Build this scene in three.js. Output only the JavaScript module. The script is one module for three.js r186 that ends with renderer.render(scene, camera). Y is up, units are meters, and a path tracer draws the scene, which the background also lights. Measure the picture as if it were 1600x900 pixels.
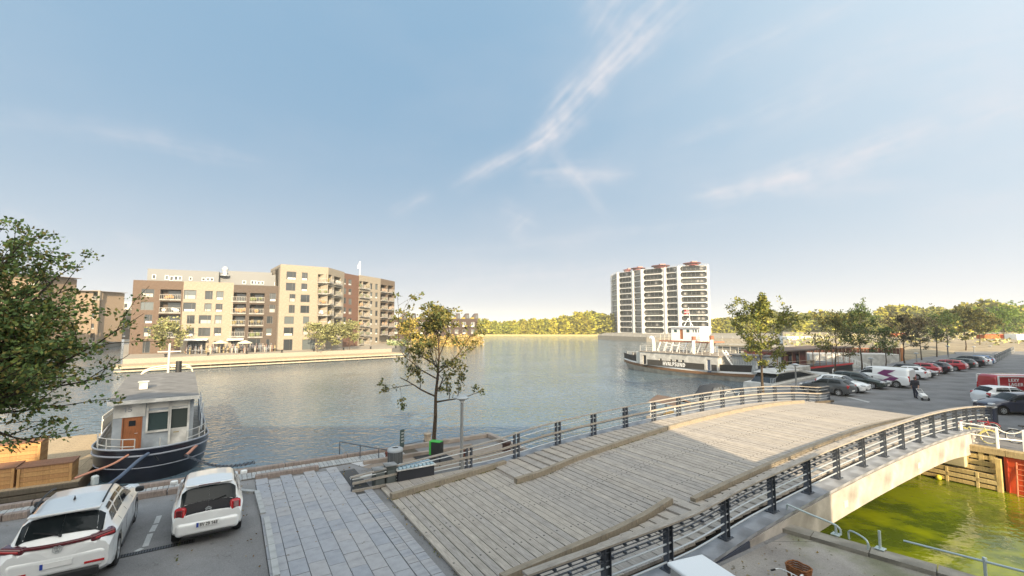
import * as THREE from 'three';
import { mergeGeometries, mergeVertices, toCreasedNormals } from 'three/addons/utils/BufferGeometryUtils.js';
import { RoundedBoxGeometry } from 'three/addons/geometries/RoundedBoxGeometry.js';
import { FontLoader } from 'three/addons/loaders/FontLoader.js';
import { TextGeometry } from 'three/addons/geometries/TextGeometry.js';
import { ImprovedNoise } from 'three/addons/math/ImprovedNoise.js';
import { MarchingCubes } from 'three/addons/objects/MarchingCubes.js';
import { Brush, Evaluator, SUBTRACTION } from 'three-bvh-csg';

// ---------------------------------------------------------------- camera, sky, sun, exposure
const V = (x, y, z) => new THREE.Vector3(x, y, z);
const scene = new THREE.Scene();
const F = 700, HORIZON = 505, EYE = 6.3;                      // focal length and horizon in a 1600 x 900 frame
const camera = new THREE.PerspectiveCamera(2 * Math.atan(450 / F) * 180 / Math.PI, 16 / 9, 0.1, 4000);
const PITCH = Math.atan((HORIZON - 450) / F);
camera.position.set(0, EYE, 0);
camera.rotation.set(PITCH, 0, 0);
const renderer = new THREE.WebGLRenderer({ antialias: true });
renderer.setSize(1024, 576);
renderer.toneMapping = THREE.LinearToneMapping;
renderer.toneMappingExposure = 2.0;
renderer.shadowMap.enabled = true;

const SUN_AZ = 17 * Math.PI / 180, SUN_EL = 22.5 * Math.PI / 180;   // behind the camera, to the right
const sunDir = V(Math.sin(SUN_AZ) * Math.cos(SUN_EL), Math.sin(SUN_EL), Math.cos(SUN_AZ) * Math.cos(SUN_EL));
const sun = new THREE.DirectionalLight(new THREE.Color().setRGB(1, 0.80, 0.52), 5.0);
sun.position.copy(sunDir).multiplyScalar(200); sun.target.position.set(0, 0, 0);
sun.castShadow = true; sun.shadow.mapSize.set(4096, 4096); sun.shadow.radius = 1.2;
Object.assign(sun.shadow.camera, { left: -180, right: 180, top: 120, bottom: -120, near: 1, far: 700 });
scene.add(sun, sun.target);

const perlin = new ImprovedNoise();
const fbm = (x, y, z, o = 4) => { let s = 0, a = 0.5; for (let i = 0; i < o; i++) { s += a * perlin.noise(x, y, z); x *= 2.03; y *= 2.03; z *= 2.03; a *= 0.5; } return s; };
const smooth = (a, b, x) => { const t = Math.min(1, Math.max(0, (x - a) / (b - a))); return t * t * (3 - 2 * t); };
const lerp = (a, b, t) => a + (b - a) * t;
function rng(seed) { let a = seed >>> 0; return () => { a |= 0; a = a + 0x6D2B79F5 | 0; let t = Math.imul(a ^ a >>> 15, 1 | a); t = t + Math.imul(t ^ t >>> 7, 61 | t) ^ t; return ((t ^ t >>> 14) >>> 0) / 4294967296; }; }

const dirOf = (px, py) => {                                    // ray through a pixel of the 1600 x 900 frame
  const X = (px - 800) / F, Y = (450 - py) / F, c = Math.cos(PITCH), s = Math.sin(PITCH);
  return V(X, Y * c + s, -(c - Y * s));
};
{
  const W = 2048, H = 1024, data = new Float32Array(W * H * 4);
  // cirrus: [px, py] start and end on the sky, width in degrees, strength
  const streaks = [
    [[742, 275], [860, 205], 1.7, 0.30], [[850, 212], [935, 120], 2.1, 0.36], [[930, 126], [1000, 50], 2.2, 0.33], [[985, 62], [1085, -30], 2.6, 0.26],
    [[930, 40], [985, -40], 2.4, 0.20],
    [[1110, 305], [1240, 275], 1.8, 0.34], [[1230, 278], [1360, 232], 1.9, 0.33], [[1350, 238], [1600, 150], 2.4, 0.28],
    [[1150, 300], [1400, 296], 1.2, 0.14], [[1120, 105], [1320, 10], 2.0, 0.13], [[1060, 218], [1140, 190], 1.3, 0.15],
    [[850, 272], [960, 268], 1.8, 0.26], [[880, 255], [945, 330], 1.2, 0.14], [[790, 330], [830, 350], 1.8, 0.10], [[620, 330], [665, 305], 1.6, 0.17], [[800, 365], [825, 340], 1.2, 0.15],
    [[0, 185], [220, 215], 1.6, 0.08], [[200, 218], [370, 248], 1.2, 0.14], [[0, 345], [60, 368], 1.2, 0.18], [[180, 372], [225, 384], 0.8, 0.14],
    [[760, 385], [1090, 352], 1.2, 0.10], [[700, 445], [955, 425], 1.8, 0.16], [[600, 420], [820, 414], 1.0, 0.09],
    [[1190, 180], [1320, 120], 3.2, 0.12], [[1380, 90], [1620, 40], 4.0, 0.13], [[1450, 330], [1620, 318], 2, 0.12],
  ].map(([a, b, w, k]) => { const A = dirOf(...a).normalize(), B = dirOf(...b).normalize(); return { A, B, N: A.clone().cross(B).normalize(), L: A.angleTo(B), w: w * Math.PI / 180, k }; });
  const d = V(0, 0, 0), C = V(0, 0, 0);
  for (let j = 0; j < H; j++) for (let i = 0; i < W; i++) {
    const th = (j + 0.5) / H * Math.PI - Math.PI / 2, ph = ((i + 0.5) / W - 0.5) * 2 * Math.PI;   // row 0 is the nadir
    d.set(Math.cos(th) * Math.cos(ph), Math.sin(th), Math.cos(th) * Math.sin(ph));
    const el = Math.max(0, d.y), az = d.x;
    const a = Math.acos(Math.min(1, Math.max(-1, d.dot(sunDir))));
    // clear air: pale at the horizon, deepening with height, lighter to the right
    const k = Math.pow(1 - el, 4.2), kk = smooth(0.0, 0.55, el);
    let r = lerp(0.10, 0.72, k), g = lerp(0.305, 0.77, k), b = lerp(0.53, 0.83, k);
    const side = smooth(-0.1, 0.95, d.x) * kk;
    r = lerp(r, 0.50, side * 0.72); g = lerp(g, 0.64, side * 0.72); b = lerp(b, 0.77, side * 0.72);
    const glow = 5.0 * Math.exp(-a / 0.45) + 2.6 * Math.exp(-a / 0.72);  // brightening round the sun, strengthened behind the camera to lift the shade
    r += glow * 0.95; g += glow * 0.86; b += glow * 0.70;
    const warm = Math.exp(-el * 9) * 0.09; r += warm * 0.75; g += warm * 0.1; b -= warm * 0.35;
    // cirrus
    let c = 0;
    if (d.y > 0 && d.z < 0.2) for (const s of streaks) {
      const across = Math.asin(Math.max(-1, Math.min(1, d.dot(s.N))));
      if (Math.abs(across) > s.w * 3.2) continue;
      C.copy(d).addScaledVector(s.N, -d.dot(s.N)).normalize();
      let along = Math.atan2(C.clone().cross(s.A).dot(s.N) * -1, C.dot(s.A)) / s.L;
      if (along < -0.45 || along > 1.45) continue;
      const wob = fbm(d.x * 9 + s.L * 31, d.y * 9, d.z * 9, 4) * 0.9;
      const ww = s.w * (0.5 + 0.45 * Math.abs(fbm(d.x * 5, d.y * 5 + s.L * 17, d.z * 5, 3) * 2.4 + 0.5));
      const q = (across + wob * s.w) / ww;
      const e = smooth(-0.45, 0.18, along) * (1 - smooth(0.82, 1.45, along));
      const tex = 0.55 + 0.9 * fbm(along * s.L * 7 + s.L * 13, across * 95, s.w * 300, 5) + 0.65 * fbm(d.x * 30, d.y * 30, d.z * 30, 4);
      c += 1.35 * s.k * e * Math.exp(-q * q) * Math.max(0, tex) * 1.25;
    }
    const veil = Math.max(0, fbm(d.x * 3.1 + 4, d.y * 7, d.z * 3.1, 5) + 0.08) * 0.24 * (0.4 + 0.6 * smooth(-0.5, 0.6, d.x));
    c = Math.min(0.75, c + (d.y > 0 ? veil : 0));
    r = lerp(r, Math.max(r, 0.90), c); g = lerp(g, Math.max(g, 0.85), c); b = lerp(b, Math.max(b, 0.87), c);
    if (d.y < 0) { const f = smooth(0, -0.06, d.y); r = lerp(r, 0.16, f); g = lerp(g, 0.17, f); b = lerp(b, 0.18, f); }
    const o = (j * W + i) * 4; data[o] = r / 2.0; data[o + 1] = g / 2.0; data[o + 2] = b / 2.0; data[o + 3] = 1;
  }
  const t = new THREE.DataTexture(data, W, H, THREE.RGBAFormat, THREE.FloatType);
  t.mapping = THREE.EquirectangularReflectionMapping; t.magFilter = t.minFilter = THREE.LinearFilter; t.colorSpace = THREE.LinearSRGBColorSpace; t.needsUpdate = true;
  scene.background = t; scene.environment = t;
}
scene.fog = new THREE.FogExp2(0xdfe3e2, 0.0004);

// ---------------------------------------------------------------- pixels to places, frames
function G(px, py, y = 0) { const d = dirOf(px, py), t = (y - EYE) / d.y; return V(d.x * t, y, d.z * t); }     // where a sight line meets a level plane
function D(px, py, depth) { const d = dirOf(px, py), t = -depth / d.z; return V(d.x * t, EYE + d.y * t, -depth); }
const PHI = 32 * Math.PI / 180;                               // the quay, its bridge and its boats lie on one grid, turned by this
const UX = Math.cos(PHI), UZ = -Math.sin(PHI);                // u runs along the bridge, v across it towards the camera

// ---------------------------------------------------------------- names, labels, parts
const used = {};
function numbered(n) { const k = used[n] = (used[n] ?? -1) + 1; return k ? n + '_' + String(k).padStart(3, '0') : n; }
function tag(o, label, category, group) { o.userData.label = label; o.userData.category = category; if (group) o.userData.group = group; return o; }
function thing(name, label, category, pos = V(0, 0, 0), turn = 0, group) {
  const o = new THREE.Group(); o.name = numbered(name); o.position.copy(pos); o.rotation.y = turn; scene.add(o);
  return tag(o, label, category, group);
}
function copy(src, name, pos, turn, label, group) {
  const c = src.clone(); c.name = numbered(name); c.position.copy(pos); c.rotation.y = turn; c.userData = { ...src.userData }; scene.add(c);
  if (label) c.userData.label = label; if (group) c.userData.group = group; return c;
}
function mesh(name, geo, mat, parent = scene, label) {
  const m = new THREE.Mesh(geo, mat); m.name = parent === scene ? numbered(name) : name; m.castShadow = m.receiveShadow = true; parent.add(m);
  if (label) m.userData.label = label; return m;
}
function struct(name, geo, mat) { const m = mesh(name, geo, mat); m.userData.kind = 'structure'; return m; }
function stuff(m) { m.userData.kind = 'stuff'; return m; }

// uv in metres by the side a face looks to
function metreUV(g, swap) {
  g = g.index ? g.toNonIndexed() : g; const p = g.attributes.position, n = p.count, uv = new Float32Array(n * 2);
  const a = V(), b = V(), c = V(), e = V(), f = V();
  for (let i = 0; i < n; i += 3) {
    a.fromBufferAttribute(p, i); b.fromBufferAttribute(p, i + 1); c.fromBufferAttribute(p, i + 2);
    e.subVectors(b, a); f.subVectors(c, a); e.cross(f); const x = Math.abs(e.x), y = Math.abs(e.y), z = Math.abs(e.z);
    [a, b, c].forEach((q, k) => {
      let u, v; if (y >= x && y >= z) { u = q.x; v = q.z; } else if (x >= z) { u = q.z; v = q.y; } else { u = q.x; v = q.y; }
      if (swap) [u, v] = [v, u];
      uv[(i + k) * 2] = u; uv[(i + k) * 2 + 1] = v;
    });
  }
  g.setAttribute('uv', new THREE.BufferAttribute(uv, 2)); return g;
}
class MB {                                                     // collects shapes, builds one mesh
  constructor() { this.g = []; }
  add(g, m) { if (m) g.applyMatrix4(m); if (g.index) g = g.toNonIndexed(); for (const k of Object.keys(g.attributes)) if (!['position', 'normal', 'uv'].includes(k)) g.deleteAttribute(k); if (!g.attributes.uv) g = metreUV(g); this.g.push(g); return this; }
  box(x, y, z, w, h, d, ry = 0, rx = 0, rz = 0) { const g = new THREE.BoxGeometry(w, h, d); return this.add(metreUV(g), new THREE.Matrix4().compose(V(x, y, z), new THREE.Quaternion().setFromEuler(new THREE.Euler(rx, ry, rz)), V(1, 1, 1))); }
  rbox(x, y, z, w, h, d, r = 0.02, ry = 0, rx = 0, rz = 0, seg = 1) { const g = new RoundedBoxGeometry(w, h, d, seg, Math.min(r, w / 2.1, h / 2.1, d / 2.1)); return this.add(metreUV(g), new THREE.Matrix4().compose(V(x, y, z), new THREE.Quaternion().setFromEuler(new THREE.Euler(rx, ry, rz)), V(1, 1, 1))); }
  beam(p, q, w, h, up = V(0, 1, 0)) {                          // a bar from p to q, w across and h high
    const z = q.clone().sub(p), L = z.length(); z.normalize(); let x = up.clone().cross(z); if (x.lengthSq() < 1e-6) x = V(1, 0, 0).cross(z); x.normalize(); const y = z.clone().cross(x);
    const m = new THREE.Matrix4().makeBasis(x, y, z).setPosition(p.clone().add(q).multiplyScalar(0.5)); return this.add(metreUV(new THREE.BoxGeometry(w, h, L)), m);
  }
  rod(p, q, r0, r1 = r0, n = 8) {
    const y = q.clone().sub(p), L = y.length(); const g = new THREE.CylinderGeometry(r1, r0, L, n, 1);
    return this.add(g, new THREE.Matrix4().compose(p.clone().add(q).multiplyScalar(0.5), new THREE.Quaternion().setFromUnitVectors(V(0, 1, 0), y.normalize()), V(1, 1, 1)));
  }
  cyl(x, y, z, r0, r1, h, n = 12) { return this.add(new THREE.CylinderGeometry(r1, r0, h, n), new THREE.Matrix4().makeTranslation(x, y + h / 2, z)); }
  tube(pts, r, n = 6, seg) { return this.add(new THREE.TubeGeometry(new THREE.CatmullRomCurve3(pts, false, 'centripetal'), seg || pts.length * 4, r, n, false)); }
  lathe(pts, x = 0, y = 0, z = 0, n = 16) { return this.add(new THREE.LatheGeometry(pts.map(p => new THREE.Vector2(...p)), n), new THREE.Matrix4().makeTranslation(x, y, z)); }
  sphere(x, y, z, r, sx = 1, sy = 1, sz = 1, n = 12) { return this.add(new THREE.SphereGeometry(r, n, Math.max(6, n * 0.7 | 0)), new THREE.Matrix4().makeScale(sx, sy, sz).setPosition(x, y, z)); }
  quad(a, b, c, d) { const g = new THREE.BufferGeometry(); g.setAttribute('position', new THREE.Float32BufferAttribute([a, b, c, a, c, d].flatMap(p => [p.x, p.y, p.z]), 3)); g.computeVertexNormals(); return this.add(g); }
  poly(pts, h, y0) { return this.add(slab(pts, y0, h)); }
  geo() { return this.g.length === 1 ? this.g[0] : mergeGeometries(this.g); }
  build(name, mat, parent = scene, label) { return mesh(name, this.geo(), mat, parent, label); }
}
// a level slab: outline of {x, z} points, top at y, going down by h
function slab(pts, y, h, holes = []) {
  const s = new THREE.Shape(pts.map(p => new THREE.Vector2(p.x, -p.z)));
  for (const q of holes) s.holes.push(new THREE.Path(q.map(p => new THREE.Vector2(p.x, -p.z))));
  const g = h > 0 ? new THREE.ExtrudeGeometry(s, { depth: h, bevelEnabled: false }) : new THREE.ShapeGeometry(s);
  g.rotateX(-Math.PI / 2); g.translate(0, y - h, 0); return metreUV(g);
}
// an upright plate: 2D outline (x, y) with holes, thick along -z
function plate(outline, holes, t, bevel = 0) {
  const s = outline instanceof THREE.Shape ? outline : new THREE.Shape(outline.map(p => new THREE.Vector2(...p)));
  for (const h of holes) s.holes.push(h instanceof THREE.Path ? h : new THREE.Path(h.map(p => new THREE.Vector2(...p))));
  const g = new THREE.ExtrudeGeometry(s, { depth: t, bevelEnabled: bevel > 0, bevelSize: bevel, bevelThickness: bevel, bevelSegments: 1, curveSegments: 8 });
  g.translate(0, 0, -t); return metreUV(g);
}

// ---------------------------------------------------------------- textures and materials
function tex(n, fn, o = {}) {
  const d = new Uint8Array(n * n * 4);
  for (let j = 0; j < n; j++) for (let i = 0; i < n; i++) { const c = fn(i / n, j / n, i, j), k = (j * n + i) * 4; const v = Array.isArray(c) ? c : [c, c, c]; for (let q = 0; q < 3; q++) d[k + q] = Math.max(0, Math.min(255, v[q] * 255)); d[k + 3] = 255; }
  const t = new THREE.DataTexture(d, n, n); t.wrapS = t.wrapT = THREE.RepeatWrapping; t.magFilter = THREE.LinearFilter; t.minFilter = THREE.LinearMipmapLinearFilter; t.generateMipmaps = true;
  if (o.color) t.colorSpace = THREE.SRGBColorSpace; const r = o.rep || 1; t.repeat.set(1 / (o.sx || r), 1 / (o.sy || r)); t.needsUpdate = true; return t;
}
// noise that repeats without a seam
function tile(u, v, f, seed, o = 4) {
  let s = 0, a = 0.5; for (let k = 0; k < o; k++) { const F2 = f * (1 << k); const x = u * F2, y = v * F2; const n = (X, Y) => perlin.noise(X + seed * 7.3, Y + seed * 3.1, seed);
    const p = n(x, y) * (1 - u) * (1 - v) + n(x - F2, y) * u * (1 - v) + n(x, y - F2) * (1 - u) * v + n(x - F2, y - F2) * u * v; s += a * p; a *= 0.55; } return s;
}
const hash = (i, j, s = 0) => { let h = (i * 374761393 + j * 668265263 + s * 1274126177) | 0; h = Math.imul(h ^ h >>> 13, 1274126177); return ((h ^ h >>> 16) >>> 0) / 4294967296; };
const T = {};
T.grime = tex(512, (u, v, i, j) => { const a = tile(u, v, 4, 1, 5), s = hash(i, j, 1) - 0.5; const k = 0.88 + a * 0.34 + s * 0.08; return [k, k * 0.995, k * 0.985]; }, { color: true, rep: 3.1 });
T.asphalt = tex(512, (u, v, i, j) => { const a = tile(u, v, 3, 2, 5), s = hash(i, j, 2); const crack = Math.abs(tile(u, v, 3, 9, 4)) < 0.0016 ? 0.86 : 1; const k = (0.84 + a * 0.3 + (s > 0.93 ? 0.14 : 0) - (s < 0.1 ? 0.12 : 0)) * crack; return [k, k, k * 0.99]; }, { color: true, rep: 5.3 });
T.wood = tex(512, (u, v, i, j) => { const g = tile(u, v * 0.25, 24, 3, 3), w = tile(u, v, 3, 4, 4), s = hash(i, j >> 4, 3) - 0.5; const k = 0.88 + g * 0.30 + w * 0.12 + s * 0.08; return [k, k * 0.985, k * 0.965]; }, { color: true, sx: 0.9, sy: 2.2 });
T.brick = tex(512, (u, v) => { const rows = 24, r = Math.floor(v * rows), fu = (u * 8 + (r % 2) * 0.5) % 1, fv = (v * rows) % 1, c = Math.floor(u * 8 + (r % 2) * 0.5) % 8; const m = fu < 0.05 || fv < 0.16; const h = hash(r, c, 5); const k = m ? 0.86 : 0.88 + h * 0.12 + tile(u, v, 8, 5, 3) * 0.1; return [k, k * (m ? 1 : 0.98), k * (m ? 0.98 : 0.96)]; }, { color: true, rep: 1.9 });
T.bark = tex(256, (u, v) => { const k = 0.75 + tile(u * 1, v, 10, 6, 4) * 0.8; return [k, k * 0.97, k * 0.92]; }, { color: true });
T.rough = tex(256, (u, v, i, j) => 0.78 + tile(u, v, 4, 8, 4) * 0.35 + (hash(i, j, 8) - 0.5) * 0.06, { rep: 2.3 });
T.bump = tex(512, (u, v, i, j) => 0.5 + tile(u, v, 12, 10, 4) * 0.5 + (hash(i, j, 10) - 0.5) * 0.3, { rep: 1.1 });
T.ripple = tex(1024, (u, v) => { const w = 0.55 + 1.1 * smooth(-0.25, 0.3, tile(u, v, 3, 13, 3)), a = tile(u, v, 30, 11, 4), b = tile(u, v, 88, 12, 2); return 0.5 + ((0.28 - Math.abs(a)) * 0.75 + b * 0.3) * w * 0.75; }, { rep: 38 });
T.speckle = tex(512, (u, v, i, j) => { const s = hash(i, j, 14); const k = 0.92 + tile(u, v, 5, 14, 5) * 0.16 + (s > 0.9 ? 0.07 : s < 0.12 ? -0.1 : 0); return [k, k, k]; }, { color: true, rep: 1.3 });
const rgb = (r, g, b) => new THREE.Color().setRGB(r, g, b);
function M(c, rough = 0.8, o = {}) { return new THREE.MeshStandardMaterial({ color: Array.isArray(c) ? rgb(...c) : c, roughness: rough, metalness: o.metal || 0, map: o.map || null, bumpMap: o.bump || null, bumpScale: o.bs || 0.004, roughnessMap: o.rm || null, side: o.side ?? THREE.FrontSide, flatShading: !!o.flat }); }
const P = (c, rough, o = {}) => new THREE.MeshPhysicalMaterial({ color: Array.isArray(c) ? rgb(...c) : c, roughness: rough, ...o });
const m = {
  steel: M([0.10, 0.115, 0.145], 0.45, { metal: 0.3, map: T.grime }), galv: M([0.55, 0.57, 0.58], 0.42, { metal: 0.5, rm: T.rough }), whitePaint: M([0.72, 0.72, 0.71], 0.5, { map: T.grime }),
  white: M([0.80, 0.80, 0.79], 0.6), concrete: M([0.40, 0.385, 0.36], 0.85, { map: T.grime, bump: T.bump }), girder: M([0.50, 0.46, 0.43], 0.6, { map: T.grime }),
  asphalt: M([0.32, 0.315, 0.325], 0.92, { map: T.asphalt, bump: T.bump, bs: 0.006 }), darkAsphalt: M([0.27, 0.265, 0.275], 0.92, { map: T.asphalt, bump: T.bump, bs: 0.006 }),
  timber: M([0.36, 0.32, 0.28], 0.85, { map: T.wood, bump: T.wood, bs: 0.003 }), darkTimber: M([0.12, 0.10, 0.075], 0.9, { map: T.wood, bump: T.wood, bs: 0.003 }), paleTimber: M([0.46, 0.375, 0.26], 0.85, { map: T.wood, bump: T.wood, bs: 0.003 }),
  rail: M([0.45, 0.415, 0.375], 0.7, { map: T.wood }), black: M([0.012, 0.012, 0.014], 0.55), rubber: M([0.015, 0.015, 0.016], 0.85), glass: P([0.018, 0.022, 0.026], 0.05, { specularIntensity: 1, clearcoat: 0.3 }),
  dark: M([0.03, 0.03, 0.032], 0.8), brown: M([0.10, 0.065, 0.045], 0.8, { map: T.grime }), rust: M([0.12, 0.045, 0.03], 0.9, { map: T.grime }), red: M([0.48, 0.03, 0.03], 0.5), grey: M([0.28, 0.29, 0.30], 0.7, { map: T.grime }),
  bark: M([0.115, 0.085, 0.06], 0.95, { map: T.bark, bump: T.bark, bs: 0.02 }),
};
// ---------------------------------------------------------------- the quay grid
const P0 = V(-5.96, 0, -17.2);
const Q = (u, v, y = 0) => V(P0.x + u * UX - v * UZ, y, P0.z + u * UZ + v * UX);
const toUV = p => { const x = p.x - P0.x, z = p.z - P0.z; return [x * UX + z * UZ, -x * UZ + z * UX]; };
const GQ = (px, py, y = 0) => toUV(G(px, py, y));
const WATER = -2.0;
const q2 = list => list.map(([u, v]) => Q(u, v));

// water: one sheet to the horizon, and the shallow green canal beside the bridge
const waterMat = P([0.10, 0.145, 0.18], 0.05, { bumpMap: T.ripple, bumpScale: 0.26, ior: 1.33, specularIntensity: 1 });
const canalRipple = T.ripple.clone(); canalRipple.repeat.set(1 / 30, 1 / 30); canalRipple.needsUpdate = true;
{
  const g = new THREE.PlaneGeometry(3600, 3600); g.rotateX(-Math.PI / 2); g.translate(0, WATER, -1100);
  struct('water', metreUV(g), waterMat);
  const algae = tex(512, (u, v) => { const n = smooth(-0.22, 0.2, tile(u, v, 5, 21, 5) + 0.4 * tile(u, v, 17, 22, 3)); return [lerp(0.30, 0.50, n), lerp(0.36, 0.545, n), lerp(0.12, 0.09, n)]; }, { color: true, rep: 17 });
  const cm = P([0.70, 0.70, 0.70], 0.06, { map: algae, bumpMap: canalRipple, bumpScale: 0.07, ior: 1.33 });
  struct('canal_water', slab(q2([[9, 2], [29.4, 2], [29.4, 70], [9, 70]]), WATER + 0.006, 0), cm);
}
// near quay: asphalt ground with a wall down into the water
struct('quay_ground', slab(q2([[-75, -4.7], [8.6, -4.7], [8.6, 0.5], [10.2, 8], [11.5, 13.5], [14, 26], [16, 70], [-75, 70]]), 0, 3.2), m.asphalt);
// far quay with the road and the parking bays
struct('far_quay_ground', slab(q2([[25, -4.4], [46.7, -7.2], [101.7, -12.8], [124, -13], [150, -20], [190, -20], [190, 60], [29.8, 60], [28.9, 12.5], [29.0, 9.5], [27, 2]]), 0, 3.2), m.darkAsphalt);

// the buildings that throw the shade: one the picture is taken from, one across the canal, both out of the frame
function plainHouse(name, label, x0, x1, z0, z1, h, mat) {
  const o = thing(name, label, 'building');
  const b = new MB(); b.box((x0 + x1) / 2, h / 2, (z0 + z1) / 2, x1 - x0, h, z1 - z0); b.box((x0 + x1) / 2, h + 0.2, (z0 + z1) / 2, x1 - x0 + 0.3, 0.4, z1 - z0 + 0.3); b.build('wall', mat, o);
  const n = Math.floor((x1 - x0) / 3.6), f = Math.floor(h / 3);
  for (let i = 0; i < n; i++) for (let k = 0; k < f; k++) { const w = new MB(); w.box(x0 + (i + 0.5) * (x1 - x0) / n, k * 3 + 1.7, z0 - 0.03, 1.5, 1.5, 0.08); w.build('window', m.glass, o); }
  return o;
}
const lightBrick = M([0.5, 0.46, 0.40], 0.85, { map: T.brick });
plainHouse('quayside_building', 'brick apartment building on the near quay behind the viewpoint', -13.2, 16.0, 1.2, 14, 14.0, lightBrick);
{ // the long one on the right stands along the road
  const o = thing('apartment_building', 'long brick apartment building across the canal along the road', 'building', Q(30.5, 21), PHI);
  const b = new MB(); b.box(44, 9, 8, 88, 18, 16); b.box(44, 18.2, 8, 88.4, 0.4, 16.4); b.build('wall', lightBrick, o);
  for (let i = 0; i < 22; i++) for (let k = 0; k < 5; k++) { const w = new MB(); w.box(2 + i * 4, k * 3.3 + 2, -0.03, 1.7, 1.6, 0.08); w.build('window', m.glass, o); }
}

// slabs of the near quay, laid on the bridge's grid
{
  const o = new THREE.Group(); o.name = 'pavement'; scene.add(o); o.userData.kind = 'structure';
  o.position.copy(Q(0, 0)); o.rotation.y = PHI;
  const sm = [[0.41, 0.42, 0.455], [0.43, 0.435, 0.46], [0.38, 0.395, 0.435], [0.445, 0.44, 0.455]].map(c => M(c, 0.8, { map: T.speckle, bump: T.bump, bs: 0.003 }));
  const r = rng(5), W = 0.44, L = 0.80;
  const bedding = mesh('joint_bed', metreUV(new THREE.BoxGeometry(3.74, 0.016, 16).translate(-1.13, 0.008, 5.2)), M([0.10, 0.10, 0.105], 0.95, { map: T.asphalt }), o);
  const geos = [0, 1, 2].map(k => metreUV(new THREE.BoxGeometry(W - 0.018, 0.045, L - 0.018).translate(k * 0.7, 0, k * 0.4)).translate(-k * 0.7, 0, -k * 0.4));
  const small = metreUV(new THREE.BoxGeometry(0.29, 0.045, L * 0.5 - 0.018));
  for (let i = 0; i < 9; i++) for (let j = 0; j < 20; j++) {
    const u = 0.09 - (i - 1.5) * W, v = -3.0 + (j + (i % 2) * 0.5) * L; if (v > 12.6) continue;
    if (i === 0 || (i === 1)) { // two courses of setts along the bridge edge
      if (j < 4) continue;
      for (const h of [0, 1]) { const s = mesh('paving_slab', small, sm[Math.floor(r() * 4)], o); s.position.set(0.72 - i * 0.31 - 0.155, 0.034 + (r() - 0.5) * 0.008, v + h * L * 0.5); }
      continue;
    }
    const s = mesh('paving_slab', geos[Math.floor(r() * 3)], sm[Math.floor(r() * 4)], o);
    s.position.set(u, 0.034 + (r() - 0.5) * 0.009, v); s.rotation.z = (r() - 0.5) * 0.006; s.rotation.x = (r() - 0.5) * 0.005;
  }
}
{ // parking: kerb stones, drain, painted marks, and the timber edge over the water
  const kerb = new THREE.Group(); kerb.name = 'kerb'; scene.add(kerb); kerb.userData.kind = 'structure';
  const kp = [[401, 770], [411, 806], [416, 812], [424, 856], [432, 905]].map(p => G(...p));
  const km = M([0.50, 0.51, 0.51], 0.75, { map: T.speckle });
  const run = (a, b) => { const n = Math.max(1, Math.round(a.distanceTo(b) / 0.9)); for (let i = 0; i < n; i++) { const k = new MB(); k.beam(a.clone().lerp(b, (i + 0.01) / n).setY(0.03), a.clone().lerp(b, (i + 0.99) / n).setY(0.03), 0.16, 0.14); k.build('kerb_stone', km, kerb); } };
  run(kp[0], kp[1]); run(kp[2], kp[3]); run(kp[3], kp[4]);
  run(G(300, 762), G(397, 771));
  const paint = M([0.72, 0.73, 0.74], 0.7, { map: T.asphalt }), mk = new THREE.Group(); mk.name = 'road_marking'; scene.add(mk); mk.userData.kind = 'structure';
  const dash = (a, b, w) => { const d = b.clone().sub(a).setY(0).normalize(), n = V(-d.z, 0, d.x).multiplyScalar(w / 2); const p = [a.clone().add(n), b.clone().add(n), b.clone().sub(n), a.clone().sub(n)]; mesh('bay_mark', slab(p, 0.006, 0), paint, mk); };
  [[[249, 806], [244, 818]], [[243, 820], [237, 831]], [[235, 834], [227, 854]], [[212, 862], [222, 857]]].forEach(([a, b]) => dash(G(...a), G(...b), 0.14));
  const dr = new THREE.Group(); dr.name = 'drain_channel'; scene.add(dr); dr.userData.kind = 'structure';
  const a = G(52, 900), b = G(304, 845), d = b.clone().sub(a), L = d.length(); d.normalize(); dr.position.copy(a); dr.rotation.y = Math.atan2(-d.z, d.x);
  const ch = new MB(); ch.box(L / 2, 0.005, 0.09, L, 0.014, 0.02); ch.box(L / 2, 0.005, -0.09, L, 0.014, 0.02); ch.box(L / 2, 0.003, 0, L, 0.004, 0.16); ch.build('channel', m.black, dr);
  const bars = new MB(); for (let x = 0.03; x < L; x += 0.06) bars.box(x, 0.01, 0, 0.026, 0.012, 0.16); stuff(bars.build('grate_bar', M([0.14, 0.14, 0.15], 0.6, { metal: 0.5 }), dr));
}
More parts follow.
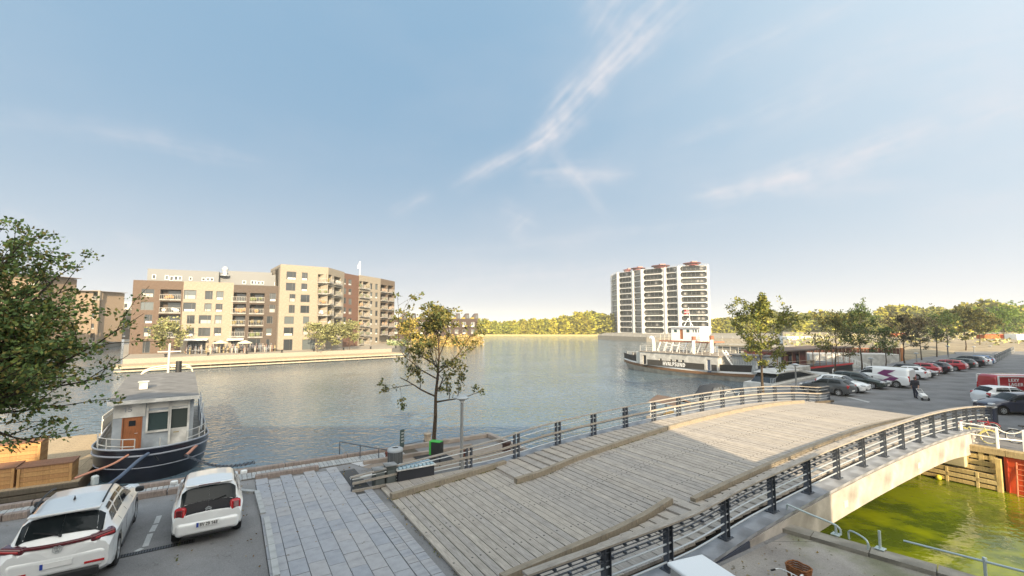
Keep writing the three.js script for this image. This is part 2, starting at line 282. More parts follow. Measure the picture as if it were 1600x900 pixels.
{ // boardwalk along the quay edge: a strip of pale slats between two timber beams
  const o = new THREE.Group(); o.name = 'quay_edge'; scene.add(o); o.userData.kind = 'structure'; o.position.copy(Q(0, 0)); o.rotation.y = PHI;
  const beamM = M([0.36, 0.30, 0.275], 0.85, { map: T.wood }), slat = [[0.52, 0.55, 0.58], [0.46, 0.49, 0.52], [0.56, 0.585, 0.61]].map(c => M(c, 0.7, { map: T.wood }));
  const r = rng(9);
  for (let u = -46; u < 3.4; u += 2.6) { const b = new MB(); b.rbox(u + 1.29, 0.09, -4.62, 2.57, 0.2, 0.26, 0.015); b.build('edge_beam', beamM, o); }
  for (const [a, b] of [[-46, -9.4], [-8.2, -4.7], [-3.0, -0.4]]) for (let u = a; u < b - 0.2; u += 2.4) { const k = new MB(); const L = Math.min(2.4, b - u); k.rbox(u + L / 2, 0.1, -3.5, L - 0.03, 0.2, 0.24, 0.015); k.build('edge_beam', beamM, o); }
  const far = new MB(); let nn = 0; const sg = metreUV(new THREE.BoxGeometry(0.15, 0.05, 0.78));
  for (let u = -30; u < 3.2; u += 0.172) {
    if (nn < 190 && u > -27) { const s = mesh('slat', sg, slat[Math.floor(r() * 3)], o); s.position.set(u, 0.035 + (r() - 0.5) * 0.008, -4.06); nn++; } else far.box(u, 0.035, -4.06, 0.15, 0.05, 0.78);
  }
  stuff(far.build('slat_strip', slat[0], o));
  const fx = new MB(); fx.box(-21, 0.012, -4.06, 50, 0.02, 0.8); fx.build('bearer', m.darkTimber, o);
  // raised stone kerb round the tree bed beyond the steps, and the corner by the canal
  const st = new MB(); st.rbox(3.9, 0.08, -3.2, 5.4, 0.18, 0.22, 0.015); st.rbox(8.35, 0.1, -2.2, 0.28, 0.22, 4.9, 0.015); st.rbox(5.9, 0.1, -4.56, 5.0, 0.2, 0.26, 0.015); st.build('edge_stone', M([0.40, 0.34, 0.30], 0.85, { map: T.grime }), o);
}
{ // sunk gravel bed round the tree by the bridge, white inlay slab
  const bed = struct('gravel_bed', slab(q2([[1.0, -3.0], [8.1, -3.0], [8.1, -0.7], [2.4, -0.7]]), 0.012, 0), M([0.36, 0.30, 0.25], 0.95, { map: T.speckle }));
  struct('inlay_slab', slab([G(540, 722), G(575, 712), G(602, 719), G(566, 730)].map(p => p), 0.02, 0), M([0.62, 0.62, 0.63], 0.8, { map: T.speckle }));
}
{ // canal coping on the near side, a worn timber-edged concrete strip
  const o = new THREE.Group(); o.name = 'canal_coping'; scene.add(o); o.userData.kind = 'structure';
  const pts = [Q(10.3, 8.4), Q(10.9, 10.9), Q(11.5, 13.5), Q(12.4, 18), Q(14, 26)], cm = M([0.33, 0.31, 0.27], 0.9, { map: T.grime, bump: T.bump, bs: 0.01 });
  for (let i = 0; i < 4; i++) { const n = Math.max(1, Math.round(pts[i].distanceTo(pts[i + 1]) / 1.6)); for (let k = 0; k < n; k++) { const b = new MB(), a = pts[i].clone().lerp(pts[i + 1], k / n + 0.004), c = pts[i].clone().lerp(pts[i + 1], (k + 1) / n - 0.004); const nrm = V(-0.46, 0, 0.1); a.add(V(-0.2, 0.05, 0)); c.add(V(-0.2, 0.05, 0)); b.beam(a, c, 0.5, 0.14); b.build('coping_stone', cm, o); } }
}

{ // worn, mossy concrete apron between the bridge and the near canal edge
  const moss = tex(512, (u, v, i, j) => { const n = smooth(0.02, 0.3, tile(u, v, 3, 31, 5)), s = (hash(i, j, 31) - 0.5) * 0.08, d = tile(u, v, 6, 32, 5) * 0.3, seam = (v * 4) % 1 < 0.006 ? 0.6 : 1; return [(lerp(0.66, 0.53, n) + s + d) * seam, (lerp(0.635, 0.535, n) + s + d) * seam, (lerp(0.61, 0.42, n) + s + d * 0.9) * seam]; }, { color: true, rep: 9 });
  struct('concrete_apron', slab(q2([[-1, 10.3], [10.7, 10.3], [11.2, 13.5], [13.6, 26], [-1, 26]]), 0.006, 0), M([0.72, 0.72, 0.72], 0.9, { map: moss, bump: T.bump, bs: 0.006 }));
}
// ---------------------------------------------------------------- the foot and road bridge
const yB = u => { if (u <= 5.5 || u >= 36) return 0; const k = u < 23 ? (u - 23) / 17.5 : (u - 23) / 13; return 0.77 * (1 - k * k) * smooth(5.5, 9, u) * (1 - smooth(33, 36, u) * 0.2); };
{
  const bridge = thing('bridge', 'low arched bridge with weathered plank deck and steel railings', 'bridge', P0, PHI);
  const L = (u, y, v) => V(u, y, v);                           // local: x along, z across towards the camera
  const r = rng(31), VR = 9.6;
  const cols = [[0.475, 0.445, 0.42], [0.50, 0.465, 0.43], [0.445, 0.42, 0.40], [0.525, 0.485, 0.44], [0.475, 0.44, 0.405]];
  const turn = T.wood.clone(); turn.center.set(0, 0); turn.needsUpdate = true;
  const pm = cols.map(c => M(c, 0.8, { map: T.wood, bump: T.wood, bs: 0.004 }));
  // kerb lines as they lie: straight timbers on the deck
  const kerbs = [[[1.0, 1.55], [6.4, 0.42]], [[5.6, 2.55], [15.5, 1.65]], [[15.55, 1.65], [31.5, 0.85]], [[1.7, 8.05], [8.6, 7.45]], [[9.1, 7.95], [24, 7.45]], [[24.05, 7.45], [33.5, 7.3]]];
  const kv = (list, u) => { for (const [a, b] of list) if (u >= a[0] && u <= b[0]) return lerp(a[1], b[1], (u - a[0]) / (b[0] - a[0])); return null; };
  const W = 0.262, geoA = [0, 1, 2, 3].map(k => { const g = new THREE.BoxGeometry(W - 0.03, 0.06, 9.0); g.translate(k * 1.7, 0, k * 3.3); const q = metreUV(g); return q.translate(-k * 1.7, 0, -k * 3.3); });
  const wide = new MB(); let n = 0;
  for (let u = 1.0; u < 34.6; u += W) {
    const uc = u + W / 2, y = yB(uc) + 0.045, p = mesh('deck_plank', geoA[n % 4], pm[Math.floor(r() * 5)], bridge);
    p.position.set(uc, y + (r() - 0.5) * 0.012, 4.75 + (r() - 0.5) * 0.02); p.rotation.z = Math.atan2(yB(uc + 0.1) - yB(uc - 0.1), 0.2) + (r() - 0.5) * 0.008; n++;
  }
  const bed = new MB(); for (let u = 0.9; u < 34.6; u += 0.7) bed.beam(L(u, yB(u) - 0.02, 4.75), L(u + 0.7, yB(u + 0.7) - 0.02, 4.75), 9.3, 0.03); bed.build('deck_bed', M([0.03, 0.026, 0.022], 0.95), bridge);
  // raised footway strips outside the kerbs: short planks at their own spacing
  for (const side of [0, 1]) {
    const f = mesh('footway', new MB().beam(L(side ? 1.7 : 1.0, 0.05, side ? 9.35 : 0.2), L(side ? 8 : 5, 0.05, side ? 9.35 : 0.2), 0.08, 0.05).geo(), m.darkTimber, bridge);
    for (let u = side ? 1.2 : 1.2; u < 31; u += 0.46) {
      const v = side ? [(kv(kerbs.slice(3), u) ?? 7.7) + 0.16, 9.42] : [0.18, (kv([kerbs[0], kerbs[1], kerbs[2]].filter((k, i) => i || u < 5.6), u) ?? 1.4) - 0.16];
      if (v[1] - v[0] < 0.2) continue;
      const b = new MB(); b.beam(L(u + 0.23, yB(u) + 0.115, v[0]), L(u + 0.23, yB(u + 0.4) + 0.115, v[1]), 0.44, 0.08);
      const q = mesh('plank', b.geo(), pm[(Math.floor(r() * 5))], f);
      q.rotation.set(0, 0, 0);
    }
  }
  const kmat = M([0.36, 0.315, 0.25], 0.85, { map: T.wood });
  for (const [a, b] of kerbs) {
    const k = new MB(), N = Math.max(2, Math.round((b[0] - a[0]) / 1.3));
    for (let i = 0; i < N; i++) { const s = i / N, e = (i + 1) / N, u0 = lerp(a[0], b[0], s), u1 = lerp(a[0], b[0], e); k.beam(L(u0, yB(u0) + 0.17, lerp(a[1], b[1], s)), L(u1 + 0.004, yB(u1) + 0.17, lerp(a[1], b[1], e)), 0.2, 0.2); }
    k.build('kerb_timber', kmat, bridge);
  }
  { const b = new MB(); b.beam(L(33.6, 0.33, 0.75), L(36.6, 0.16, 0.62), 0.18, 0.16); b.build('kerb_timber', m.darkTimber, bridge); }
  // bolt heads in rows over the bearers
  const bolts = new MB();
  for (const v of [2.55, 4.35, 4.62, 6.6]) for (let k = 0; k < n * 0.8; k++) { const u = 1.0 + (k + 0.5) * W; if (r() < 0.12) continue; bolts.cyl(u + (r() - 0.5) * 0.05, yB(u) + 0.074, v + (r() - 0.5) * 0.06, 0.03, 0.03, 0.010, 6); }
  stuff(bolts.build('bolt_head', M([0.10, 0.095, 0.09], 0.7), bridge));
  // girders: a deep fascia beam on each side, flat top flange
  for (const v of [VR + 0.1, -0.1]) {
    const g = new MB(), out = v > 1 ? 1 : -1;
    const ys = [], N = 30, u0 = 8.6, u1 = 29.6; const pts = [];
    for (let i = 0; i <= N; i++) { const u = lerp(u0, u1, i / N); pts.push([u, yB(u) - 0.06]); }
    for (let i = N; i >= 0; i--) { const u = lerp(u0, u1, i / N); pts.push([u, yB(u) - 1.0 - 0.25 * (1 - smooth(8.6, 13, u)) - 0.12 * smooth(25, 29, u)]); }
    const pl = plate(pts, [], 0.4); pl.translate(0, 0, v + (out > 0 ? 0.45 : 0)); g.add(pl); g.build('girder', m.girder, bridge);
    const fl = new MB(); for (let i = 0; i < 34; i++) { const a = lerp(out > 0 ? 1.0 : 5, 35, i / 34), b = lerp(out > 0 ? 1.0 : 5, 35, (i + 1) / 34); fl.beam(L(a, yB(a) - 0.01 + (out > 0 ? 0.02 : 0.05), v + out * 0.12), L(b + 0.003, yB(b) - 0.01 + (out > 0 ? 0.02 : 0.05), v + out * 0.12), 0.62, 0.09); }
    fl.build('edge_flange', M([0.30, 0.315, 0.35], 0.55, { map: T.grime }), bridge);
    if (out > 0) { const sk = new MB(); for (let i = 0; i < 12; i++) { const a = lerp(0.6, 8.58, i / 12), b = lerp(0.6, 8.58, (i + 1) / 12), q = u => V(u, yB(u) - 0.02 - lerp(0.12, 0.3, smooth(1, 8, u)), v + 0.44); sk.beam(q(a), q(b).add(V(0.003, 0, 0)), 0.05, lerp(0.22, 0.55, smooth(1, 8, a))); } sk.build('edge_plate', M([0.05, 0.058, 0.085], 0.5, { metal: 0.2 }), bridge); }
  }
  for (const u of [14.5, 21.5]) { const pl2 = new MB(); pl2.box(u, yB(u) - 0.62, VR + 0.56, 0.3, 0.22, 0.02); pl2.build('girder_plate', M([0.5, 0.46, 0.42], 0.7), bridge); }
  for (const v of [9.6, 0.1]) { const ab = new MB(); ab.rbox(29.3, -0.75, v, 1.0, 1.6, 1.3, 0.04); ab.build('abutment', m.concrete, bridge); }

  // railings
  const posts = { 0: [0, 1.6, 4.85, 7.28, 9.68, 12.0, 14.3, 16.56, 18.75, 20.95, 23.1, 25.3, 27.4, 29.4, 31.9, 34.0, 35.6, 37.4], 1: [1.3, 3.5, 5.65, 8.1, 10.55, 12.8, 14.95, 17.1, 19.15, 21.1, 23.05, 24.9, 26.65, 28.3, 30.0, 31.6, 33.2, 34.6, 35.8] };
  for (const side of [0, 1]) {
    const v = side ? VR + 0.14 : -0.02, us = posts[side], end = us[us.length - 1];
    const top = u => side ? 1.16 : u < 7.3 ? lerp(0.55, 1.16, u / 7.3) : 1.16;
    const rail = mesh('railing', new MB().beam(L(us[0], yB(us[0]) + top(us[0]) - 0.06, v), L(us[0] + 0.3, yB(us[0] + 0.3) + top(us[0] + 0.3) - 0.06, v), 0.05, 0.04).geo(), m.steel, bridge);
    us.forEach((u, i) => {
      const b = new MB(), y = yB(u) + (side ? 0.05 : 0.06), h = top(u);
      if (i === 0 || (!side && i === 1)) b.rbox(u, y + h / 2 - 0.03, v, 0.06, h, 0.05, 0.006);
      else if (side) { // flanged post: a web between two plates, foot plate with gussets
        b.box(u - 0.085, y + h / 2 - 0.03, v, 0.016, h - 0.05, 0.17); b.box(u + 0.085, y + h / 2 - 0.03, v, 0.016, h - 0.05, 0.17); b.box(u, y + h / 2 - 0.03, v, 0.154, h - 0.06, 0.014);
        b.rbox(u, y + 0.012, v, 0.36, 0.03, 0.3, 0.006); for (const s of [-1, 1]) for (const q of [0.25, 0.5, 0.75]) b.box(u + s * 0.04, y + h * q, v - 0.04, 0.07, 0.012, 0.07);
        for (const s of [-1, 1]) for (const t of [-1, 1]) b.cyl(u + s * 0.14, y + 0.027, v + t * 0.11, 0.017, 0.017, 0.02, 6);
      } else { b.box(u - 0.11, y + h / 2 - 0.03, v, 0.07, h - 0.05, 0.14); b.box(u + 0.11, y + h / 2 - 0.03, v, 0.07, h - 0.05, 0.14); b.rbox(u, y + 0.012, v, 0.42, 0.03, 0.26, 0.006); }
      b.build('post', m.steel, rail);
    });
    // long members follow the camber in short lengths
    const run = (name, f, w, hh, mat, from = us[0] - 0.05, to = end + 0.1, dv = 0) => { const b = new MB(); const N = Math.ceil((to - from) / 1.1); for (let i = 0; i < N; i++) { const a = lerp(from, to, i / N), c = lerp(from, to, (i + 1) / N); b.beam(L(a, yB(a) + f(a), v + dv), L(c + 0.003, yB(c) + f(c), v + dv), w, hh); } b.build(name, mat, rail); };
    const tube = (name, f, rad, mat, from = us[0], to = end, dv = 0) => { const pts = []; for (let u = from; u <= to + 0.01; u += (to - from) / 26) pts.push(L(u, yB(u) + f(u), v + dv)); const b = new MB(); b.tube(pts, rad, 6, 52); b.build(name, mat, rail); };
    run('handrail', u => top(u) + 0.02, side ? 0.20 : 0.13, 0.045, m.rail);
    const thin = m.galv;
    if (side) {
      for (const k of [0.17, 0.36, 0.55]) tube('rail_bar', u => 0.06 + top(u) * k, 0.025, M([0.50, 0.54, 0.58], 0.4, { metal: 0.4 }), us[0], end, 0.02);
      for (const k of [0.70, 0.86]) { // paired rails with clips
        tube('rail_bar', u => 0.06 + top(u) * k, 0.02, m.steel, us[0], end, -0.05); tube('rail_bar', u => 0.02 + top(u) * k, 0.013, m.steel, us[0], end, 0.03);
        const c = new MB(); for (let u = us[0] + 0.3; u < end; u += 0.42) c.rbox(u, yB(u) + 0.045 + top(u) * k, v - 0.01, 0.05, 0.06, 0.11, 0.008); c.build('rail_clip', m.steel, rail);
      }
    } else {
      for (const k of [0.2, 0.38, 0.78]) tube('rail_bar', u => 0.06 + top(u) * k, 0.022, thin, k < 0.5 ? 1.6 : us[0], end, 0.04);
      run('rail_board', u => 0.04 + top(u) * 0.57, 0.05, 0.085, m.rail, us[0], end, 0.08);
      tube('rail_bar', u => 0.06 + top(u) * 0.48, 0.016, m.steel, us[0], end, 0.03);
      run('toe_board', u => 0.08, 0.06, 0.10, m.rail, us[0], 6.3, 0.1);
    }
  }
}
// ---------------------------------------------------------------- facades seen across the water
const frameM = M([0.10, 0.095, 0.09], 0.6), paleFrame = M([0.42, 0.40, 0.37], 0.6), blind = M([0.62, 0.60, 0.56], 0.8), curtain = M([0.36, 0.34, 0.31], 0.85), warmRoom = M([0.16, 0.11, 0.07], 0.7);
const paneA = P([0.035, 0.04, 0.045], 0.06), paneB = P([0.055, 0.06, 0.065], 0.08), paneC = P([0.10, 0.115, 0.12], 0.10);
const leafG = M([0.10, 0.12, 0.03], 0.9), plantMats = [leafG, M([0.17, 0.13, 0.04], 0.9), M([0.62, 0.6, 0.56], 0.8), M([0.34, 0.18, 0.07], 0.8), M([0.07, 0.10, 0.04], 0.9)];
const bRnd = rng(77);
class Facade {                                                // an upright plane from A to B (left to right as seen)
  constructor(o, A, B) {
    this.o = o; this.A = A.clone(); this.ang = Math.atan2(-(B.z - A.z), B.x - A.x); this.L = Math.hypot(B.x - A.x, B.z - A.z);
    this.ux = V(Math.cos(this.ang), 0, -Math.sin(this.ang)); this.n = V(Math.sin(this.ang), 0, Math.cos(this.ang)); this.holes = [];
  }
  px(px, py) { const d = dirOf(px, py), o = V(0, EYE, 0), t = this.A.clone().sub(o).dot(this.n) / d.dot(this.n), p = o.addScaledVector(d, t); return [p.clone().sub(this.A).dot(this.ux), p.y - this.A.y]; }
  put(msh, x, y, z = 0) { msh.position.copy(this.A).addScaledVector(this.ux, x).addScaledVector(this.n, z).sub(this.o.position); msh.position.y += y; msh.rotation.y = this.ang; return msh; }
  rect(r, min = 0.3) { const [a, b] = [this.px(r[0], r[1]), this.px(r[2], r[3])]; const x0 = Math.min(a[0], b[0]), x1 = Math.max(a[0], b[0]), y = [this.px((r[0] + r[2]) / 2, r[1])[1], this.px((r[0] + r[2]) / 2, r[3])[1]]; return [x0, Math.min(...y), Math.max(x1, x0 + min), Math.max(...y)]; }
  window([x0, y0, x1, y1], o = {}) {
    this.holes.push([[x0, y0], [x1, y0], [x1, y1], [x0, y1]]);
    const w = x1 - x0, h = y1 - y0, b = new MB(), t = 0.07; b.box(0, h / 2 - t / 2, 0, w, t, 0.08); b.box(0, -h / 2 + t / 2, 0.01, w, t, 0.12); for (const s of [-1, 1]) b.box(s * (w / 2 - t / 2), 0, 0, t, h - 2 * t, 0.08);
    const nm = o.mull ?? (w > 1.8 ? 1 : w > 1.0 ? 1 : 0), off = o.off ?? (bRnd() < 0.5 ? -0.2 : 0.17); for (let i = 0; i < nm; i++) b.box(off * w, 0, 0, 0.06, h - 2 * t, 0.07);
    const f = this.put(b.build('window', o.frame || frameM, this.o), (x0 + x1) / 2, (y0 + y1) / 2, -0.13);
    const gm = o.pane || [paneA, paneA, paneB, paneC][Math.floor(bRnd() * 4)];
    const p = new MB(); p.box(0, 0, -0.03, w - 0.02, h - 0.02, 0.02); p.build('pane', gm, f);
    const k = bRnd(); if (o.blind !== false && h > 1 && k < 0.75) { const q = new MB(), hh = h * (k < 0.5 ? 0.22 : 0.4); q.box((bRnd() - 0.5) * w * 0.1, -h / 2 + hh / 2 + t, -0.012, w * 0.8, hh, 0.012); q.build('sill_panel', k < 0.4 ? blind : curtain, f); }
    return f;
  }
  loggia([x0, y0, x1, y1], o = {}) {                            // a recessed balcony behind an opening
    this.holes.push([[x0, y0], [x1, y0], [x1, y1], [x0, y1]]);
    const w = x1 - x0, h = y1 - y0, dep = o.depth || 1.6, pr = o.proud ?? 0.25, mat = o.mat || this.mat, b = new MB();
    b.box(0, h / 2, -dep - 0.1, w + 0.3, h + 0.3, 0.2); for (const s of [-1, 1]) b.box(s * (w / 2 + 0.075), h / 2, -dep / 2 - 0.15, 0.15, h, dep - 0.25); b.box(0, h + 0.08, -dep / 2 - 0.18, w, 0.16, dep - 0.3);
    const f = this.put(b.build('balcony', mat, this.o), (x0 + x1) / 2, y0, 0);
    const fl = new MB(); fl.box(0, -0.10, -dep / 2 + pr / 2, w + (pr > 0.1 ? 0.16 : 0), 0.2, dep + pr); fl.build('slab', o.slab || m.concrete, f);
    const d = new MB(), dw = Math.min(w * 0.6, 2.4), dh = Math.min(h - 0.25, 2.15); d.box((o.dx ?? 0.1) * w, dh / 2, -dep + 0.02, dw, dh, 0.05); d.build('door', paneA, f);
    const r = new MB(), rz = pr - 0.06; r.box(0, 1.0, rz, w + 0.06, 0.05, 0.05); r.box(0, 0.08, rz, w, 0.04, 0.04); const nb = Math.max(4, Math.round(w / 0.3)); for (let i = 0; i <= nb; i++) r.box(-w / 2 + i * w / nb, 0.52, rz, 0.035, 0.92, 0.035);
    r.build('railing', o.rail || paleFrame, f);
    if (o.panel) { const q = new MB(); q.box(0, 0.5, rz - 0.04, w - 0.05, 0.8, 0.02); q.build('rail_panel', o.panel, f); }
    if (bRnd() < 0.7) { const q = new MB(), n = 2 + Math.floor(bRnd() * 4); for (let i = 0; i < n; i++) q.add(new THREE.IcosahedronGeometry(0.24 + bRnd() * 0.16, 0), new THREE.Matrix4().makeScale(1.3, 0.9 + bRnd() * 0.7, 0.8).setPosition((bRnd() - 0.5) * w * 0.8, 0.35 + bRnd() * 0.5, rz - 0.35)); q.build('plant', plantMats[Math.floor(bRnd() * plantMats.length)], f); }
    return f;
  }
  wall(x0, x1, y0, y1, mat, z = 0, name = 'wall') { // plate with the openings that fall inside it
    const hs = this.holes.map(h => h.map(([x, y]) => [Math.min(x1 - 0.02, Math.max(x0 + 0.02, x)), Math.min(y1 - 0.02, Math.max(y0 + 0.02, y))])).filter(h => h[1][0] - h[0][0] > 0.1 && h[2][1] - h[1][1] > 0.1);
    const g = plate([[x0, y0], [x1, y0], [x1, y1], [x0, y1]], hs, 0.32); return this.put(mesh(name, g, mat, this.o), 0, 0, z);
  }
}
const z4 = (a, b, c, d) => [190 + a / 5.292, 390 + b / 5.292, 190 + c / 5.292, 390 + d / 5.292], z5 = (a, b, c, d) => [400 + a / 5.292, 390 + b / 5.292, 400 + c / 5.292, 390 + d / 5.292];
const at = (px, depth) => D(px, HORIZON, depth).setY(0);
const brickBrown = M([0.125, 0.088, 0.068], 0.9, { map: T.brick }), brickDark = M([0.095, 0.075, 0.064], 0.9, { map: T.brick }), brickCream = M([0.31, 0.275, 0.225], 0.9, { map: T.brick }), brickRed = M([0.16, 0.085, 0.06], 0.9, { map: T.brick }), zinc = M([0.175, 0.18, 0.185], 0.75), roofM = M([0.2, 0.195, 0.19], 0.9, { map: T.grime });
function prism(pts, y, h) { return slab(pts, y, h); }
{ // five storeys: brown, cream and dark brick in one row
  const A = at(204, 92), B = at(437.5, 104), o = thing('apartment_building', 'five storey apartment block in brown, cream and dark brick with cafe at its foot', 'apartment building', A);
  const f = new Facade(o, A, B); f.mat = brickBrown;
  [[165, 325, 268, 393], [157, 432, 262, 500], [190, 537, 250, 610], [183, 643, 240, 720]].forEach(r => f.window(f.rect(z4(...r))));
  f.window(f.rect(z4(175, 755, 232, 855)), { frame: frameM, blind: false });
  [[322, 330, 490, 412], [318, 428, 486, 520], [306, 535, 482, 624], [303, 640, 476, 724]].forEach(r => f.loggia(f.rect(z4(...r)), { mat: brickDark }));
  const x0 = 0, x1 = f.px(284, 500)[0], x2 = f.px(363, 500)[0], x3 = f.L; const h0 = f.px(245, 438.5)[1], h1 = f.px(320, 440.5)[1], h2 = f.px(400, 446)[1];
  const hb = f.holes; f.wall(x0, x1, 0, h0, brickBrown); f.holes = []; f.mat = brickCream;
  [[517, 335, 617, 410], [692, 342, 752, 412], [785, 345, 842, 415], [510, 438, 612, 512], [686, 445, 743, 512], [778, 448, 833, 515], [542, 543, 603, 613], [640, 543, 740, 613], [772, 543, 828, 613], [537, 645, 598, 715], [635, 647, 732, 717], [765, 645, 822, 712]].forEach(r => f.window(f.rect(z4(...r))));
  [[545, 755, 693, 838], [765, 755, 850, 838]].forEach(r => f.window(f.rect(z4(...r)), { mull: 2, blind: false, pane: paneA }));
  f.wall(x1, x2, 0, h1, brickCream, 0.08); f.holes = []; f.mat = brickDark;
  for (const [ya, yb, yc, yd] of [[355, 427, 360, 432], [448, 525, 453, 528], [545, 622, 550, 626], [640, 718, 645, 722]]) { const k = (ya - 355) * 0.055; f.loggia(f.rect(z4(912 - k, ya, 1030 - k, yb)), { mat: brickDark }); f.loggia(f.rect(z4(1065 - k, yc, 1180 - k, yd)), { mat: brickDark }); }
  [[1225, 360, 1275, 428], [1222, 455, 1270, 520], [1200, 550, 1248, 612], [1195, 650, 1240, 710]].forEach(r => f.window(f.rect(z4(...r))));
  [[892, 752, 1003, 836], [1043, 738, 1145, 836], [1195, 740, 1222, 836]].forEach(r => f.window(f.rect(z4(...r)), { blind: false, pane: paneA }));
  f.wall(x2, x3, 0, h2, brickDark, 0.02);
  // awnings, body, penthouses, the steel vent
  for (const r of [[525, 735, 715, 752], [875, 735, 1010, 748]]) { const [a, b, c, d] = f.rect(z4(...r)), w = new MB(); w.box(0, 0, 0.7, c - a, 0.12, 1.5, 0, 0.16); f.put(w.build('awning', m.white, o), (a + c) / 2, (b + d) / 2, 0); }
  const back = f.n.clone().multiplyScalar(-14), inset = f.n.clone().multiplyScalar(-1.85);
  const fp = (xa, xb, k0, k1) => [[xa, k0], [xb, k0], [xb, k1], [xa, k1]].map(([x, k]) => A.clone().addScaledVector(f.ux, x).addScaledVector(f.n, -k).sub(A));
  const body = new MB(); body.poly(fp(0.02, x3 - 0.02, 1.95, 14), Math.min(h0, h2) - 0.7, 0); body.g = []; body.add(slab(fp(0.05, x3 - 0.05, 1.95, 14), h2 - 0.6, h2 - 0.6)); body.build('body', brickBrown, o);
  const sd = new MB(); sd.add(slab(fp(0, 0.3, 0.33, 14), h0, h0)); sd.build('side_wall', brickBrown, o);
  const rf = new MB(); rf.add(slab(fp(0.31, x3, 0.33, 14), h2 - 0.45, 0.12)); const roof = rf.build('roof', roofM, o);
  const ph = (pa, pb, top, dep, wins, nm) => { // a set-back storey whose face stands dep metres behind
    const A2 = A.clone().addScaledVector(f.n, -dep), g = new Facade(o, A2, A2.clone().addScaledVector(f.ux, 10)); const a = g.px(pa, 450)[0], b = g.px(pb, 450)[0], h = g.px((pa + pb) / 2, top)[1];
    const w = new MB(); w.add(slab(fp(a, b, dep, dep + 8), h, h - h2 + 0.6)); w.build('penthouse', zinc, o); wins.forEach(r => { const q = g.rect(r); const wf = g.window(q, { frame: m.white }); g.put(wf, (q[0] + q[2]) / 2, (q[1] + q[3]) / 2, 0.05); });
  };
  ph(229, 341, 422, 3.2, [z4(255, 207, 283, 243), z4(360, 213, 388, 250), z4(400, 220, 428, 256), z4(437, 218, 465, 254), z4(470, 220, 498, 254), z4(560, 227, 583, 254), z4(664, 234, 692, 258), z4(702, 232, 728, 260), z4(735, 233, 760, 260)]);
  ph(342, 442, 428, 4.4, [z4(1000, 257, 1028, 284), z4(1070, 257, 1092, 286), z4(1096, 258, 1118, 287), z4(1125, 262, 1145, 288), z4(1152, 262, 1176, 288), z4(1265, 270, 1292, 297)]);
  ph(355, 424, 424.5, 7.5, []);
  { const A2 = A.clone().addScaledVector(f.n, -4), g = new Facade(o, A2, A2.clone().addScaledVector(f.ux, 10)), [x, y] = g.px(351.5, 427); const v = new MB(); v.lathe([[0, 0], [1.0, 0], [1.0, 0.3], [0.45, 0.4], [0.55, 1.2], [0.7, 1.5], [0.7, 1.8], [0.5, 1.95], [0.5, 2.15], [0.25, 2.25], [0, 2.25]], 0, 0, 0, 12); g.put(v.build('roof_vent', m.galv, o), x, y - 0.7, 0); }
}
